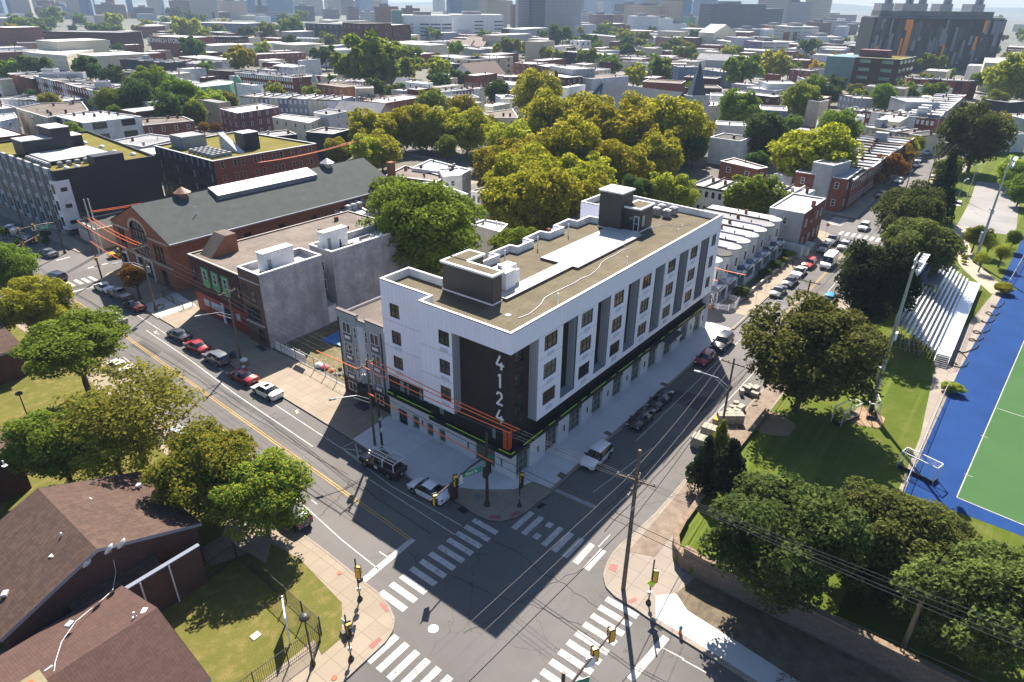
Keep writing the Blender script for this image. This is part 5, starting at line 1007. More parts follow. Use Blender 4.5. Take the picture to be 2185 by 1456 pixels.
# stone blocks dumped at the kerb
blkm=M('cut_stone_block',(.32,.3,.25),.9,.25,scale=2); blky=M('yellow_marked_stone',(.5,.33,.08),.9,.2)
sb=MB().box(-.5,.5,-.25,.25,0,.5)
sbm=sb.mesh('stone_block',blkm)
def blocks(cx,cy,nx_,ny_,nz,lab,rz=.05,sx=1.0,sy=.5,sz=.55):
    n=0
    for k in range(nz):
        for i in range(nx_):
            for j in range(ny_):
                n+=1; me=sbm; ca,sa=math.cos(rz),math.sin(rz); x=(i-(nx_-1)/2)*(sx+.04);y=(j-(ny_-1)/2)*(sy+.04)
                o=inst(me,'stone_block',None,(cx+x*ca-y*sa,cy+x*sa+y*ca,.13+k*(sz+.01)),rz+rnd.uniform(-.03,.03),blky if (i==0 and k==nz-1 and j%2==1 and 'tarp' not in lab and 'third' in lab) else None,scale=(sx,sy/.5,sz/.5))
                tag(o,'cut stone block, %s course, %s from the road in the %s kerbside stack'%(['bottom','top','third'][k],ORDS[(ny_-1-j)*nx_+i],lab),'stone block','stone blocks stacked at the kerb')
blocks(19.6,-12.2,1,3,2,'nearest',.05,1.3,.6,.6); blocks(22.3,-12.4,1,4,2,'second',.1,1.2,.55,.6); blocks(25.6,-12.0,1,2,1,'third',.1,1.3,.6,.6); blocks(26.4,-13.0,3,2,2,'fourth',-.9,1.0,.5,.6)
q=random.Random(11)
for i,(x,y) in enumerate(((28,-12.4),(28.6,-13),(29.3,-12.3),(27.9,-11.9),(29.6,-13.1),(30.7,-12.1),(33.6,-11.7),(34.6,-12.0),(34.2,-13.2),(35.2,-12.9),(35.9,-12.0))):
    o=inst(sbm,'stone_block',None,(x,y,.13),q.uniform(0,3),scale=(q.uniform(.6,1.1),q.uniform(1,1.6),q.uniform(.8,2.0))); tag(o,'loose rough stone block, %s along the kerb beyond the neat stacks'%ordn(i),'stone block','loose stone blocks at the kerb')
for i in range(14):
    x,y=25+q.random()*9,-14.4+q.random()*1.3; o=MB().lathe(0,0,[(.02,.12),(.18,.1),(.26,0),(.2,-.1)],6).build('rubble',stone_c); o.location=(x,y,.15); o.scale=(q.uniform(.6,1.7),q.uniform(.5,1.3),1); tag(o,'piece of broken paving on the worn path beside the stone blocks','rubble','broken paving on the worn path')
t=thing('kerb_rubbish','heap of broken branches and a black grate on the bright pavement','rubbish',(-4.4,-30.5,.14)); q2=random.Random(2); mb=MB()
for i in range(60): a=Vector((q2.uniform(-.9,.9),q2.uniform(-1.3,1.3),q2.uniform(.02,.3))); b=a+Vector((q2.uniform(-.5,.5),q2.uniform(-.5,.5),q2.uniform(-.1,.15))); mb.tube([a,b],.03,4)
mb.build('branches',M('dead_wood',(.14,.09,.05),.9,.3),t); MB().box(-.2,.9,-2.6,-1.4,0,.12).build('grate',fr_d,t)
# ================================================ VEHICLES
CARS={ # stations: x, zlow, half width, belt z, roof half width, top z
'sedan':dict(L=4.75,r=.33,wb=(-1.42,1.4),st=[(-2.38,.42,.70,.72,.62,.74),(-2.3,.3,.82,.92,.70,.98),(-1.75,.25,.9,.98,.72,1.07),(-1.5,.25,.91,.97,.68,1.13),(-.85,.22,.92,.95,.6,1.41),(0,.22,.92,.93,.62,1.46),(.45,.22,.92,.92,.61,1.41),(1.25,.22,.92,.9,.7,.99),(1.8,.22,.9,.84,.66,.9),(2.2,.28,.84,.72,.6,.78),(2.37,.4,.66,.6,.5,.62)],g=(3,7)),
'suv':dict(L=4.5,r=.37,wb=(-1.36,1.36),st=[(-2.25,.5,.74,.8,.62,.85),(-2.2,.38,.86,1.08,.62,1.2),(-1.95,.32,.9,1.06,.66,1.56),(-1.2,.3,.92,1.05,.68,1.66),(0,.3,.93,1.03,.68,1.67),(.4,.3,.93,1.02,.66,1.6),(1.05,.3,.92,1.0,.74,1.08),(1.75,.3,.9,.95,.7,1.0),(2.1,.35,.85,.85,.62,.9),(2.25,.45,.7,.65,.52,.68)],g=(1,6)),
'hatch':dict(L=4.0,r=.31,wb=(-1.25,1.25),st=[(-2.0,.42,.7,.75,.6,.8),(-1.95,.3,.82,1.0,.6,1.1),(-1.6,.25,.87,1.0,.62,1.42),(-.9,.25,.88,.97,.62,1.5),(.1,.25,.88,.95,.62,1.5),(.5,.25,.88,.93,.6,1.42),(1.15,.25,.87,.9,.68,1.0),(1.6,.27,.84,.82,.62,.88),(1.9,.3,.78,.7,.56,.74),(2.0,.42,.62,.58,.45,.6)],g=(1,6)),
'van':dict(L=5.9,r=.36,wb=(-1.8,1.75),st=[(-2.95,.45,.95,1.2,.85,2.2),(-2.9,.35,1.0,1.35,.88,2.45),(-1,.32,1.02,1.35,.88,2.55),(.9,.32,1.02,1.32,.86,2.52),(1.35,.32,1.02,1.3,.8,2.3),(2.1,.32,1.0,1.25,.82,1.35),(2.7,.35,.95,1.05,.78,1.12),(2.93,.45,.85,.8,.68,.85)],g=(3,5)),
'pickup':dict(L=5.6,r=.4,wb=(-1.75,1.75),st=[(-2.8,.5,.9,1.05,.84,1.12),(-2.75,.4,.95,1.1,.86,1.14),(-.75,.38,.97,1.1,.86,1.14),(-.7,.38,.97,1.1,.72,1.3),(-.5,.38,.97,1.1,.7,1.76),(.4,.38,.97,1.1,.72,1.82),(.75,.38,.97,1.1,.7,1.74),(1.4,.38,.96,1.1,.8,1.2),(2.3,.4,.93,1.05,.78,1.1),(2.7,.45,.88,.85,.74,.9),(2.8,.5,.78,.65,.6,.7)],g=(3,7))}
cglass=Mgloss('car_glass',(.012,.014,.018),.04,spec=.8); tyre=M('tyre_rubber',(.012,.012,.013),.8,.1); rim=Mgloss('wheel_rim',(.3,.3,.31),.3,metal=.7); hl=Mgloss('headlamp_glass',(.6,.62,.65),.1); tl=Mgloss('tail_lamp',(.35,.01,.01),.2)
_cm={}
def carmesh(kind):
    if kind in _cm: return _cm[kind]
    S=CARS[kind]; st=S['st']; g0,g1=S['g']; mb=MB(); gb=MB()
    def ring(s):
        x,zl,w,zb,wr,zt=s; return [(x,-w*.96,zl),(x,-w,zl+(zb-zl)*.45),(x,-w*.985,zb),(x,-wr,zt-.03 if zt-zb>.2 else (zt+zb)/2),(x,-wr*.8,zt),(x,0,zt+.02),(x,wr*.8,zt),(x,wr,zt-.03 if zt-zb>.2 else (zt+zb)/2),(x,w*.985,zb),(x,w,zl+(zb-zl)*.45),(x,w*.96,zl)]
    rs=[ring(s) for s in st]
    n=11
    for i in range(len(st)-1):
        a,b=rs[i],rs[i+1]
        for j in range(n-1):
            isg=False
            if g0<=i<g1 and j in (2,7): isg=True # side glass
            if (i==g1-1 or i==g0) and j in (3,4,5,6) and abs(st[i][5]-st[i+1][5])>.22 and kind!='van': isg=True
            if kind=='van' and i in (3,4) and j in (3,4,5,6) : isg=(i==4)
            if kind=='van' and j in (2,7): isg=(i==3 or i==4)
            if kind=='pickup' and j in (3,4,5,6): isg=(i in (3,6))
            if kind=='pickup' and j in (2,7): isg=(i in (4,5))
            if kind in('suv','hatch') and j in (3,4,5,6): isg=(i in(1,5))
            (gb if isg else mb).quad(a[j],b[j],b[j+1],a[j+1])
    mb.poly(rs[0][::-1]) ; mb.poly(rs[-1])
    mb.quad(*[(st[k][0]*.95,s_*st[k][2]*.9,st[4][1]+.02) for k,s_ in ((0,-1),(-1,-1),(-1,1),(0,1))][::-1])
    def fin(b,name,mat,merge=True):
        me=b.mesh(name,mat); bm=bmesh.new(); bm.from_mesh(me); bmesh.ops.remove_doubles(bm,verts=bm.verts,dist=.001); bmesh.ops.recalc_face_normals(bm,faces=bm.faces); bm.to_mesh(me); bm.free()
        me.polygons.foreach_set('use_smooth',[True]*len(me.polygons)); me.set_sharp_from_angle(angle=R(32)); return me
    body=fin(mb,'body',fr_w); gl=fin(gb,'windows',cglass); r=S['r']
    def ycyl(b,x,y0,y1,z,rad,seg=16,m=0):
        n0=len(b.v)
        for y in (y0,y1):
            for k in range(seg): b.v.append((x+rad*math.cos(2*math.pi*k/seg),y,z+rad*math.sin(2*math.pi*k/seg)))
        for k in range(seg): k2=(k+1)%seg; b.f.append((n0+k,n0+seg+k,n0+seg+k2,n0+k2)); b.m.append(m)
        b.f.append(tuple(n0+k for k in range(seg))); b.m.append(m); b.f.append(tuple(n0+seg+k for k in range(seg-1,-1,-1))); b.m.append(m)
    ty=MB(); ycyl(ty,0,-.12,.12,0,r); ty=ty.mesh('wheel',tyre); rm=MB(); ycyl(rm,0,-.13,.13,0,r*.6,12); rm=rm.mesh('rim',rim)
    ar=MB(); 
    for x in S['wb']:
        for s_ in (-1,1): w=max(q[2] for q in st); ycyl(ar,x,s_*(w-.06),s_*(w+.004),r+.03,r+.07,18)
    ar=ar.mesh('wheel_arch',black)
    f=st[-2]; b_=st[1]; L=st[-1][0]
    hm=MB().box(-.04,.04,-.17,.17,-.06,.06).mesh('headlight',hl); tm=MB().box(-.04,.04,-.16,.16,-.07,.07).mesh('tail_light',tl); mir=MB().box(-.08,.08,-.1,.1,-.06,.07).mesh('wing_mirror',fr_d)
    pm=MB().box(-.02,.02,-.18,.18,-.07,.07).mesh('number_plate',R_['w']); gr=MB().box(-.03,.03,-.42,.42,-.07,.07).mesh('grille',fr_d)
    _cm[kind]=(S,body,gl,ty,rm,ar,hm,tm,mir,pm,gr); return _cm[kind]
paints={}
def paint(n):
    if n not in paints:
        col=dict(white=(.75,.75,.76),silver=(.38,.39,.41),grey=(.13,.14,.155),dark=(.045,.05,.06),black=(.012,.012,.014),red=(.28,.015,.02),maroon=(.09,.012,.02),brightred=(.5,.03,.03),blue=(.03,.22,.45),tan=(.2,.17,.14),yellow=(.5,.35,.04),green=(.03,.05,.04))[n]
        paints[n]=Mgloss(n+'_car_paint',col,.3,.15 if n not in('white',) else 0,.6)
    return paints[n]
def car(kind,col,x,y,head,label,z=0.,cat=None,far=False,group=None):
    S,body,gl,ty,rm,ar,hm,tm,mir,pm,gr=carmesh(kind); st=S['st']; r=S['r']
    t=thing('moving_'+kind if 'driving' in label else 'parked_'+kind,label,cat or {'sedan':'car','suv':'car','hatch':'car','van':'van','pickup':'pickup truck'}[kind],(x,y,z),R(head),group)
    t.name={'sedan':'saloon_car','suv':'suv','hatch':'hatchback_car','van':'van','pickup':'pickup_truck'}[kind]
    inst(body,'body',t,mat=paint(col)); inst(gl,'windows',t); inst(ar,'wheel_arches',t)
    w=max(q[2] for q in st)
    for wx_ in S['wb']:
        for s_ in (-1,1): o=inst(ty,'wheel',t,(wx_,s_*(w-.09),r)); inst(rm,'rim',o)
    f=st[-2]; b_=st[1]
    for s_ in (-1,1):
        inst(hm,'headlight',t,((f[0]+st[-1][0])/2+.02,s_*(f[2]-.2),f[3]-.07),s_*-.35); inst(tm,'tail_light',t,(b_[0]-.03,s_*(b_[2]-.17),b_[3]-.08),s_*.15)
        inst(mir,'wing_mirror',t,(st[S['g'][1]][0]-.25 if kind!='van' else 1.6,s_*(w+.07),st[S['g'][1]][3]+.08))
    inst(pm,'number_plate',t,(st[0][0]-.02,0,.6)); inst(gr,'grille',t,(st[-1][0]-.01,0,.5))
    return t
def carpx(kind,col,c,u,v,head,label,x=None,y=None,z=0,**k):
    q=G(c,u,v,.75+z); return car(kind,col,q.x if x is None else x,q.y if y is None else y,head,label,z,**k)
hB=92.4
carpx('sedan','white','D',660,390,hB,'white saloon car parked first behind the far left crosswalk')
carpx('pickup','tan','D',762,438,hB,'tan pickup truck parked behind the white car by the brick hall')
carpx('sedan','maroon','D',850,505,hB,'dark maroon car parked behind the tan pickup in the hall shade')
carpx('sedan','silver','D',730,588,hB,'silver saloon car driving up the street past the brick hall')
carpx('sedan','dark','D',1135,690,hB,'dark slate saloon car parked ahead of two maroon and grey cars')
carpx('sedan','red','D',1250,763,hB,'deep red saloon car parked between dark saloon and grey SUV')
carpx('suv','grey','D',1372,838,hB,'dark grey SUV parked near the black bin and utility pole')
carpx('sedan','red','D',1540,952,hB,'dark red coupe parked behind the grey SUV, ahead of the white car')
t=carpx('sedan','white','D',1692,1045,hB,'white saloon car with sunroof parked in sunlight beside the pavement')
MB().box(-.45,.1,-.33,.33,1.44,1.49).build('sunroof',cglass,t)
pu=carpx('pickup','black','x',816,988,hB,'black pickup truck carrying a ladder rack beside the twin poles')
mb=MB()
for x in (-2.5,-.9): 
    for s_ in (-1,1): mb.box(x-.04,x+.04,s_*.85-.04,s_*.85+.04,1.1,2.05)
    mb.box(x-.04,x+.04,-.89,.89,2.0,2.08)
for s_ in (-1,1): mb.box(-2.7,1.1,s_*.85-.03,s_*.85+.03,2.08,2.14)
mb.box(1.0,1.06,-.85,.85,2.06,2.12); mb.build('ladder_rack',fr_w,pu); mb=MB()
for s_ in (.05,.55): mb.box(-2.6,1.3,s_-.03,s_+.03,2.16,2.25)
for i in range(13): mb.box(-2.5+.3*i,-2.46+.3*i,.05,.55,2.18,2.23)
mb.build('ladder',al,pu); MB().box(-2.6,-.8,-.7,.7,.95,1.16).build('truck_bed',black,pu); MB().box(-.2,.25,.975,.985,.6,.95).build('door_sticker',fr_w,pu)
carpx('sedan','white','x',915,1043,hB,'white saloon car parked at the corner beneath the signal arm')
carpx('suv','dark','D',350,325,104,'dark SUV driving into the far left intersection')
carpx('sedan','grey','D',305,172,96,'grey coupe stopped in shade before the far left intersection')
carpx('suv','black','D',175,90,94,'black SUV parked in the shade by the far left dark block')
carpx('suv','yellow','D',765,175,170,'yellow and black car half hidden behind the brick hall corner')
carpx('sedan','white','D',70,18,96,'white car parked up the street behind the far left signal arm'); carpx('suv','silver','D',105,50,96,'silver SUV parked behind the white car at far left')
carpx('sedan','white','D',765,888,hB,'white car mostly hidden under the green street tree',x=-13.4); carpx('sedan','silver','D',1235,1290,hB,'silver car half hidden under the thin yellow green tree',x=-16.3); carpx('suv','dark','G',1840,395,hB,'dark car under the yellow and green tree at the kerb',x=-16.6)
hA=181
carpx('suv','white','x',1273,972,hA,'white SUV with black trim parked beside the white building')
carpx('sedan','black','x',1369,890,hA,'nearer black saloon car of the pair beside the white building'); carpx('sedan','black','x',1410,850,hA,'further black saloon car of the pair beside the white building')
carpx('hatch','red','x',1505,762,hA,'small red hatchback parked in front of a large black SUV')
t=carpx('suv','black','x',1541,730,hA,'large black SUV with roof rails parked at the side drive'); t.scale=(1.13,1.08,1.12)
carpx('sedan','grey','F',612,415,hA,'grey saloon car, nearest in the parked line by the bayed houses'); carpx('sedan','dark','F',690,352,hA,'dark saloon car, second in the parked line by the bayed houses'); carpx('sedan','white','F',745,292,hA,'white car, third in the parked line by the bayed houses'); t=carpx('suv','brightred','F',806,240,hA,'bright red estate car parked behind the white car')
carpx('pickup','dark','F',903,142,hA,'dark pickup truck parked outside the grey corner house'); carpx('pickup','grey','F',955,92,hA,'grey pickup truck parked last before the far crosswalk')
carpx('van','white','F',930,238,hA,'tall white delivery van driving down the street')
carpx('suv','silver','F',1030,130,hA,'pale silver SUV driving behind the white van')
carpx('hatch','blue','F',943,455,0,'bright blue hatchback parked on the tree side of the street'); carpx('sedan','white','F',900,502,0,'white car with sunroof parked behind the blue hatchback',cat='car')
carpx('suv','white','F',1156,8,hA,'white SUV driving across the far intersection')
far=[('suv','white',1550,967),('sedan','silver',1502,1012),('suv','white',1478,1043),('sedan','dark',1438,1083),('sedan','white',1375,1140),('suv','black',1258,1232)]
for i,(k_,c_,u,v) in enumerate(far): carpx(k_,c_,'C',u,v,hA,'%s parked car, %s from the far end by the orange street trees'%(c_,ORDS[i]),group='cars along the far left kerb')
far=[('suv','dark',1675,960,'driving away in the middle of the far street'),('sedan','dark',1700,1000,'parked right of the far street beside a pole'),('sedan','silver',1608,1108,'parked beside the yellow car'),('sedan','yellow',1594,1148,'parked beyond the leaning conifer'),('suv','grey',1572,1182,'parked behind the yellow car'),('suv','dark',1528,1226,'parked between pole and conifer'),('suv','black',1470,1268,'parked nearest under the round street tree'),('sedan','white',1665,858,'upper of two white cars past the far junction'),('suv','white',1652,876,'lower of two white cars past the far junction'),('sedan','white',1528,882,'small and parked at the far cross street'),('sedan','silver',1800,725,'parked far up the street at left'),('suv','white',1843,685,'parked far up the street beside the bushes'),('sedan','white',1895,650,'farthest car visible at the end of the street'),('suv','white',1745,1300,'at the car park edge beside the street lamp')]
for k_,c_,u,v,l_ in far: carpx(k_,c_,'C',u,v,hA if u<1600 and v>1090 or 1 else 0,('%s car %s'%(c_,l_)))
# motorcycle on the pavement
def motorbike(x,y,rz,label):
    t=thing('motorcycle',label,'motorcycle',(x,y,.14),rz)
    wh=MB()
    for wx_ in (-.7,.7):
        n=14; mb=MB(); mb.tube([(wx_+.3*math.cos(2*math.pi*i/n),0,.32+.3*math.sin(2*math.pi*i/n)) for i in range(n+1)],.06,6); mb.build('wheel',tyre,t); 
    MB().box(-.35,.35,-.13,.13,.3,.62).build('engine',metal,t); MB().lathe(.15,0,[(.02,.62),(.17,.68),(.2,.8),(.1,.92),(.02,.93)],10).build('fuel_tank',paint('maroon'),t); MB().box(-.75,-.05,-.13,.13,.68,.78).build('seat',black,t); MB().tube([(.7,0,.32),(.5,0,.95),(.42,-.33,1.05)],.03,6).tube([(.5,0,.95),(.42,.33,1.05)],.03,6).build('handlebar',metal,t); MB().box(-.85,-.55,-.16,.16,.6,.72).build('rear_mudguard',paint('maroon'),t)
motorbike(*G2('D',1010,525,.5),.3,'dark red motorcycle parked on the pavement by the utility pole')
tag(MB().box(-.3,.3,-.3,.3,0,.7).box(-.33,.33,-.33,.33,.7,.78).build('wheelie_bin',fr_d),'black square bin on the pavement behind the grey SUV','bin').location=(*G2('D',1475,835,.3),.13)
t=thing('litter_pile','white bags heaped on a brown box at the foot of the pole','rubbish',(*G2('D',1550,880,.4),.13)); MB().box(-.4,.4,-.4,.4,0,.6).build('box',M('cardboard',(.25,.15,.08),.9,.1),t); MB().lathe(.05,.1,[(.05,.6),(.45,.65),(.5,.85),(.3,1.05),(.02,1.1)],9).build('bag',fr_w,t); MB().lathe(-.5,-.5,[(.05,0),(.25,.05),(.25,.25),(.02,.4)],8).build('bag',fr_w,t)
for u,v,m_,l_ in ((1885,1192,'yellow','yellow scrap of paper'),(1880,1180,'white','white scrap of paper')): 
    q=G('D',u,v,.02); o=MB().poly([(-.18,-.1,0),(.2,-.12,.02),(.16,.14,.05),(-.15,.1,.01)]).build('paper_litter',M('litter_'+m_,(.7,.6,.3) if m_=='yellow' else (.7,.7,.7),.8,.1)); o.location=(q.x,q.y,.02); tag(o,l_+' lying in the empty parking lane','litter')
# ================================================ STREET FURNITURE
def textmesh(s,size,mat,name='lettering'):
    cu=bpy.data.curves.new(name,'FONT'); cu.body=s; cu.size=size; cu.align_x='CENTER'; cu.align_y='CENTER'; cu.extrude=.01; cu.offset=size*.015
    o=bpy.data.objects.new(name,cu); COL.objects.link(o); dg=bpy.context.evaluated_depsgraph_get(); me=bpy.data.meshes.new_from_object(o.evaluated_get(dg)); bpy.data.objects.remove(o); me.materials.clear(); me.materials.append(mat); return me
def text(s,size,mat,parent,loc,rz,name='lettering'): # upright, reads towards local -y
    o=inst(textmesh(s,size,mat),name,parent,loc); o.rotation_euler=(R(90),0,rz); return o
def upole(x,y,h,label,arms=(),lamp=None,tr=None,mat=None,r=.15,group=None):
    t=thing('utility_pole',label,'utility pole',(x,y,.1),0,group); MB().tube([(0,0,-.1),(0,0,h*.5),(0,0,h)],r,10,0,r*.68).build('pole',mat or wood_pole,t)
    for z,L,a in arms:
        ca,sa=math.cos(a),math.sin(a); MB().obox((.14*-sa,.14*ca),L,.1,z-.06,z+.06,a).build('cross_arm',wood_pole,t); mb=MB()
        for k in (-.46,-.2,.2,.46): mb.cyl(L*k*ca-.14*sa,L*k*sa+.14*ca,z+.06,z+.26,.05,6)
        for s_ in (-1,1): mb.tube([(s_*L*.25*ca-.14*sa,s_*L*.25*sa+.14*ca,z-.05),(0,0,z-.6)],.02,4)
        mb.build('insulators',R_['s'],t)
    if lamp:
        dx,dy,z=lamp; MB().tube([(0,0,z-.5),(dx*.4,dy*.4,z+.35),(dx,dy,z+.55)],.045,6).tube([(0,0,z-1.0),(dx*.5,dy*.5,z+.2)],.025,5).build('lamp_arm',steel,t); MB().obox((dx*1.12,dy*1.12),.75,.26,z+.48,z+.62,math.atan2(dy,dx)).build('street_light',R_['s'],t)
    if tr:
        mb=MB().lathe(tr[0],tr[1],[(.02,tr[2]-.55),(.26,tr[2]-.5),(.27,tr[2]+.4),(.2,tr[2]+.5),(.02,tr[2]+.52)],12).cyl(tr[0],tr[1],tr[2]+.5,tr[2]+.85,.06,6); mb.build('transformer',R_['s'],t)
    return t
upole(-.1,92.8,11.2,'wooden utility pole with yellow box at the far left corner',[(10.8,2.2,.2)]); upole(-.9,71.7,11,'utility pole with transformer in front of the brick hall',[(10.5,2.4,0)],(-3,1.5,8),(.3,-.3,7.0))
upole(-1.5,46.6,10.5,'utility pole with one cross arm in front of the weathered block building',[(10.0,2.6,0.05)],(-3.6,1.0,7.2)); upole(-3.4,16.7,11,'tall brown utility pole with transformer by the ladder pickup',[(10.4,2.6,.1)],(-3.2,1.6,6.6),(-.45,.1,8.9))
upole(-3.2,15.7,6.6,'shorter dark pole with small signs beside the tall brown one',mat=M('dark_pole',(.05,.04,.035),.8,.2)); 
upole(-4.1,-15.7,14.7,'tallest bare wooden pole at the lower corner crosswalk',r=.2,arms=[(11.9,3.2,R(100)),(11.2,3.2,R(10))]); upole(22.1,-13.5,10.8,'wooden pole with street light rising over the dumped stone blocks',[(10.2,2.6,R(90))],(-.6,3.2,7.6))
q=G('F',783,345,11); upole(q.x,-13.2,11,'wooden pole with two cross arms beside the big round street tree',[(10.7,2.8,R(90)),(9.3,2.8,R(90))],(-.5,3.0,6.5)); upole(76.4,-12.9,10.4,'wooden pole among the trees opposite the bayed houses',[(9.9,2.2,R(90))])
for c,b,l_ in (('C',(1550,1195),'wooden pole by the parked cars beyond the far crosswalk'),('C',(1690,1005),'wooden pole at the right kerb far up the street'),('C',(1400,1270),'thin grey pole on the left pavement past the far crosswalk')):
    q=G(c,*b); upole(q.x,q.y,10.5,l_,[(9.9,2.2,R(90))])
for u,v,l_ in ((630,185,'pale concrete utility pole at the far left corner'),(655,180,'dark metal pole beside the pale concrete one')): q=G('D',u,v); upole(q.x,q.y,10.8,l_,mat=concrete if 'pale' in l_ else metal_d)
for c,u,v,l_ in (('A',150,1456,'dark pole by the cars parked at far left'),('A',240,1000,'thin pole among white roofs at far left')): q=G(c,u,v); upole(q.x,q.y,10,l_)
tag(MB().box(-.22,.22,-.2,.2,0,.5).build('signal_box',M('signal_yellow2',(.6,.35,.03),.5,.1)),'yellow box strapped on the far left wooden pole','box').location=(-.3,92.5,3.6)
# wires
wirem=M('wire_grey',(.2,.19,.18),.6,.1); wired=M('wire_dark',(.02,.02,.02),.7,.1)
def sag(a,b,s,n=14): a=Vector(a);b=Vector(b); return [a+(b-a)*i/n-Vector((0,0,s*4*(i/n)*(1-i/n))) for i in range(n+1)]
def wire(a,b,s,label,group,r=.016,mat=None,sleeve=None):
    pts=sag(a,b,s); tag(MB().tube(pts,r,4,cap=False).build('overhead_wire',mat or wirem),label,'wire',group)
    if sleeve:
        f0,f1=sleeve; P_=[]; n=24
        for i in range(n+1):
            f=f0+(f1-f0)*i/n; k=f*14; j=min(13,int(k)); P_.append(pts[j].lerp(pts[j+1],k-j))
        tag(MB().tube(P_,.052,7).build('wire_sleeve',orange_w),'orange sleeve on the '+label.replace('thin ',''),'wire cover','orange wire sleeves')
gB='overhead wires along the left street'; gA='overhead wires along the right street'
offs=(-1.2,-.5,.5,1.2); nmo=('outermost','second','third','innermost')
PB=[(1.5,131,10.8),(-.1,92.8,10.9),(-.9,71.7,10.6),(-1.5,46.6,10.2),(-3.4,16.7,10.5),(-4.1,-15.7,11.9),(-1.0,-62,12.3)]
spn=('far left dark block','far left corner','brick hall','dark brick shop and empty lot','white corner building','retaining wall')
for i in range(len(PB)-1):
    for j,o_ in enumerate(offs):
        sl_=None
        if i==4 and j in (1,2,3): sl_=(-.0+.0,.62) if j else None
        if i==1 and j!=1: sl_=(0,.9)
        a=(PB[i][0]+o_*(1 if i!=5 else .2),PB[i][1]+(o_ if i==5 else 0),PB[i][2]); b=(PB[i+1][0]+o_*(1 if i!=4 else .3),PB[i+1][1]-(o_*.3 if i==4 else 0),PB[i+1][2])
        wire(a,b,.5,'thin %s top wire spanning beside the %s'%(nmo[j],spn[i]),gB,mat=wirem,sleeve=sl_)
    wire((PB[i][0],PB[i][1],7.6),(PB[i+1][0],PB[i+1][1],7.9),.5,'thick lower cable spanning beside the %s'%spn[i],gB,.035,wired)
    wire((PB[i][0]-.2,PB[i][1],7.1),(PB[i+1][0]-.2,PB[i+1][1],7.3),.6,'lowest dark cable spanning beside the %s'%spn[i],gB,.03,wired,sleeve=(0,.55) if i in (4,1) else None)
for (a,b) in (((-4.4,22,9.6),(-3.4,16.7,10.5)),): wire((-4.7,23.5,10.45),(-4.6,16.7,10.5),.0,'short outer wire end by the transformer pole',gB,sleeve=(0,1))
PA=[(-75,-11.6,10.6),(-4.1,-15.7,11.2),(22.1,-13.5,10.3),(50.5,-13.2,10.6),(76.4,-12.9,10),(104,-13,10.3),(150,-13,10.3),(260,-11,10)]
spa=('bottom crosswalk','dumped stone blocks','small red hatchback','bayed houses','grey corner house','orange street trees','far street end')
for i in range(len(PA)-1):
    for j,o_ in enumerate((-1.1,0,1.1)):
        wire((PA[i][0],PA[i][1]+o_,PA[i][2]),(PA[i+1][0],PA[i+1][1]+o_,PA[i+1][2]),.6,'thin %s wire over the road by the %s'%(('right','middle','left')[j],spa[i]),gA,mat=wirem)
    wire((PA[i][0],PA[i][1],7.8),(PA[i+1][0],PA[i+1][1],7.8),.6,'dark lower cable over the road edge by the %s'%spa[i],gA,.035,wired)
wire((50.5,-13.2,8),(57,2.3,5.5),.5,'thin service wire to the end bayed house',gA); wire(G('F',120,240,8.4),G('F',400,317,8.0),.2,'short service wire in front of the bayed houses',gA,sleeve=(.1,1))
wire(G('F',120,330,6.8),G('F',228,353,6.6),.1,'low service wire beside the white building far corner',gA,sleeve=(.1,1))
wire((22.1,-13.5,8),(-1.3,-2.3,4.6),.4,'thin wire from stone block pole to slim corner signal',gA); 
q=G('D',1250,410,8); w0=(8,100,11); 
for j in range(3): wire((2.5+.4*j,98+.3*j,10.7-.3*j),(29,92-j,12.5-.1*j),.6,'%s wire crossing above the brick hall ridge'%('upper','middle','lower')[j],gB,sleeve=(.02,.32) if j<2 else None)
for j in range(2): wire((35+.5*j,94,14.6),(58,90+j,16.2),.5,'%s sleeved wire behind the ridge skylight'%('left','right')[j],gB,sleeve=(0,1))
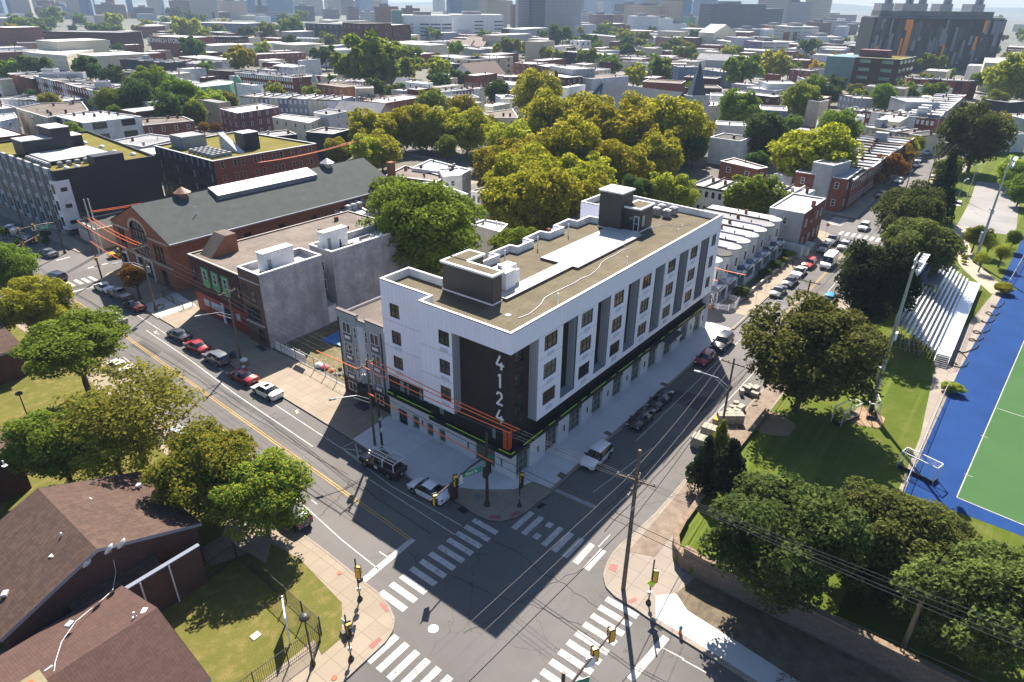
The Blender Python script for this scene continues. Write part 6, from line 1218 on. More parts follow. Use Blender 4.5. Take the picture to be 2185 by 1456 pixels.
# signals
sy=signal_y=yellow_s
def head(t,x,y,z,rz,side=False,mat=None,lit=None):
    o=MB().box(-.17,.17,-.16,.16,-.5,.55).build('signal_head',mat or yellow_s,t); o.location=(x,y,z); o.rotation_euler=(0,0,rz)
    for k,zz in enumerate((.32,.0,-.32)):
        h=MB().tube([(0,-.16,zz),(0,-.4,zz-.03)],.14,10).build('signal_visor',M('visor_black',(.015,.015,.015),.7,.1),o)
    MB().box(-.24,.24,.1,.14,-.6,.65).build('back_plate',fr_d,o); return o
def mast(x,y,h,ax,ay,az,heads,label,sign=None,signat=5,mat=None,facing=0):
    t=thing('signal_mast',label,'traffic signal',(x,y,.13)); pm=mat or M('brown_signal_paint',(.055,.035,.03),.5,.15)
    MB().tube([(0,0,0),(0,0,h)],.17,12,0,.12).build('pole',pm,t); MB().lathe(0,0,[(.3,0),(.3,.15),(.2,.5)],12).build('pole_base',pm,t)
    L=math.hypot(ax,ay); d=Vector((ax/L,ay/L)); MB().tube([(0,0,az-.5),(d.x*L*.3,d.y*L*.3,az-.1),(ax,ay,az+.2)],.11,8,0,.06).build('mast_arm',pm,t)
    for f in heads: head(t,d.x*f,d.y*f,az-.15,facing)
    if sign:
        s=signat; g_=M('sign_green',(.01,.22,.12),.5,.05); o=MB().box(-1.15,1.15,-.02,.02,-.32,.32).build('street_name_sign',g_,t); o.location=(d.x*s,d.y*s,az-.75); o.rotation_euler=(0,0,facing); o2=MB().box(-1.17,1.17,-.01,.015,-.34,.34).build('sign_border',fr_w,o)
        text(sign,.42,fr_w,o,(0,-.03,-.04),0); text('W PHILA',.13,fr_w,o,(0,-.03,.23),0) if 0 else None
        o=MB().box(-.35,.35,-.02,.02,-.45,.45).build('lane_sign',fr_w,t); o.location=(d.x*(s+1.9),d.y*(s+1.9),az-.4); o.rotation_euler=(0,0,facing); text('ONLY',.2,fr_d,o,(0,-.03,-.25),0); MB().tube([(0,-.03,-.05),(0,-.03,.3)],.03,4).build('arrow',fr_d,o)
    return t
t=mast(-3.2,.3,8.8,-8.6,-.9,6.6,(5.0,8.0),'brown traffic signal mast reaching from the white building corner over the road','42nd St',2.6,facing=R(-22))
head(t,-.35,-.1,4.3,R(80),mat=fr_d); head(t,.35,.1,4.3,R(-80),mat=fr_d)
o=MB().box(-.6,.6,-.015,.015,-.13,.13).build('street_name_sign',M('sign_green',(.01,.22,.12)),t); o.location=(.1,0,6.2); o.rotation_euler=(0,0,R(40)); o=MB().box(-.6,.6,-.015,.015,-.13,.13).build('street_name_sign',M('sign_green',(.01,.22,.12)),t); o.location=(0,0,5.9); o.rotation_euler=(0,0,R(-50))
t=mast(-19.4,-19.4,8.6,7.2,-.3,6.8,(3.6,5.6),'brown traffic signal mast over the bottom crosswalk','42nd St',1.2,facing=R(150))
q=G('x',139,541); t=mast(q.x,q.y,8.6,-8,-2.0,6.6,(4.2,6.9),'dark traffic signal mast with green sign at the far left junction','43rd St',2.3,facing=R(-22))
q=G('x',15,625); t=mast(q.x,q.y,8.4,9,6.0,6.4,(6.6,9.8),'traffic signal mast behind the far left street tree',None,facing=R(150))
def sigpole(x,y,h,label,hz,face,extra=None):
    t=thing('signal_pole',label,'traffic signal',(x,y,.13)); MB().cyl(0,0,0,h,.065,8).build('pole',metal_d,t); MB().lathe(0,0,[(.24,0),(.24,.1),(.12,.35)],10).build('pole_base',metal_d,t); head(t,.0,-.25,hz,face); 
    o=MB().box(-.2,.2,-.15,.15,-.2,.2).build('pedestrian_signal',fr_d,t); o.location=(.25,.0,hz-1.2)
    MB().box(-.12,.12,-.12,.12,1.0,1.35).build('push_button',metal,t); return t
sigpole(-1.3,-2.3,4.9,'slim signal pole with yellow head at the white building corner',3.6,R(-50)); t=sigpole(-4.1,-18.1,5.0,'slim signal pole with yellow diamond sign beside the stone wall',3.3,R(120))
o=MB().obox((0,0),.62,.03,-.31,.31).build('warning_sign',M('fluorescent_yellow',(.55,.75,.02),.5,.05),t); o.location=(-.1,-.1,2.5); o.rotation_euler=(0,R(45),R(-50))
sigpole(-18.9,1.1,4.7,'slim signal pole at the upper end of the left corner pavement',3.3,R(120)); t=sigpole(-23.1,-2.8,4.9,'slim signal pole with big yellow head on the lower left pavement',3.6,R(-20)); head(t,-.3,.1,2.7,R(80),mat=fr_d)
for c,u,v,l_ in (('D',790,270,'slim dark pole by the crosswalk at the brick hall corner'),('F',1845,290,'x')):
    if c=='D': q=G(c,u,v); sigpole(q.x,q.y,4.7,l_,3.5,0)
# cabinet, hydrant, signs
tag(MB().box(-.4,.4,-.3,.3,0,1.55).box(-.45,.45,-.35,.35,1.55,1.62).build('signal_cabinet',M('brown_cabinet',(.05,.025,.022),.5,.1)),'dark brown control cabinet on the corner pavement','cabinet').location=(-4.6,3.6,.15)
tag(MB().cyl(0,0,0,1.0,.09,10).lathe(0,0,[(.09,1.0),(.11,1.05),(.02,1.15)],10).build('bollard',metal_d),'short black bollard behind the white car at the corner','bollard').location=(-5.0,4.9,.13)
t=thing('fire_hydrant','orange fire hydrant with green top on the bright pavement','fire hydrant',(-5.2,-21.5,.13)); MB().lathe(0,0,[(.17,0),(.17,.06),(.12,.08),(.12,.55)],12).tube([(-.22,0,.42),(.22,0,.42)],.06,8).build('body',orange_w,t); MB().lathe(0,0,[(.14,.55),(.13,.68),(.06,.78),(.02,.8)],12).build('bonnet',M('hydrant_green',(.02,.3,.2),.5,.1),t)
def stopsign(x,y,label):
    t=thing('stop_sign',label,'road sign',(x,y,.13),R(-95)); MB().cyl(0,.04,0,2.9,.03,6).build('post',steel,t); n=8; mb=MB(); mb.poly([(.38*math.cos(R(22.5+45*i)),-.0,2.6+.38*math.sin(R(22.5+45*i))) for i in range(8)]); mb.poly([(.38*math.cos(R(22.5+45*i)),.02,2.6+.38*math.sin(R(22.5+45*i))) for i in range(8)][::-1]); mb.build('octagon',M('stop_red',(.5,.02,.02),.4,.05),t); text('STOP',.26,fr_w,t,(0,-.012,2.6),0)
q=G('F',945,60); stopsign(109.0,-1.6,'red stop sign at the far side street corner')
for i,(u,v) in enumerate(((465,500),(525,440),(740,250))): 
    q=G('F',u,v); t=thing('parking_sign','small parking sign on a thin post, %s along the bayed house kerb'%ordn(i),'road sign',(q.x,q.y,.13)); MB().cyl(0,0,0,2.5,.025,6).build('post',steel,t); MB().box(-.15,.15,-.02,0,1.9,2.4).build('plate',fr_w,t)
t=thing('pole_notice','stack of white and black notices strapped on the dark shorter pole','notice',(-3.2,15.55,2.3)); MB().box(-.22,.22,-.02,0,1.6,1.9).box(-.2,.2,-.02,0,.0,.55).build('notice_plate',fr_w,t); text('NO STOPPING',.06,fr_d,t,(0,-.03,1.75),0)
# person on the pavement by the parked white car
def person(x,y,rz,label,shirt,z=.13):
    t=thing('person',label,'person',(x,y,z),rz); me=bpy.data.meshes.new('body'); J=[((0,0,.95),.13),((0,0,1.2),.13),((0,0,1.4),.14),((0,0,1.5),.06),((0,.02,1.62),.1),((0,.02,1.72),.09),((-.1,0,.9),.1),((-.11,.04,.5),.07),((-.11,0,.08),.05),((-.11,-.14,.04),.045),((.1,0,.9),.1),((.12,-.04,.5),.07),((.12,.02,.08),.05),((.12,-.12,.04),.045),((-.2,0,1.4),.06),((-.26,.02,1.13),.045),((-.24,-.14,.9),.035),((.2,0,1.4),.06),((.27,0,1.13),.045),((.28,-.12,.9),.035)]
    E_=[(0,1),(1,2),(2,3),(3,4),(4,5),(0,6),(6,7),(7,8),(8,9),(0,10),(10,11),(11,12),(12,13),(2,14),(14,15),(15,16),(2,17),(17,18),(18,19)]
    me.from_pydata([j[0] for j in J],E_,[]); o=bpy.data.objects.new('body',me); COL.objects.link(o); o.parent=t; o.modifiers.new('s','SKIN'); 
    for i,v in enumerate(me.skin_vertices[0].data): v.radius=(J[i][1],J[i][1]*.8)
    me.skin_vertices[0].data[0].use_root=True; o.modifiers.new('ss','SUBSURF').levels=1; me.materials.append(shirt); MB().lathe(0,.03,[(.1,1.66),(.1,1.76),(.02,1.82)],8).build('hair',fr_d,t)
q=G('F',710,270); person(q.x,q.y+.3,0,'person in a dark red top standing on the pavement by the white car',M('dark_red_cloth',(.12,.03,.03),.8,.2))
# ================================================ TREES
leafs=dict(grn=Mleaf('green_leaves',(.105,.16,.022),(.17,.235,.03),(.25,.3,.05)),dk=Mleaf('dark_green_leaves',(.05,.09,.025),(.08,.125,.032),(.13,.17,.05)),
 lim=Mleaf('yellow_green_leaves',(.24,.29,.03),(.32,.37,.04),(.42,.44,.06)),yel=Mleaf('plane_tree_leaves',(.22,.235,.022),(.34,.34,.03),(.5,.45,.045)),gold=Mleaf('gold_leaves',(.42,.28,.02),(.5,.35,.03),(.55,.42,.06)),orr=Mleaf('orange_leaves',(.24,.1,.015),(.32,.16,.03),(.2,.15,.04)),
 olv=Mleaf('olive_leaves',(.17,.19,.03),(.25,.26,.04),(.35,.34,.06)),olm=Mleaf('highlight_flecked_leaves',(.07,.095,.024),(.12,.145,.035),(.25,.25,.08)),maple=Mleaf('maple_leaves',(.05,.075,.02),(.085,.11,.028),(.16,.165,.055)),con=Mleaf('conifer_needles',(.015,.028,.014),(.024,.042,.02),(.05,.07,.03),.15),mix=Mleaf('turning_leaves',(.11,.17,.03),(.17,.23,.04),(.5,.38,.03)))  # olm: third colour paints pale green highlights as random flecks
bark=M('bark',(.09,.075,.06),.95,.3,scale=2,bump=.4); barkd=M('dark_bark',(.05,.04,.032),.95,.3,scale=2)
def crownmesh(name,seed,n,leaf,nl,mat,hollow=.25,cone=False,flat=1.):
    g=np.random.default_rng(seed)
    if cone:
        t=g.random(nl)**.7; a=g.random(nl)*6.283; rr=(1-t)*.8+.08; C_=np.stack([rr*np.cos(a)*.75,rr*np.sin(a)*.75,-1+2*t],1); lr=(.3*(1-t)+.1)*(.8+.5*g.random(nl))
    else:
        d=g.normal(size=(nl,3)); d/=np.linalg.norm(d,axis=1)[:,None]; rad=.55+.32*g.random(nl)**.6; C_=d*rad[:,None]; C_[:,2]*=.95; C_[:,2]+=.04; lr=(.13+.2*g.random(nl))*(60/max(nl,60))**.25+.02; C_*=(1+.12*np.sin(3*d[:,0]+seed)+.1*np.sin(4*d[:,1]+2*seed))[:,None]; C_[:nl//5]*=.55; lr[:nl//5]*=1.7; C_[:,2]*=flat
    w=lr**2; w/=w.sum(); k=g.choice(nl,n,p=w); d=g.normal(size=(n,3)); d/=np.linalg.norm(d,axis=1)[:,None]; flip=(d[:,2]<-.25)&(g.random(n)<.6); d[flip,2]*=-1
    rr=lr[k]*(1-hollow*g.random(n)**2); P_=C_[k]+d*rr[:,None]*np.array([1,1,.8])
    nr=d*.75+g.normal(size=(n,3))*.55+np.array([0,0,.35]); nr/=np.linalg.norm(nr,axis=1)[:,None]
    up=g.normal(size=(n,3)); a=np.cross(nr,up); a/=np.linalg.norm(a,axis=1)[:,None]; b=np.cross(nr,a); s=leaf*(.55+.9*g.random(n))[:,None]
    V=np.empty((n,4,3)); V[:,0]=P_-a*s-b*s*.15; V[:,1]=P_-b*s*.6; V[:,2]=P_+a*s+b*s*.1; V[:,3]=P_+b*s*.62
    me=bpy.data.meshes.new(name); me.vertices.add(4*n); me.vertices.foreach_set('co',V.reshape(-1).astype(np.float32)); me.loops.add(4*n); me.loops.foreach_set('vertex_index',np.arange(4*n,dtype=np.int32)); me.polygons.add(n); me.polygons.foreach_set('loop_start',np.arange(0,4*n,4,dtype=np.int32)); me.polygons.foreach_set('loop_total',np.full(n,4,dtype=np.int32)); me.materials.append(mat); me.update(calc_edges=True); return me
def trunkmesh(seed,limbs=7):
    q=random.Random(seed); mb=MB(); mb.tube([(0,0,0),(.01,.02,.3),(0,0,.62)],.055,9,0,.036) # unit height up to crown centre
    for i in range(limbs):
        a=6.283*i/limbs+q.uniform(-.4,.4); r=q.uniform(.35,.6); z=q.uniform(.85,1.25); p0=(0,0,q.uniform(.42,.6)); p1=(r*.4*math.cos(a),r*.4*math.sin(a),z*.72); p2=(r*math.cos(a),r*math.sin(a),z)
        mb.tube([p0,p1,p2],.024,5,0,.007)
        for s_ in (-.5,.5): mb.tube([p1,(r*.8*math.cos(a+s_),r*.8*math.sin(a+s_),z*q.uniform(.9,1.05))],.012,4,0,.004)
    return mb.mesh('trunk',bark)
NEAR=[crownmesh('crown',11,30000,.033,130,leafs['grn'],.5),crownmesh('crown',12,30000,.033,150,leafs['grn'],.5),crownmesh('crown',13,28000,.035,110,leafs['grn'],.5)]
THIN=[crownmesh('crown',21,9500,.03,70,leafs['lim'],.9),crownmesh('crown',22,12500,.032,75,leafs['lim'],.7)]
MID=[crownmesh('crown',31,14000,.047,90,leafs['grn'],.45),crownmesh('crown',32,14000,.047,110,leafs['grn'],.45),crownmesh('crown',33,13000,.05,75,leafs['grn'],.4)]
FARC=[crownmesh('crown',41,1300,.14,20,leafs['grn']),crownmesh('crown',42,1300,.14,26,leafs['grn'])]
CONE=[crownmesh('crown',51,9000,.05,60,leafs['con'],.3,True)]
TR=[trunkmesh(1),trunkmesh(2,9)]
tcount=0
def tree(cls,c,u,v,r,label,asp=.95,kind=None,group=None,clear=1.0,z0=0.1,name=None):
    global tcount; tcount+=1
    rp=r/2.971 if c in ORG else (r/5.942 if c in OR6 else r); hc=8.
    for _ in range(12):
        q=G(c,u,v,hc+z0); dist=(q-CAM).dot(FW); R_u=rp/FOC*dist; hc=R_u*asp+clear
    if kind is None: kind='near' if dist<115 else 'mid' if dist<330 else 'far'
    ms={'near':NEAR,'mid':MID,'far':FARC,'thin':THIN,'cone':CONE}[kind]; me=ms[tcount%len(ms)]
    sx_=(1.03 if dist<130 else 1.14)*(1.1 if cls=='yel' and 90<dist<260 else 1); vx=.88+.24*((tcount*7919)%100)/100
    t=thing(name or ('conifer' if kind=='cone' else 'street_tree' if kind!='far' else 'distant_tree'),label,'tree',(q.x,q.y,z0),0,group)
    a=(tcount*2.399)%6.283; o=inst(me,'crown',t,(0,0,hc),a,leafs[cls],(R_u*sx_*vx,R_u*sx_/vx,R_u*asp*sx_)); th=hc*(1.0 if kind!='cone' else .6); inst(TR[tcount%2],'trunk',t,(0,0,0),a,bark if cls!='con' else barkd,(th*.95,th*.95,th)); return t
T_=tree
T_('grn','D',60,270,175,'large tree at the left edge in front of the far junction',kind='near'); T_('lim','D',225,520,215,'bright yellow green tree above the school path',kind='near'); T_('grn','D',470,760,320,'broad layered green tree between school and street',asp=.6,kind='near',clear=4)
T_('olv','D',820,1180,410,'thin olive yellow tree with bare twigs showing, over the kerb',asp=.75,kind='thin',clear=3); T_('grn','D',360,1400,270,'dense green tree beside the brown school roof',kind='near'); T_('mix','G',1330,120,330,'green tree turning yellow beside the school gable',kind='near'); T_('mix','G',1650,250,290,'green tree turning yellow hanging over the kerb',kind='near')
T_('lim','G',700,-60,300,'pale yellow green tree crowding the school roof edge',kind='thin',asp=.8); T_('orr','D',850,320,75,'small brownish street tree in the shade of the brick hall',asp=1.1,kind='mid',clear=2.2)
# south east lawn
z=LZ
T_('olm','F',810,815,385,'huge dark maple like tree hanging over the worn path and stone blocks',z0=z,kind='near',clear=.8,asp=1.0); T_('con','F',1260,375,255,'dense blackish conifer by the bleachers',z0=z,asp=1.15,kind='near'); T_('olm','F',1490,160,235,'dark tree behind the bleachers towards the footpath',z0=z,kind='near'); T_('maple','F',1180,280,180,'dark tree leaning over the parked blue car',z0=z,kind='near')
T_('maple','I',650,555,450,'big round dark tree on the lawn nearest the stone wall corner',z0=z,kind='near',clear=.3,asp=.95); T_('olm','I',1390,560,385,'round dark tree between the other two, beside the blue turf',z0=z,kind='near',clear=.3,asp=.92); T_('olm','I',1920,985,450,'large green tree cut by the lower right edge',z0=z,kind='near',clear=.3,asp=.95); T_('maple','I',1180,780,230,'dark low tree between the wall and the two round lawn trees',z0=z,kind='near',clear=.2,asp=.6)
T_('olv','F',240,1400,110,'small ragged conifer by the kerb stones',z0=.2,asp=1.6,kind='cone',clear=.3); T_('con','I',300,100,170,'ragged dark conifer inside the stone wall',z0=z,asp=1.2,kind='cone',clear=.3); T_('con','I',150,60,120,'narrow dark conifer against the stone wall',z0=z,asp=1.5,kind='cone',clear=.3)
T_('maple','C',1440,1380,240,'dense round tree at the kerb below the far crosswalk',z0=.2,kind='near'); T_('con','C',1655,1200,100,'tall narrow dark conifer beside the car park lamps',z0=z,asp=1.9,kind='cone',clear=.5); T_('grn','C',1690,1080,90,'green tree behind the narrow dark conifer',z0=z,kind='mid')
T_('maple','C',1880,880,175,'large dark green tree on the right of the far street',z0=z,kind='mid',asp=1.1); T_('grn','C',1800,800,110,'mid green tree left of the large dark one by the street',z0=z,kind='mid'); T_('olv','C',1960,820,110,'olive tree behind the car park',z0=z,kind='mid'); T_('lim','C',2110,1100,100,'light green tree at the right edge of the car park',z0=z,kind='mid'); T_('grn','C',2160,1200,90,'green tree cut by the right frame edge near the car park',z0=z,kind='mid')
T_('lim','C',2120,500,140,'bright green tree at the right edge by the far street',kind='mid',asp=1.1); T_('grn','C',1990,650,75,'round green tree at the far street bend',kind='mid'); T_('olv','C',1740,720,35,'small olive bush tree by the far left kerb',kind='mid'); T_('olv','C',1800,680,35,'small grey green bush tree near the far parked cars',kind='mid')
for i,(u,v,r_,l_) in enumerate(((1870,70,70,'small round tree on the lawn beside the floodlight pole'),(1960,110,55,'thin pale sapling between floodlight and pitch'),(2040,170,60,'thin pale sapling nearest the blue turf'),(1910,210,50,'thin pale sapling closest to the footpath'),(2110,85,45,'small dark tree at the right frame edge of the lawn'))): T_('lim' if i in (1,2,3) else 'grn','F',u,v,r_,l_,z0=z,kind='thin' if i in (1,2,3) else 'mid',clear=1.4)
for u,v,r_,l_ in ((1720,1030,62,'round clipped shrub beside the bleacher hose'),(2040,400,60,'pale flowering shrub at the blue turf fence')): T_('lim','F',u,v,r_,l_,z0=z,kind='mid',asp=.55,clear=.1,name='shrub')
for i,(u,v) in enumerate(((1700,150),(1705,190),(1770,90),(1785,150),(1795,200),(1790,235))): T_('lim','F',u,v,20,'low tufted shrub lining the curved footpath, %s from the car park'%ordn(i),z0=z,kind='far',asp=.6,clear=.05,name='shrub')
# garden shrubs by the bayed houses
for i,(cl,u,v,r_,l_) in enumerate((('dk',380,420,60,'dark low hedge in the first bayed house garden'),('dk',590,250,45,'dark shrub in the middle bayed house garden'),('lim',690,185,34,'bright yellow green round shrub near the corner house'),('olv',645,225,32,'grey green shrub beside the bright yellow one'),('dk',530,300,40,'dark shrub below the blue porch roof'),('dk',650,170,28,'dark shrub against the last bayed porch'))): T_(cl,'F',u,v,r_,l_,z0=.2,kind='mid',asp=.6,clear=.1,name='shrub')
for i,(u,v) in enumerate(((3,35),(30,45),(100,110),(285,60),(290,100))): T_('dk','D',u,v,22 if v>80 else 26,'young pavement tree %s from left by the far dark block'%ordn(i),kind='far',clear=1.2)
# behind the white building
tl_=[('grn','x',905,492,122,'big bright green tree behind the grey block buildings and the white building'),('grn','B',330,1290,150,'green tree top rising beside the small white roof'),('lim','B',2080,1230,140,'light green tree right behind the lift penthouse'),
('yel','B',1090,1290,180,'shaded plane tree lowest at the left of the cluster'),('yel','B',1330,1310,190,'shaded plane tree lowest behind the stair penthouse'),('yel','B',1560,1290,180,'shaded plane tree lowest before the lift penthouse'),('yel','B',1160,1100,190,'big golden plane tree at the front left of the cluster'),('yel','B',1090,960,150,'golden plane tree, front of the central cluster'),('yel','B',1000,1060,160,'golden plane tree low in front of the central cluster'),('yel','B',1230,1180,210,'dark shaded golden plane tree just behind the white building roof'),('yel','B',1450,1000,200,'large golden plane tree in the middle of the cluster'),('yel','B',1500,1200,200,'plane tree behind the roof deck of the white building'),('yel','B',1350,790,180,'tall golden plane tree in the back middle of the cluster'),('yel','B',1540,830,180,'golden plane tree below the slate church roof'),('yel','B',1760,880,200,'golden plane tree at the right of the cluster'),('yel','B',1880,780,165,'golden plane tree in front of the long slate roof'),('yel','B',2060,850,180,'golden plane tree at the right end of the cluster'),('yel','B',2000,1000,150,'shaded plane tree low at the cluster right end'),('yel','B',1700,1080,170,'shaded plane tree behind the lift penthouse'),('yel','B',1220,620,150,'separate golden plane tree left behind the cluster'),
('yel','B',180,850,140,'golden tree left of the row behind the grey gable hall'),('yel','B',330,830,120,'golden tree second in the row behind the gable hall'),('yel','B',490,820,120,'golden tree third in the row behind the gable hall'),('yel','B',650,820,130,'golden tree fourth in the row behind the gable hall'),('yel','B',790,840,130,'golden tree fifth in the row behind the gable hall'),('yel','B',780,720,90,'bright golden pointed tree behind the row'),('olv','B',570,660,100,'olive tree behind the white parapet houses'),('yel','B',930,810,65,'golden tree at the right end of the row'),('yel','A',2140,960,70,'golden tree at the right end of the brick and navy block'),('dk','B',870,1010,70,'dark green tree between the rear houses and the cluster'),('yel','B',250,960,110,'low golden tree in front of the row of gold trees'),
('dk','B',990,600,80,'dark narrow tree between white houses left of the cluster'),('dk','B',740,500,60,'dark green tree beside the brown church roof'),('dk','B',610,520,75,'green tree in front of the brown church roof'),('yel','B',610,440,80,'golden tree beside the brown church roof'),('grn','B',200,370,175,'huge dark green tree at upper left centre'),('grn','B',80,420,110,'green tree at the left of the huge dark one'),('grn','B',370,370,120,'green tree at the right of the huge dark one'),('olv','B',400,440,80,'lighter green tree in front of the huge dark one'),('lim','B',220,555,38,'small yellow green tree over the red brick row'),('dk','B',410,570,45,'small dark tree by the white cube house'),('grn','B',320,570,45,'small green tree beside the grey gabled house'),
('dk','B',1370,230,75,'tall dark tree in front of the grey tower block'),('olv','B',1265,225,35,'olive tree at the foot of the grey tower block'),('yel','B',1295,340,42,'golden green tree at the near side of the tall dark tree'),('olv','B',1380,350,42,'olive gold tree beside the golden green one'),('grn','B',1560,365,60,'light green tree in front of grey row roofs'),('grn','B',1700,405,65,'green tree above the red brick flats'),('grn','B',2020,440,85,'bright green tree behind the brick roof at right centre'),('yel','B',1850,470,70,'golden tree left of the bright green one'),('grn','B',1060,300,65,'green tree group top beside the white roofed block'),('grn','B',1170,305,50,'green tree right of the long white roofed block'),('grn','B',720,315,55,'flat green tree behind the long white roofed block'),('grn','B',905,222,38,'green tree at the right end of the white garage'),('grn','B',600,225,35,'green tree in front of the white garage'),
('olv','B',1800,240,60,'olive tree left of the white window block'),('dk','B',1810,280,50,'dark tree below the white window block'),('grn','B',1660,190,55,'light green tree cluster behind tan flats'),('dk','B',1560,260,45,'dark tree among tan flats'),('dk','B',2105,280,42,'dark round tree right of the pink brick house'),('dk','B',1800,315,45,'dark round tree above the grey row'),('grn','B',2140,330,45,'green tree at the joint of brick and grey rows'),
('grn','C',370,700,130,'big leafy green tree left of the grey siding houses'),('yel','C',820,1020,200,'big golden plane tree over the silver roofed row'),('dk','C',540,880,140,'dark shiny leaved tree left of the big golden plane tree'),('grn','C',470,1260,160,'green tree in the rear yards of the bayed row'),('lim','C',40,1230,80,'light green tree behind the white building far end'),('grn','C',1000,840,125,'bright green broad tree above the row of silver roofs'),('yel','C',60,850,130,'golden plane tree at the far right end of the cluster'),('yel','C',590,400,95,'round golden tree upper right of centre'),('grn','C',390,450,105,'leafy green tree left of the round golden tree'),('gold','C',870,430,50,'small bright gold tree beside the parked cars lot'),('dk','C',800,300,55,'dark tree in front of the pale concrete garage'),('yel','C',300,330,50,'gold green tree near the mural building'),('dk','C',85,235,45,'dark tree by the far church gable'),('grn','C',40,330,50,'dark green tree at the left of the blue grey houses'),
('grn','C',830,570,80,'green tree above the yard with tan wall'),('dk','C',950,600,60,'tall dark tree beside the tan end wall'),('olv','C',750,640,115,'olive broad tree shading the yard with tan wall'),('dk','C',980,530,60,'dark tree behind the tall one'),('olv','C',1100,570,45,'grey green tree left of the green roofed brick office row'),('grn','C',1420,580,70,'green tree in front of the three storey brick row'),('grn','C',1280,620,75,'green tree left of the grey blank wall'),('olv','C',1130,620,55,'light olive tree among yards near brick office'),('grn','C',1580,400,62,'rounded green tree between brick office and dark tower'),('grn','C',1680,470,40,'small green tree at the foot of the dark tower'),('orr','C',1310,1060,90,'orange tree nearest in the street row'),('orr','C',1400,990,70,'orange brown tree second in the street row'),('yel','C',1430,950,60,'olive gold tree third in the street row'),('olv','C',1480,920,60,'olive tree last in the street row'),('orr','C',1230,1130,50,'thin reddish tree beside the brick corner row'),('dk','C',480,1040,70,'dark tree next to the small brick house'),('grn','C',700,790,60,'feathery green tree beside the grey siding house'),('grn','C',590,1310,60,'green tree behind the grey corner house'),('grn','C',50,560,40,'green tree by the church spire'),
('grn','A',950,530,110,'tall green tree left in the big garden group'),('grn','A',1150,610,120,'tall green tree centre of the big garden group'),('dk','A',860,630,110,'dark green tree in the big garden group'),('lim','A',1330,660,90,'yellow green tree right of the big garden group'),('dk','A',1100,700,110,'dark tree low in the big garden group'),('grn','A',690,660,85,'green tree left end of the big garden group'),('olv','A',1450,640,60,'olive tree beside the grey sided row end'),('grn','A',1530,790,40,'small green tree behind the navy brick block'),('orr','A',1290,810,30,'small copper tree behind the navy brick block'),('orr','A',1370,810,28,'second small copper tree behind the navy brick block'),('olv','A',1440,790,32,'thin brown tree behind the navy brick block'),
('dk','A',560,440,90,'dark green tree in front of the cream building'),('dk','A',700,480,70,'dark tree right of the one by the cream building'),('dk','A',210,430,80,'dark olive tree left of the cream building'),('grn','A',40,440,70,'green tree at the left edge beside red row'),('yel','A',1530,380,90,'golden tree behind the brick row with turrets'),('dk','A',1230,310,85,'dark green tree below the storage building sign'),('dk','A',2060,360,72,'dark tree right of the white box house'),('grn','A',2080,250,50,'light green tree above the dark one at right'),('dk','A',1840,270,50,'dark tree in front of white balcony houses'),('grn','A',1300,430,50,'green tree in front of the low dark wall'),('yel','A',1170,180,75,'gold green tree behind the storage building'),('grn','A',1840,170,75,'broad green tree below the blue glass roofs'),('grn','A',1690,200,60,'green tree left of the broad one below blue roofs'),('yel','A',930,155,38,'yellow green round tree behind storage building'),('olv','A',680,370,45,'reddish olive tree behind the white gable house'),('grn','A',130,150,60,'dark green distant tree group at far left'),('grn','A',340,100,60,'yellow green distant tree left of centre left'),('grn','A',500,120,40,'distant green tree right of the stepped tower'),('yel','A',720,130,50,'distant yellow green tree below brick slab'),('yel','A',1660,300,45,'yellow green tree behind the white flat roofs'),('olv','A',1320,250,40,'olive tree at the right of the storage sign'),('yel','A',2050,205,38,'gold tree in front of the dark long hall'),('dk','A',1560,210,45,'mid green distant tree beyond the slate roofed brick house')]
for cl,c,u,v,r_,l_ in tl_: T_(cl,c,u,v,r_,l_)
q=random.Random(77); k=0
for (c,u0,u1,v0,v1,n,ds) in (('A',0,900,70,200,20,'woods below the far left towers'),('A',900,2169,80,220,20,'woods below the centre left towers'),('B',0,1500,190,330,14,'streets near the white garage'),('B',1500,2169,180,400,20,'far roofs right of the grey tower'),('C',0,900,150,300,16,'far office quarter'),('C',900,1200,170,400,8,'streets left of the dark patterned tower'),('C',1990,2169,120,380,8,'strip right of the dark patterned tower')):
    for i in range(n):
        T_(q.choice(['grn','dk','olv','grn','yel']),c,q.uniform(u0,u1),q.uniform(v0,v1),q.uniform(22,42),'small hazy tree, %s counted across the %s'%(ordn(i),ds),group='small distant trees '+ds,kind='far')
# ================================================ THE CITY BEHIND
def away(P1,P2):
    d=(Vector(P2)-Vector(P1)).normalized(); n=Vector((-d.y,d.x)); mid=(Vector(P1)+Vector(P2))/2
    if n.dot(mid-cam2)<0: n=-n
    return d,n
def edgeb(label,c,p1,p2,z,depth,wall='gry',roof='g',win=None,name='building',cat='building',stuff=2,group=None,**k):
    P1=Vector(G2(c,*p1,z)); P2=Vector(G2(c,*p2,z)); d,n=away(P1,P2); fp=[P1,P2,P2+n*depth,P1+n*depth]
    t,cc=building(name,label,cat,[tuple(a) for a in fp],z,wall,roof,win=win,group=group,**k); roofstuff(t,[tuple(a) for a in fp],z,stuff,hash(c)%7+int(p1[0])+int(p1[1])) if stuff else None; return t,P1,d,n,(P2-P1).length
def polyb(label,c,pts,z,wall='gry',roof='g',win=None,name='building',cat='building',stuff=2,**k):
    fp=[G2(c,*p_,z) for p_ in pts]; t,cc=building(name,label,cat,fp,z,wall,roof,win=win,**k); roofstuff(t,fp,z,stuff,int(pts[0][0])) if stuff else None; return t
_rm={}
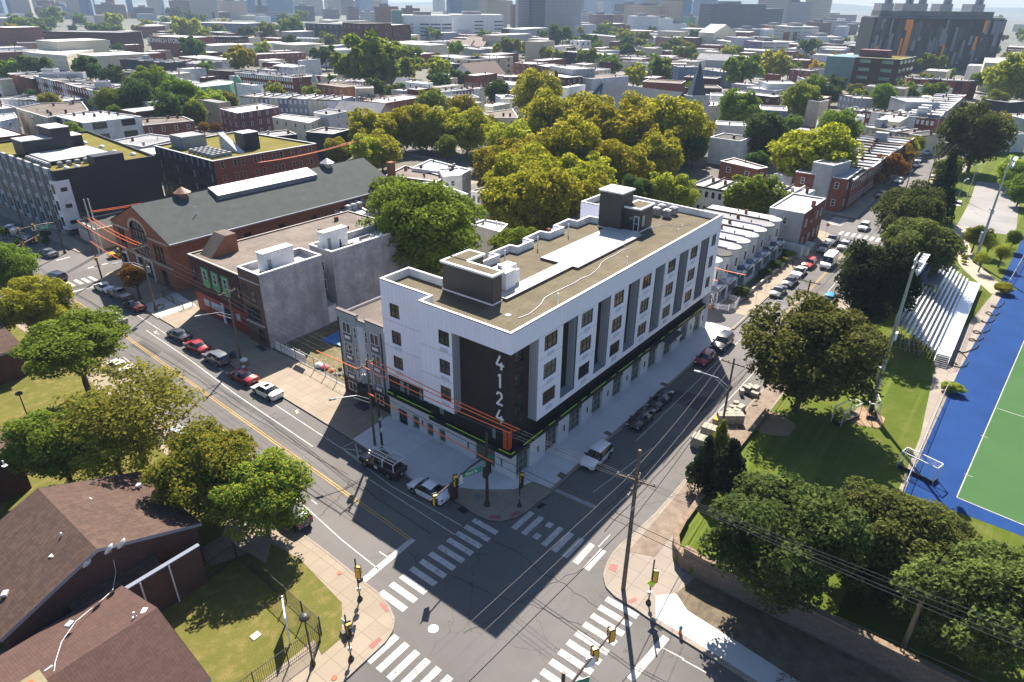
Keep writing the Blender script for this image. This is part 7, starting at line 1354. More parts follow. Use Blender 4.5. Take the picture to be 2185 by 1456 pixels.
def row(desc,c,p1,p2,z,n,depth,walls,roofs,nf=2,nw=2,trims=('w',),porch=False):
    P1=Vector(G2(c,*p1,z)); P2=Vector(G2(c,*p2,z)); d,nn=away(P1,P2)
    if Vector((d.y,-d.x)).dot(nn)>0: P1,P2=P2,P1; d=-d; rev=True
    else: rev=False
    w=(P2-P1).length/n; a=math.atan2(d.y,d.x); q=random.Random(int(p1[0]*3+p2[0])); key=(round(w,2),z,depth)
    if key not in _rm:
        mw=MB().box(.01,w-.01,0,depth,-.3,z-.6).box(.01,w-.01,.01,.19,z-.62,z-.1).mesh('wall',W_['gry']); mr=MB().poly([(.22,.2,z-.18),(w-.02,.2,z-.18),(w-.02,depth-.1,z-.55),(.22,depth-.1,z-.55)]).mesh('roof',R_['w'])
        mp=MB().box(-.12,.16,.1,depth,z-.3,z+.12).mesh('party_wall',R_['g']); mc=MB().box(0,w,-.28,.2,z-.4,z+.02).mesh('cornice',fr_w); ch=MB().box(-.3,.3,-.25,.25,-.5,.9).mesh('chimney',W_['red']); ex=MB().box(.4,w-1.1,depth,depth+5,-.3,z-1.6).mesh('rear_wing',W_['gry'])
        wn=MB().box(0,.95,-.06,.0,0,1.6).mesh('window',fr_w); pn=MB().poly([(.1,-.07,.1),(.85,-.07,.1),(.85,-.07,1.5),(.1,-.07,1.5)]).mesh('pane',glass); po=MB().poly([(.1,-2.1,2.9),(w-.1,-2.1,2.9),(w-.1,0,3.3),(.1,0,3.3)]).box(.1,w-.1,-2.1,-2.0,2.7,2.9).mesh('porch_roof',R_['g']); bh=MB().box(0,2.6,0,3.5,-.6,2.2).mesh('roof_bulkhead',W_['lgr'])
        _rm[key]=(mw,mr,mp,mc,ch,ex,wn,pn,po,bh)
    mw,mr,mp,mc,ch,ex,wn,pn,po,bh=_rm[key]
    for i in range(n):
        o=P1+d*(w*i); k=(n-i) if rev else (i+1); wl=q.choice(walls); rl=q.choice(roofs)
        t=thing('row_house','%s from left of %d %s'%(ordn((n-1-i) if rev else i),n,desc),'house',(o.x,o.y,0),a,'row houses: '+desc)
        inst(mw,'wall',t,mat=W_[wl]); inst(mr,'roof',t,mat=R_[rl]); inst(mp,'party_wall',t,mat=R_[q.choice(['g','s','d','w'])]); inst(mc,'cornice',t,mat=q.choice([fr_w,fr_w,R_['d'],W_['tan'],W_[wl]])); inst(ch,'chimney',t,(w*.85,depth*q.uniform(.3,.6),z),mat=W_[q.choice(['red','dk','gry'])])
        if q.random()<.5: inst(ex,'rear_wing',t,mat=W_[q.choice(['gry','wht','crm','red','lgr'])])
        if q.random()<.07: inst(bh,'roof_bulkhead',t,(1,depth*.4,z),mat=W_[q.choice(['lgr','gry','wht'])])
        if porch: inst(po,'porch_roof',t,mat=R_[q.choice(['g','d','s'])])
        dist=(o-cam2).length
        if dist<420:
            s=w/nw
            for f in range(nf):
                for j in range(nw):
                    ww=inst(wn,'window',t,(s*(j+.5)-.47,0,(z/nf)*f+(z/nf)*.3)); inst(pn,'pane',ww) if dist<230 else None
B_=['red','red','red','dk','orr']; M_=['red','wht','gry','crm','lgr','red']; V_=['wht','gry','lgr','crm','blu','tan']
RW=['w','w','s','s','g']; RD=['s','g','d','g','t']
row('red brick houses in the long three storey row, upper left','a',(415,955),(1330,1185),10.3,14,13,['red','red','red','dk','gry'],['w','s','g'],3)
row('red brick houses half hidden at the left edge','a',(100,930),(400,1000),9,5,13,B_,RW,3)
row('silver roofed houses at the left edge below red row','A',(0,625),(395,640),7,7,14,['gry','lgr','gry'],['s','w','s'])
row('brick houses in the turreted row, upper centre left','b',(805,915),(1540,985),9.3,13,12,['red','red','dk'],['w','w','s'],3)
edgeb('red brick end house with pointed corner turret in upper centre left','b',(1550,985),(1890,960),9.3,12,'red','w',(3,5,1,1.6))
t,P1,d,n,L=edgeb('brick corner building with conical grey turret and arched windows','b',(1820,1060),(2190,1105),9,11,'orr','t',(2,3.4,1,1.6)); o=t.location; MB().cyl(P1.x-o.x,P1.y-o.y,0,10,1.4,10).build('turret_wall',W_['crm'],t); MB().lathe(P1.x-o.x,P1.y-o.y,[(1.8,9.8),(.02,14)],12).build('turret_roof',W_['gry'],t)
row('narrow rear houses with long pale roofs, upper centre left','b',(870,1220),(2100,1270),6.8,10,17,V_,['s','w','s','g'])
polyb('white building with four pale roofs and maroon side wall by the trees','A',[(1505,718),(1765,678),(1655,655),(1395,690)],9,'brd','w',(3,3.4,1,1.6)); polyb('cream two storey house with flat white roof beside bare trees','A',[(1725,742),(1960,780),(2035,748),(1800,722)],7.2,'crm','w',(2,4,1.1,1.5)); polyb('pale grey house right of the cream flat roofed house','A',[(1988,712),(2080,730),(2200,705),(2080,690)],8.5,'lgr','g',(3,5,.8,1.2))
edgeb('dark low penthouse block behind the navy and brick block, left one','A',(1680,870),(1880,850),7,9,'blk','g'); edgeb('dark low penthouse block behind the navy and brick block, right one','A',(1940,835),(2110,850),8.5,9,'blk','g')
row('pale narrow houses below the rear roofs, centre left','A',(1700,880),(1990,730),6,5,9,V_,RW) if 0 else None
t=polyb('mint green building with onion shaped corner turret and white roof','b',[(335,1110),(740,1068),(830,1030),(600,1010),(340,1065)],8,'grn','w',(2,4,.9,1.3)); o=t.location; q=G('b',845,1090,7); MB().cyl(q.x-o.x,q.y-o.y,0,9,1.6,10).lathe(q.x-o.x,q.y-o.y,[(1.8,9),(1.9,10),(1.2,11.2),(.2,12),(.05,13)],12).build('turret',W_['grn'],t)
polyb('white box house with horizontal siding lines in front of brick row','b',[(1290,835),(1550,855),(1700,832),(1420,800)],9,'wht','w',(3,4,.9,1.2)); edgeb('low dark walled yard building left of the turreted row','b',(480,885),(760,905),6,14,'dk','d'); edgeb('grey blank warehouse wall behind the small crane mast','b',(0,790),(330,810),8,20,'gry','g'); edgeb('pale flat roofed block behind the small dark tree','b',(380,740),(640,760),8,14,'lgr','w',(2,4,1,1.3))
edgeb('long red brick building under a white flat roof, upper centre','b',(1090,690),(1700,665),8,14,'red','w',(2,4,1,1.4),stuff=8); edgeb('brick building with white triangular gable end, upper centre','b',(1150,790),(1330,800),8,10,'brd','w',(2,4,1,1.4)); edgeb('white balconied house group between dark trees, upper left centre','b',(1480,480),(1880,490),10,14,'lgr','w',(3,4,1.2,1.5)); edgeb('small grey mansard house left of the big golden tree','b',(520,555),(700,560),9,10,'gry','k',(2,4,1,1.3)); edgeb('brick flats with plain wall under the far trees, upper left','b',(330,510),(510,515),8,10,'red','w')
# storage buildings with their painted names
t,P1,d,n,L=edgeb('huge brown brick warehouse with faded storage lettering on its long wall','a',(530,398),(1535,415),15,30,'dk','g',cop=R_['s']); a=math.atan2(d.y,d.x)
if Vector((d.y,-d.x)).dot(n)>0: a+=math.pi; 
def walltext(t,P1,d,n,s,size,u,z,mat):
    q=P1+d*u-n*.08; o=inst(textmesh(s,size,mat),'painted_lettering',t,(q.x-t.location.x,q.y-t.location.y,z)); o.rotation_euler=(R(90),0,math.atan2(n.x*-1,n.y))
walltext(t,P1,d,n,'MONARCH',4.2,L*.13,11.8,M('faded_letter',(.22,.15,.12),.9,.2)); walltext(t,P1,d,n,'STORAGE',4.2,L*.15,7.4,MT.get('faded_letter') or M('faded_letter',(.22,.15,.12),.9,.2))
t,P1,d,n,L=edgeb('red brick warehouse with white storage name under its roof edge','A',(943,228),(1195,240),14.5,26,'red','w',cop=fr_w); walltext(t,P1,d,n,'MONARCH STORAGE',5.0,L*.42,11.2,fr_w)
polyb('cream institutional building with long rows of small windows, upper left','A',[(140,325),(205,335),(420,352),(590,312),(480,300)],9.5,'crm','w',(3,3.2,.8,1.2),stuff=6); edgeb('white gabled house in front of the big brown warehouse','a',(1235,640),(1450,650),7,9,'wht','w',(2,5,1,1.3)); edgeb('grey panelled annex in front of the brown warehouse','a',(1000,515),(1310,520),10,9,'lgr','g',(2,6,1,1.3)); edgeb('terracotta terrace with bay windows at upper left','a',(210,545),(540,540),9,12,'pk','s',(3,3.4,1,1.4))
row('dark brick houses with pale cornice below the warehouse','a',(1510,745),(2090,790),10.5,9,13,['dk','dk','blk'],['g','d'],3); edgeb('dark brick end building right of the dark brick row','A',(1050,385),(1180,385),9,12,'dk','g'); row('white roofed houses stretching below the dark brick row','A',(700,455),(1090,470),6.5,9,16,M_,['w','w','s','t'])
row('silver roofs in front of the green turret building','A',(1000,500),(1260,560),6.5,5,12,V_,['w','s','t']); edgeb('brick house with steep slate roofs and tall chimneys, upper left centre','b',(415,460),(840,470),12,18,'dk','g',(2,3,1,1.5),stuff=5)
edgeb('grey glassy low office under a white roof, far upper left centre','b',(260,285),(940,300),14,50,'blu','w',(3,9,5,1.6),stuff=8); edgeb('long dark brick hall with rows of windows, far upper centre','b',(1700,295),(2200,310),20,30,'blk','g',(3,7,2,3,fr_w)); edgeb('brown brick wing right of the long dark hall','c',(240,310),(640,320),24,34,'dk','w',(4,8,2,2.5,W_['dk'])); edgeb('brown brick corner wing with stone cornice line','c',(0,285),(235,300),26,30,'dk','d',(4,8,2,2.5,W_['tan']))
# lower left mid blocks
polyb('tall tan sided block with dark patterned flat roof at left','A',[(100,685),(300,745),(560,700),(520,645),(250,655)],10.5,'tan','t',(3,9,2,1.6),stuff=10); t=polyb('grey modern house block with six large dark gridded windows','A',[(338,732),(530,780),(895,738),(640,703)],10.5,'lgr','w',(3,7,4.2,2.2,fr_d),stuff=10)
polyb('small red brick house row with white trimmed sash windows','A',[(905,795),(1228,765),(1160,738),(890,752)],7.8,'red','t',(2,3,1,1.6),stuff=5); polyb('low grey roofed building squeezed between the two dark blocks','A',[(692,895),(905,930),(1150,872),(950,848)],7,'lgr','g',(2,5,1.4,1.3),stuff=3); polyb('white walled house at the left edge behind the dark block','A',[(0,770),(110,745),(90,715),(-60,730)],9,'wht','w',(3,4,.9,1.1)); edgeb('flat grey roofs at the left edge above the tan block','A',(0,690),(105,680),7,14,'gry','w'); edgeb('white cube addition at the left edge of the long red row','a',(515,880),(670,880),13,6,'gry','g'); edgeb('grey shed roofed addition on the red row','a',(480,930),(1040,925),12,5,'gry','s'); edgeb('grey sloped stair addition at the red row end','a',(1210,1040),(1400,1030),13,5,'gry','g'); edgeb('grey sided end block of the red row','a',(1180,1095),(1620,1080),9,9,'gry','s',(2,7,1,1.3))
# centre
row('dark blue and black painted houses left of the trees','c',(-150,1030),(350,1035),9,7,12,['blk','blu','dk'],['g','s'],3); row('red brick two storey houses with lit windows, centre','c',(180,1222),(540,1300),6.8,7,11,['red','red'],['w','g']); edgeb('brick house end with white gable face and big side wall','c',(550,1305),(1040,1225),7.2,12,'orr','w',(2,6,1,1.5)); row('white and red houses in the low row, centre','c',(1150,1175),(1830,1115),6.8,8,11,['wht','red','wht','wht','red','crm'],['w','w','s']); polyb('white cube house with stair tower among trees','c',[(800,1040),(1060,1065),(1150,1050),(900,1015)],9.5,'wht','w',(3,6,1,1.3)); edgeb('beige block house standing over the red brick row','c',(175,1120),(400,1115),10,7,'tan','w'); edgeb('blank grey wall building above the golden trees','c',(1335,1250),(1740,1235),8,10,'gry','g'); edgeb('white cube at the right of the blank grey building','c',(2010,1235),(2200,1230),8,9,'wht','w')
def gbld(label,c,p1,p2,ze,zr,depth,roof,wall,name='gabled_building'):
    P1=Vector(G2(c,*p1,ze)); P2=Vector(G2(c,*p2,ze)); d,n=away(P1,P2)
    if Vector((d.y,-d.x)).dot(n)>0: P1,P2=P2,P1; d=-d
    L=(P2-P1).length; t=thing(name,label,'building',(P1.x,P1.y,0),math.atan2(d.y,d.x)); gable(t,0,L,0,depth,ze,zr,'x',R_[roof],W_[wall]); return t
gbld('church hall with brown shingle roof and white walls','c',(1660,985),(2080,940),5,12,18,'b','wht'); gbld('grey shingled gable hall at the left of centre','c',(-130,1440),(460,1480),5,9,13,'g','tan'); gbld('small grey gabled house with hipped look among trees','c',(640,1070),(800,1080),6,9,9,'g','lgr'); edgeb('long four storey block with white roof and dark balcony bays','c',(1130,705),(1665,755),11,18,'lgr','w',(3,5,2.2,2.4,fr_d),stuff=10); edgeb('right wing of the long four storey block with white stair tower','c',(1670,760),(2169,720),11,18,'tan','w',(3,8,2,1.4,fr_d),stuff=8); edgeb('dark mansard block in front of the long four storey block','c',(1265,800),(1540,815),8.5,14,'blk','w',(2,5,1.2,1.4)); 
for i,(u,v) in enumerate(((1330,560),(1480,570),(1640,590),(1790,570),(1900,580),(1700,530),(1850,520),(1560,520))): gbld('brown gabled town house, %s of the cluster below the white garage'%ordn(i),'c',(u,v),(u+150,v+4),6,10,22,'b','pk')
edgeb('low white and grey houses below the white garage','c',(840,600),(1140,590),7,16,'lgr','w',(2,6,1,1.3)); edgeb('grey angular house below the white garage','c',(1150,530),(1320,530),12,14,'gry','s'); edgeb('pale yellow building behind the big dark tree','c',(30,505),(280,500),9,14,'yel','s',(2,5,1,1.4)); edgeb('cream low building below the grey angular house','c',(1085,600),(1350,605),8,16,'crm','w')
t=thing('cottage','old pale house with porch and chimney left of the golden cluster','house',(*G2('B',890,720,8),0)); t.name='cottage'; bpy.data.objects.remove(t); polyb('old pale house with porch and chimney left of the golden cluster','B',[(885,715),(965,745),(1115,745),(1080,690)],8,'crm','t',(2,3.2,1,1.6)); polyb('white cube house above the old pale porch house','B',[(1005,625),(1110,625),(1150,610),(1040,600)],8,'wht','w')
polyb('row of dark and white rear roofs behind the long brick hall','B',[(440,1065),(760,1105),(815,1075),(560,1010)],7,'wht','s',(2,4,1,1.3),stuff=6); polyb('old brown patched roof beside the hall chimney','B',[(280,1110),(600,1150),(660,1120),(400,1050)],6.5,'dk','t',stuff=6); polyb('white rear building beside the dark green rear tree','B',[(640,1120),(760,1110),(740,1060),(610,1070)],7.5,'wht','w',(2,4,1,1.3)); 
t=polyb('white walled low building with condensers and green tinted court','B',[(135,1245),(215,1270),(800,1230),(590,1155),(370,1160)],7.6,'wht','s',stuff=0,par=1.2); 
for i in range(9): q=G('B',40+35*(i%3)+14*(i//3),1330-22*(i//3)-10*(i%3),7); condenser(q.x,q.y,6.9,'%s dark rooftop condenser in the group beside the hall chimney'%ordn(i),'condensers beside the hall chimney',1.1)
polyb('low white roof carrying a group of condensers behind the block buildings','B',[(-60,1330),(90,1375),(170,1340),(60,1275)],6.9,'wht','w',stuff=0)
row('rear houses with white roofs behind the white building, centre','B',(820,1210),(1200,1300),7,6,14,['red','crm','wht','red'],['w','w','s'],porch=True); row('rear row houses under the golden trees','B',(1250,1120),(1480,1160),7,5,12,['red','crm'],['w']); polyb('small gravel roofed rear building behind the white building','B',[(1320,1400),(1500,1420),(1520,1370),(1370,1350)],4.5,'gry','s',stuff=4); polyb('white low rear sheds by the stepped parapet','B',[(820,1420),(1000,1470),(1050,1420),(900,1390)],6.5,'wht','w',stuff=3)
# right of centre
edgeb('red brick three storey flats left of the grey block','d',(20,795),(235,815),10,15,'red','s',(3,4,1,1.5)); edgeb('brick flats with silver additions next to the red flats','d',(240,815),(440,850),9.5,14,'red','w',(3,4,1,1.5)); edgeb('grey four storey block with red end, centre right','d',(460,835),(755,880),12,15,'gry','s',(4,4,1,1.4)); edgeb('brick flats with paired white windows','d',(760,885),(1040,895),10,12,'red','s',(3,4.5,1.3,1.5)); edgeb('cream end block right of the brick flats','d',(1042,895),(1240,875),10,11,'crm','s',(3,3.5,1,1.5)); edgeb('grey low block with tan roof in front of the cream end block','d',(1000,1000),(1465,965),8,16,'lgr','t')
t,P1,d,n,L=edgeb('ornate brick and cream row with turrets and dormers','d',(225,925),(670,985),9,12,'dk','w',(2,3,1,1.7)); o=t.location
for f in (.25,.72): q=P1+d*L*f; MB().cyl(q.x-o.x,q.y-o.y,0,9,1.3,8).build('bay_turret',W_['crm'],t); MB().lathe(q.x-o.x,q.y-o.y,[(1.5,9),(1.3,10.5),(.1,12)],8).build('turret_roof',W_['dk'],t)
edgeb('brick block left of the ornate row','d',(-110,975),(185,975),9,11,'brn','w',(3,4,1,1.4)); row('grey terrace houses with pale roofs, right of centre','d',(1340,765),(1690,800),6.8,6,14,['lgr','crm','gry'],['w','w']); edgeb('brick corner building at right of the green tree','d',(1985,810),(2200,815),9,12,'red','w',(3,4,1,1.4)); edgeb('tan three storey flats below the grey tower block','d',(870,430),(1310,470),10,16,'tan','s',(3,8,1.5,1.4)); edgeb('modern grey house with tilted white roof','d',(1110,650),(1350,640),9,14,'gry','g',(2,6,1.4,1.4)); edgeb('pink brick mansard house by the parking area','d',(1810,465),(1970,480),12,14,'pk','g',(3,4,1,1.4)); edgeb('navy modern house with white roof boxes','d',(580,650),(820,665),9,12,'blk','w'); edgeb('white low school wing beside the tall dark tree','d',(720,510),(855,520),11,14,'wht','w',(2,5,2,1.8,fr_d)); edgeb('blue grey long shed with white roof','d',(80,545),(430,545),9,18,'blu','w'); row('low dark roofed houses far right of centre','d',(1560,640),(2150,650),6.5,8,14,['dk','gry','red'],['g','w','s']); row('far white roofed houses behind the grey terrace','d',(1200,700),(1690,720),6.5,8,12,['lgr','gry'],['w','w','s']); row('low far houses with pale roofs below the white window block','d',(1560,590),(1850,600),6.5,6,14,['lgr','gry'],['w','s']); row('far pale houses right of the leaning roof house','d',(1700,730),(2160,740),6.5,8,12,['gry','red'],['w','g'])
# slate church
P1=Vector(G2('d',1130,1050,19)); P2=Vector(G2('d',2150,1170,19)); d=(P2-P1).normalized(); n=Vector((-d.y,d.x)); n=n if n.dot(P1-cam2)>0 else -n; t=thing('church','long church with steep slate roof and brick end tower behind golden trees','church',(P1.x,P1.y,0),math.atan2(d.y,d.x)); gable(t,0,(P2-P1).length,-11,11,9,19,'x',R_['k'],W_['brn']); MB().box(-.6,.3,-11.4,11.4,0,9).poly([(-.6,-11.6,9),(-.6,11.6,9),(-.6,0,20)][::-1]).build('gable_wall',W_['lgr'],t); MB().box(-.9,-.2,-.4,.4,19,20.4).build('gable_finial',W_['lgr'],t)
edgeb('brick flat roofed hall behind the slate church','d',(1645,1035),(2130,1060),9,14,'red','t',stuff=3)
t,P1,d,n,L=edgeb('grey stone church tower with slate spire at right of the cluster','C',(0,600),(60,610),16,9,'gry','g',stuff=0,name='church_tower',cat='church'); MB().lathe(0,0,[(3.6,16),(.05,27)],4).build('spire',R_['k'],t)
# right block
edgeb('blue grey sided houses with roof bulkheads, left group','e',(-60,850),(190,850),8.5,12,'blu','g',(2,4,.9,1.4),stuff=4); edgeb('blue grey sided houses with roof bulkheads, right group','e',(235,880),(495,915),8.5,12,'blu','s',(2,4,.9,1.4),stuff=4); edgeb('low brick and tan rear building below the blue grey houses','e',(0,975),(400,1000),6.5,12,'dk','g'); gbld('pale grey hipped roof hall behind the blue grey houses','e',(150,755),(560,775),5,9,20,'g','gry'); edgeb('small brown yard building with silver tank','e',(0,1110),(480,1120),5,14,'brn','t')
edgeb('white stepped wall houses in the middle right yards','e',(340,1210),(860,1230),7.5,10,'wht','s'); edgeb('dark brick rear block with white roof stripe','e',(555,1165),(1140,1230),7.5,9,'dk','w',(2,5,.9,1.2)); edgeb('plain pale grey party wall block left of the dark green trees','e',(1060,1060),(1450,1065),9,14,'lgr','s'); edgeb('white flat roof cafe building with awning','e',(790,1110),(1155,1150),6.5,12,'lgr','w'); polyb('row of tan grey and mint bay fronted houses at right of the cluster','e',[(70,1330),(230,1350),(380,1340),(600,1300),(200,1270)],7.5,'crm','w',(2,3.4,1,1.5)); edgeb('grey sided house with two curved roof ridges','e',(950,1390),(1305,1410),8,14,'blu','g',(1,3,1,2)); edgeb('tall tan blank end wall behind the shaded yard tree','e',(1720,1290),(1840,1270),10,5,'tan','t'); row('silver roofed houses between brick office and trees','e',(1500,1000),(1870,1010),6.8,6,14,['lgr','gry'],['w','s']); edgeb('red brick house with dark turret by the car lot','e',(1340,880),(1600,900),9,12,'red','g',(3,3,1,1.5)); edgeb('white wall house at the left of the round golden tree','e',(-40,1260),(340,1250),7,9,'wht','w')
row('brick houses in the three storey row below the dark tower','C',(1430,495),(1880,515),9.5,10,11,['dk','red'],['g','s'],3); edgeb('grey blank party wall block at the far street corner','C',(1425,645),(1640,650),10,16,'gry','w',stuff=4); row('brick houses facing the far street beyond the grey party wall','C',(1640,735),(1800,600),8,10,12,['dk','gry','red'],['w','s']); row('red brick houses with white arched windows, right','C',(1040,690),(1610,755),7.2,10,11,['red','red','wht','red'],['t','w','g']); row('tan and grey houses below the white arched red row','C',(1150,800),(1520,860),6.8,5,12,['gry','tan','crm'],['t','d','s']); row('rear houses with grey roofs left of the tan ones','C',(880,775),(1150,790),6.5,5,12,['wht','gry'],['w','t','d']); row('small white houses between trees below brick office','C',(1410,535),(1680,560),7,4,8,['wht','crm'],['w']); row('far flat roofs between yards and brick office','C',(1000,600),(1100,620),6.5,2,10,['gry'],['w']); row('silver roofed brick houses facing the street behind the orange trees','C',(1085,1140),(1475,872),7.6,16,14,['red','dk','red'],['s','s','w','t'])
t,c_=building('corner_building','brick corner building with white roof at the far crosswalk','building',rect(130.8,147,1.0,13),8.2,'red','s',win=(2,3,.9,1.6)); edgeb('grey roof box rising above the silver roofed row','C',(960,1050),(1075,1020),11,5,'gry','g',stuff=0); polyb('small red brick two storey house left of the golden plane tree','C',[(245,1020),(480,1072),(545,1060),(330,1000)],7.6,'red','w',(2,4,1.3,1.4)); edgeb('white stucco house with dark flat roof beside a dark tree','C',(180,870),(370,895),8,10,'wht','d'); edgeb('long pale house with ribbon window behind the dark tree','C',(215,790),(490,805),7,9,'wht','w'); row('white roofed rear houses below the small brick house','C',(60,1170),(400,1230),7,4,12,['wht','red','wht'],['w']); row('white roofed houses behind the grey corner house','C',(400,1190),(750,1250),7,5,11,['wht','gry'],['w']); edgeb('grey flat rear building behind the bayed houses','C',(150,1360),(640,1390),7.2,6,'gry','s') if 0 else None
edgeb('silver roofed depot at the right frame edge','C',(2030,720),(2200,760),8,22,'gry','w',stuff=4); edgeb('tan roofed depot wing at the right frame edge','C',(1980,850),(2200,850),7,18,'lgr','t',stuff=3); edgeb('low dark gatehouse building right of the car park trees','C',(2080,650),(2200,640),8,10,'blk','g')
# brick office with planted roof
t,P1,d,n,L=_bo=edgeb('brick office with planted roof and greenish ribbon windows','C',(1100,362),(1385,378),17.5,34,'brn',grs,(4,8,6.2,1.9,fr_d,M('green_reflecting_glass',(.2,.32,.24),.2,.3)),stuff=0); o=t.location; q=P1+n*17+d*6; MB().obox((q.x-o.x,q.y-o.y),16,9,17,21,math.atan2(d.y,d.x)).build('roof_plant',W_['brd'],t); q=P1-d*8; MB().obox((q.x-o.x+n.x*13,q.y-o.y+n.y*13),16,26,.1,17.2,math.atan2(d.y,d.x)).build('glazed_wing',W_['teal'],t)
# ---- far towers
def tower(label,c,u1,u2,vb,vt,depth,mat,parts=(),vb2=None,roof='g',name='tower_block'):
    P1=Vector(G2(c,u1,vb)); P2=Vector(G2(c,u2,vb2 or vb)); d,n=away(P1,P2)
    if Vector((d.y,-d.x)).dot(n)>0: P1,P2=P2,P1; d=-d
    L=(P2-P1).length; mid=(P1+P2)/2; h=zat(mid.x,mid.y,K(c,0,vt)[1]) if vt>-900 else 60
    t=thing(name,label,'building',(P1.x,P1.y,0),math.atan2(d.y,d.x)); MB().box(0,L,0,depth,-.5,h).build('wall',mat,t); MB().box(.5,L-.5,.5,depth-.5,h,h+.4).build('roof',R_[roof],t); MB().box(L*.25,L*.6,depth*.3,depth*.7,h,h+4).build('roof_plant',R_['g'],t) if L>14 else None; return t,L,h
TM=lambda n,w,g,bw,bh,mo,off=0: Mtower(n,w,g,bw,bh,mo,off)
tm_grey=TM('tower_grey',(.27,.28,.3),(.05,.07,.09),3.2,3.0,.9); tm_conc=TM('tower_concrete',(.42,.38,.32),(.08,.08,.09),4,3.4,1.1); tm_brown=TM('tower_brown',(.2,.12,.1),(.05,.04,.045),3.2,3.3,1.0); tm_glass=TM('tower_glass',(.2,.28,.36),(.13,.2,.28),3,3.8,.35); tm_blue=TM('tower_blue',(.13,.2,.3),(.08,.14,.24),2.5,3.8,.3); tm_dark=TM('tower_dark',(.09,.1,.12),(.04,.05,.06),3.5,3.8,.7); tm_white=TM('tower_white',(.62,.62,.62),(.1,.12,.14),4,3.5,1.4,.5); tm_tan=TM('tower_tan',(.4,.33,.25),(.1,.09,.08),3,3.2,1.1); tm_band=TM('tower_band',(.45,.43,.4),(.08,.09,.1),14,4,1.6)
tower('tall grey slab tower with pale window rows, left part, top cut off','d',62,235,480,-60,18,tm_grey); tower('tall grey slab tower with pale window rows, middle part','d',236,395,488,-60,16,tm_dark); tower('tall grey slab tower with pale window rows, wide right part','d',396,850,440,-75,18,tm_grey,vb2=440)
t,L,h=tower('large white parking garage with long dark slot openings','c',783,1400,505,200,45,W_['wht'],roof='w'); 
for f in range(4):
    for a,b in ((.17,.2),(.34,.53),(.56,.76),(.79,.99)): MB().box(L*a,L*b,-.15,.2,h*(.16+.15*f),h*(.16+.15*f)+1.5).build('slot_opening',fr_d,t)
t,L,h=tower('right wing of the white parking garage','c',1401,2045,478,192,45,W_['wht'],roof='w') 
for f in range(4):
    for a,b in ((.43,.6),(.82,.99)): MB().box(L*a,L*b,-.15,.2,h*(.2+.16*f),h*(.2+.16*f)+1.5).build('slot_opening',fr_d,t)
MB().box(0,L,-.1,.2,0,h*.1).build('ground_opening',fr_d,t)
tower('green glass stair tower left of the white garage','c',650,775,510,135,24,W_['teal']); tower('brown brick block behind the green glass stair','c',790,1000,400,108,30,tm_brown); tower('brown tower left of the green stair, upper centre','c',440,720,420,85,30,tm_brown); tower('white ribbon windowed block, far upper centre','c',275,445,300,150,40,tm_band); tower('brown brick block at centre left skyline','c',85,220,290,85,30,tm_brown); tower('tan tower behind the right of the garage','c',1840,2090,380,5,30,tm_tan); tower('pale tan narrow tower beside the tan one','c',2092,2160,300,10,20,tm_tan); tower('blue and white striped tower behind the garage','c',1375,1525,330,-40,30,tm_blue); tower('striped tower second behind the garage','c',1526,1725,330,-30,30,tm_grey); tower('grey tower third behind the garage','c',1726,1840,330,5,30,tm_conc); tower('hazy tall tower left of the white sky gap','c',380,590,110,-60,40,tm_blue); tower('brown tower hazy left of centre skyline','c',0,155,190,-60,40,tm_brown); tower('pointed dark church tower left of the grey tower','d',-10,58,420,60,14,tm_brown)
tower('white block with tall staggered windows, right of the grey tower','d',1515,1830,450,210,26,tm_white,roof='w'); tower('white plain end of the staggered window block','d',1832,2005,448,235,26,W_['wht'],roof='w'); tower('white lower block with punched windows','d',2010,2190,440,305,24,tm_white,roof='w'); tower('tan brick apartment hotel, long, right of centre skyline','d',1505,2060,420,75,40,tm_tan); tower('tan apartment hotel taller centre part','d',1945,2115,430,10,30,tm_tan); tower('brown brick pair of lofts, left','d',1045,1255,385,190,34,tm_brown); tower('brown brick pair of lofts, right','d',1256,1505,388,190,34,tm_brown); tower('hazy white block behind lofts left','d',860,1040,300,160,40,tm_band); tower('dome roofed dark building on the right centre skyline','d',1400,1660,320,55,50,tm_dark); tower('hazy pale tower at the white sky gap','d',1100,1240,200,10,50,tm_conc); tower('hazy pale block right of the sky gap','d',1245,1420,230,-10,50,tm_glass); tower('very hazy glass tower right of centre skyline','d',860,1060,200,-60,50,tm_glass); tower('bright hazy white tower right of centre','d',1670,1830,200,-30,50,tm_white); tower('bright blue glass tower right of centre','d',1840,2000,180,-40,40,tm_blue); tower('blue scaffolded tower right of centre','e',-40,60,370,-20,30,tm_blue)
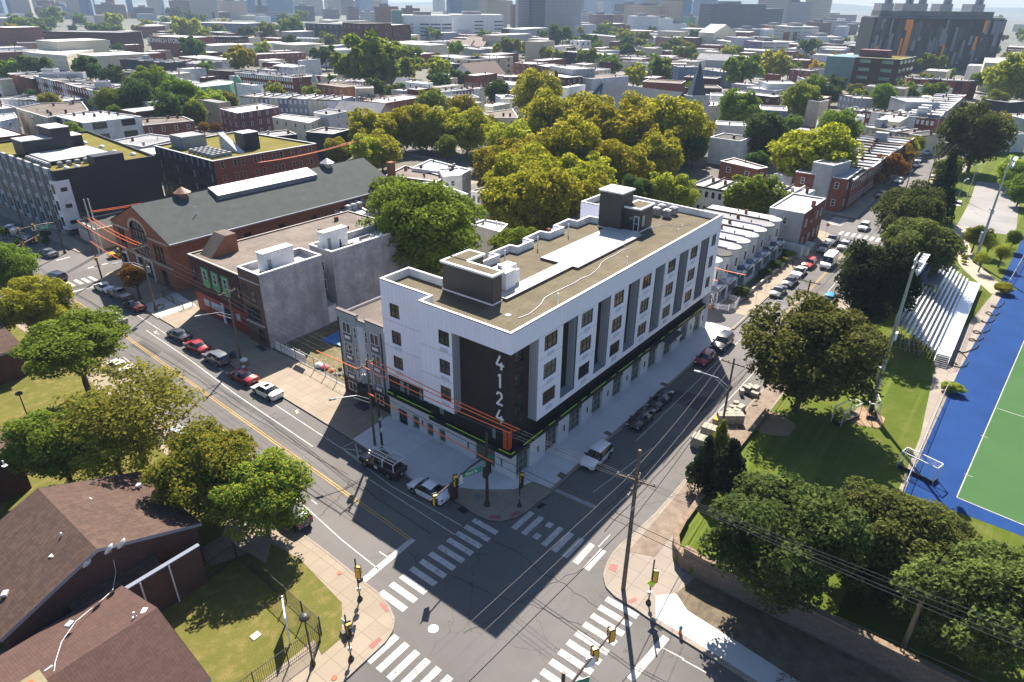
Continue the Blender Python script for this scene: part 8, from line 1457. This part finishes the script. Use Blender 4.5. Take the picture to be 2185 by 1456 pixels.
tower('green panelled block with white ends','e',50,165,400,215,24,W_['grn']); tower('white framed block with lime green balconies','e',175,400,405,220,24,tm_white); tower('dark ended block right of the lime balconies','e',401,500,430,235,24,tm_white); tower('wide dark slate office with scattered square windows','e',310,980,440,55,40,tm_dark); tower('second wide dark office framed in white','e',700,1210,420,115,40,tm_dark); tower('white and teal office in front of the dark offices','e',665,940,425,210,24,tm_white); tower('glass fronted part of the white and teal office','e',941,1085,370,235,22,W_['teal']); tower('dark theatre building with white side wall','e',725,1000,485,375,30,W_['gry']); tower('white side wall of the dark theatre','e',1001,1108,490,385,28,W_['wht']); tower('tall concrete residential tower, right of centre skyline','e',1000,1260,400,-60,30,tm_conc); tower('tall grey blue tower beside the concrete one','e',1250,1560,400,30,30,tm_grey); tower('tall brown tower at the end of the cluster','e',1600,1800,390,-60,30,tm_conc); tower('pale glass block at left of the dark slate office','e',210,380,330,-10,40,tm_glass); tower('low office with long ribbon windows and mural','e',560,870,660,535,40,tm_band,roof='w'); tower('purple mural bay of the ribbon windowed office','e',872,965,700,535,38,M('mural_purple',(.2,.16,.25),.7,.5,scale=.15)); tower('right part of the ribbon windowed office','e',966,1310,690,540,38,tm_band,roof='w'); tower('concrete parking garage with open decks','e',1330,1670,570,345,40,tm_band,roof='w'); tower('brown core of the concrete parking garage','e',1672,1830,500,290,30,tm_brown); tower('white low hospital wing with small windows','e',1630,1990,590,475,30,tm_white,roof='w'); tower('dark brown block at right of theatre','e',1110,1330,470,330,40,tm_brown); tower('purple brown far campus blocks, left','e',1780,2169,300,190,60,tm_brown); tower('grey campus garage far right of centre','e',1850,2050,440,270,50,tm_band); tower('pink brown campus garage','e',2051,2180,440,310,50,tm_brown); tower('low grey flats far right','e',1880,2180,680,570,30,tm_brown); gbld('pale gabled church at far right of centre','e',(180,410),(375,420),16,24,40,'w','crm')
# left skyline
for i,(u0,u1,vb,vt,mt,l_) in enumerate(((0,90,260,-60,tm_glass,'hazy pale glass tower at the far left edge'),(100,250,220,-60,tm_blue,'hazy blue tower second from the left edge'),(515,740,230,10,tm_brown,'stepped brown tower on the left skyline'),(500,790,260,90,tm_brown,'wide lower part of the stepped brown tower'),(800,900,230,80,tm_glass,'hazy low glass block behind trees, left skyline'),(890,1050,240,-60,tm_conc,'tall concrete framed tower on the left skyline'),(1052,1180,250,-60,tm_blue,'teal blue slanted glass tower on the left skyline'),(1085,1210,250,-60,tm_glass,'pale blue tower touching the slanted glass tower'),(1215,1620,240,60,tm_brown,'wide red brown brick slab on the left skyline'),(1640,1720,230,-40,tm_glass,'hazy narrow glass tower right of the brick slab'),(1715,1980,235,95,tm_dark,'dark framed low block with arched roof sign frame'),(1900,2100,190,-60,tm_glass,'hazy wide glass tower at the left skyline end'))): tower(l_,'a',u0,u1,vb,vt,30,mt)
for i,(u0,u1,vb,vt,mt,l_) in enumerate(((10,290,235,10,tm_brown,'wide brown tower block left of the white gridded one'),(270,620,260,-20,tm_conc,'white gridded concrete block on the left centre skyline'),(640,980,250,15,tm_tan,'cream stone tower block on the left centre skyline'),(1000,1100,230,-40,tm_blue,'blue glass sliver tower right of the cream block'),(1090,1250,240,70,tm_dark,'dark power station block with a single chimney'),(1250,1560,210,-60,tm_blue,'hazy blue wide tower behind the power station'),(1090,1600,280,185,tm_glass,'long low blue glass hall on the left centre skyline'),(1600,1830,270,80,tm_dark,'dark blue cube with pale left face'),(1690,1940,200,-60,tm_conc,'hazy concrete towers behind the dark blue cube'),(1950,2140,240,120,tm_brown,'dark brown block above the long brick hall'),(2000,2169,190,-60,tm_tan,'hazy tan tower at the left centre skyline end'))): tower(l_,'b',u0,u1,vb,vt,30,mt)
t=[o for o in bpy.data.objects if o.get('label')=='dark power station block with a single chimney'][0]; MB().cyl(12,10,20,95,4,12,0,3).build('chimney',R_['d'],t)
# dark patterned laboratory tower with paired stacks
P1=Vector(G2('f',150,690)); P2=Vector(G2('f',1700,915)); 
P1=Vector(G2('C',1150,438)); P2=Vector(G2('C',1960,455)); d,n=away(P1,P2); mid=(P1+P2)/2
if Vector((d.y,-d.x)).dot(n)>0: P1,P2=P2,P1; d=-d
L=(P2-P1).length; h=zat(P2.x,P2.y,120/2.971) if 0 else zat(mid.x,mid.y,120/2.971)
t=thing('laboratory_tower','dark tower patterned with grey and orange strips under paired roof stacks','building',(P1.x,P1.y,0),math.atan2(d.y,d.x)); lab=Mtower('lab_panels',(.03,.032,.035),(.02,.024,.024),2.2,3.6,.12); MB().box(0,L,0,30,0,h).build('wall',lab,t); q=random.Random(9)
gs=[M('lab_grey_strip',(.2,.21,.24),.5,.15),M('lab_slate_strip',(.09,.1,.11),.5,.15),M('lab_olive_strip',(.07,.065,.06),.5,.15)]; og=M('lab_orange_strip',(.75,.25,.03),.5,.08)
for i in range(84):
    x=q.uniform(1,L-2.5); z0=q.uniform(4,h*.8); z1=min(h-.5,z0+q.uniform(6,h*.5)); MB().box(x,x+q.uniform(1.2,2.8),-.12-.002*i,.1,z0,z1).build('facade_strip',q.choice(gs),t)
for x,w_,z0,z1 in ((.245,.02,.78,.98),(.265,.035,.25,.98),(.235,.018,.22,.62),(.84,.02,.75,.98),(.80,.02,.42,.68),(.57,.018,.3,.5),(.06,.015,.35,.47),(.55,.015,.16,.22)): MB().box(L*x,L*(x+w_),-.32,.1,h*z0,h*z1).build('orange_strip',og,t)
MB().box(0,L,3,27,h,h+1).build('roof',R_['g'],t); MB().box(L*.05,L*.92,6,24,h+1,h+5).build('plant_level',R_['g'],t)
for f in (.09,.25,.35,.54,.78):
    MB().box(L*f-.04*L,L*f+.05*L,5,22,h+5,h+10).build('plant_block',W_['gry'],t)
    for k in (0,.03): MB().tube([(L*(f+k),8,h+10),(L*(f+k),8,h+17),(L*(f+k)+1,8,h+20)],1.5,10).build('exhaust_stack',W_['gry'],t)
# far horizon: wooded hills
vs=[];fs=[]; q=random.Random(4); N=90
for i in range(N+1):
    a=R(-40+i*150/N); r=7200; h_=35+30*math.sin(i*.21)+18*math.sin(i*.53+1)+8*q.random()
    for rr,zz in ((r-1500,-5),(r,h_),(r+1500,h_*.8)): vs.append((rr*math.cos(a),rr*math.sin(a),zz))
for i in range(N):
    for k in range(2): a=i*3+k; fs.append((a,a+3,a+4,a+1))
me=bpy.data.meshes.new('hills'); me.from_pydata(vs,[],[f[::-1] for f in fs]); me.materials.append(M('hill_woods',(.05,.07,.04),1,.3,scale=.01)); o=bpy.data.objects.new('hills',me); COL.objects.link(o); o['kind']='structure'
q=random.Random(21); bms=[MB().box(-.5,.5,-.5,.5,0,1).mesh('wall',W_['lgr']),MB().poly([(-.5,-.5,1.01),(.5,-.5,1.01),(.5,.5,1.01),(-.5,.5,1.01)]).mesh('roof',R_['w'])]
# far plain of low buildings
for i in range(170):
    a=R(q.uniform(-2,76)); r=q.uniform(520,1900)*(1 if i%2 else 1.2); x,y=CAM.x+r*math.cos(a),CAM.y+r*math.sin(a); s=q.uniform(14,46); 
    t=thing('distant_building','hazy low flat roofed building far off on the city plain','building',(x,y,0),q.choice([0,.1,1.57]),'hazy low buildings on the far plain'); hh=q.uniform(7,16)
    dd=q.uniform(12,30); inst(bms[0],'wall',t,mat=W_[q.choice(['red','gry','lgr','wht','tan','brn','crm'])],scale=(s,dd,hh)); inst(bms[1],'roof',t,mat=R_[q.choice(['w','w','s','g'])],scale=(s,dd,hh))

# ================================================ FILLING IN THE BLOCKS
REG=[(o.matrix_world.translation.x if False else o.location.x,o.location.y,o['label'],o.type,o['category']) for o in bpy.data.objects if o.parent is None and o.get('label')]
occ=[]
for o in bpy.data.objects:
    if o.parent is not None and o.name.startswith(('wall','trunk')) and o.parent.get('label'):
        p_=o.parent; ca,sa=math.cos(p_.rotation_euler.z),math.sin(p_.rotation_euler.z)
        xs=[(b[0]*o.scale.x,b[1]*o.scale.y) for b in o.bound_box]; x0,x1=min(a[0] for a in xs),max(a[0] for a in xs); y0,y1=min(a[1] for a in xs),max(a[1] for a in xs); cx,cy=(x0+x1)/2,(y0+y1)/2
        occ.append((p_.location.x+cx*ca-cy*sa,p_.location.y+cx*sa+cy*ca,math.hypot(x1-x0,y1-y0)/2*.85 if 'trunk' not in o.name else 2.5))
LMK=[r_ for r_ in REG if r_[4] in('building','church','house') and 'from left of' not in r_[2] and 'hazy low flat' not in r_[2]]
STOPW={'the','of','and','with','in','on','at','by','under','a','left','right','behind','its','over','to','beside','above','below','two','three','from','between'}
used_l=set()
def rel(desc,x,y):
    for r_ in sorted(LMK,key=lambda r_:(r_[0]-x)**2+(r_[1]-y)**2)[:60]:
        u,v=proj((x,y,3)); a,b=proj((r_[0],r_[1],3)); w_='left of' if u<a-18 else 'right of' if u>a+18 else 'behind' if v<b else 'in front of'
        s=r_[2].split()[:6]
        while s and s[-1].strip(',') in STOPW: s.pop()
        l='%s %s the %s'%(desc,w_,' '.join(s).rstrip(','))
        if l not in used_l: used_l.add(l); return l
    return None
_fw=MB().box(0,.9,-.05,0,0,1.5).poly([(.1,-.055,.1),(.8,-.055,.1),(.8,-.055,1.4),(.1,-.055,1.4)],1).mesh('window',[fr_w,glass])
q=random.Random(5); fm={}
def free(x,y,r): return all((x-a)**2+(y-b)**2>(r+c)**2 for a,b,c in occ)
def inroad(x,y):
    if y<4 and x>-20: return True
    if x<38 and y<52: return True
    if x<3: return x>-20 or y<110
    if 88<y<110 and x<120: return True
    if 111<x<129: return True
    return False
nb=0;ntr=0
for k in range(9000):
    if nb>=230 and ntr>=110: break
    r_=60+900*q.random()**1.15; a=R(q.uniform(-1,77)); x,y=CAM.x+r_*math.cos(a),CAM.y+r_*math.sin(a); u,v=proj((x,y,4))
    if not(-30<u<2215) or inroad(x,y) or (y<22 and x<112): continue
    if q.random()<.3 and ntr<110:
        if free(x,y,3.5):
            l=rel('small yard tree',x,y)
            if not l: continue
            R_u=q.uniform(2.6,5.5); t=thing('yard_tree',l,'tree',(x,y,.1)); hc=R_u+1.6; inst((MID if r_<330 else FARC)[ntr%2],'crown',t,(0,0,hc),k%6,leafs[q.choice(['grn','dk','olv','yel','grn'])],(R_u,R_u,R_u)); inst(TR[0],'trunk',t,mat=bark,scale=(hc,hc,hc)); occ.append((x,y,3)); ntr+=1
    elif nb<230:
        L_=q.choice([5,6,8,12,18]) if r_<500 else q.choice([14,20,30]); D_=q.choice([8,11,14]) if r_<500 else q.choice([12,18]); h_=q.choice([4,6.5,7,7.5,9.5]); rad=math.hypot(L_,D_)/2
        if free(x,y,rad*.85):
            wl=q.choice(['red','red','gry','wht','crm','dk','lgr','tan']); rf=q.choice(['w','w','s','g','s']); nm={'red':'red brick','gry':'grey','wht':'white','crm':'cream','dk':'dark brick','lgr':'light grey','tan':'tan'}[wl]
            l=rel('%s flat roofed building'%nm,x,y)
            if not l: continue
            rz=q.choice([0,math.pi/2]); t=thing('flat_roofed_house',l,'house',(x,y,0),rz); MB().box(-L_/2,L_/2,-D_/2,D_/2,-.3,h_-.3).box(-L_/2,L_/2,-D_/2,-D_/2+.25,h_-.32,h_).box(-L_/2,-L_/2+.25,-D_/2+.26,D_/2,h_-.32,h_).build('wall',W_[wl],t); MB().poly([(-L_/2+.25,-D_/2+.25,h_-.29),(L_/2,-D_/2+.25,h_-.29),(L_/2,D_/2,h_-.29),(-L_/2+.25,D_/2,h_-.29)]).build('roof',R_[rf],t)
            if q.random()<.7: MB().box(L_*.2,L_*.2+.7,0,.6,h_-.4,h_+.8).build('chimney',W_['red'],t)
            if r_<420:
                n_=max(1,int(L_/3))
                for f in range(2 if h_>5 else 1):
                    for j in range(n_): 
                        for yy,sg in ((-D_/2,1),(D_/2,-1)): pass
                        o=inst(_fw,'window',t,(-L_/2+L_*(j+.5)/n_-.45,-D_/2-.01,1+f*3.1)); 
                        o=inst(_fw,'window',t,(-L_/2-.01,-D_/2+D_*(j+.5)/n_+.45,1+f*3.1),-math.pi/2)
            occ.append((x,y,rad*.8)); nb+=1
# labels for the hazy far things, each told by its neighbour
for o in bpy.data.objects:
    if o.get('label') in ('hazy low flat roofed building far off on the city plain',):
        l=rel('hazy low far building',o.location.x,o.location.y)
        if l: o['label']=l

q=random.Random(31)
for i in range(54):
    u=q.uniform(-20,1480); w_=q.uniform(14,60); vb=q.uniform(22,40); vt=q.choice([-40,-40,-20,2,8,14]); mt=q.choice([tm_glass,tm_blue,tm_glass,tm_conc,tm_grey,tm_blue,tm_brown,tm_tan]); x,y=G2('x',u+w_/2,vb)
    l=rel('hazy %s far skyline tower'%('tall' if vt<0 else 'low'),x,y)
    if l: tower(l,'x',u,u+w_,vb,vt,40,mt,name='far_tower')
# ================================================ HAZE
m=bpy.data.materials.new('haze_air'); m.use_nodes=True; nt=m.node_tree; nt.nodes.clear(); v=nt.nodes.new('ShaderNodeVolumePrincipled'); v.inputs['Color'].default_value=(.58,.76,1,1); v.inputs['Density'].default_value=.00012; v.inputs['Anisotropy'].default_value=.0
mo=nt.nodes.new('ShaderNodeOutputMaterial'); nt.links.new(v.outputs[0],mo.inputs['Volume'])
o=MB().box(-9500,9500,-9500,9500,-7,170).build('haze',m); o['kind']='stuff'
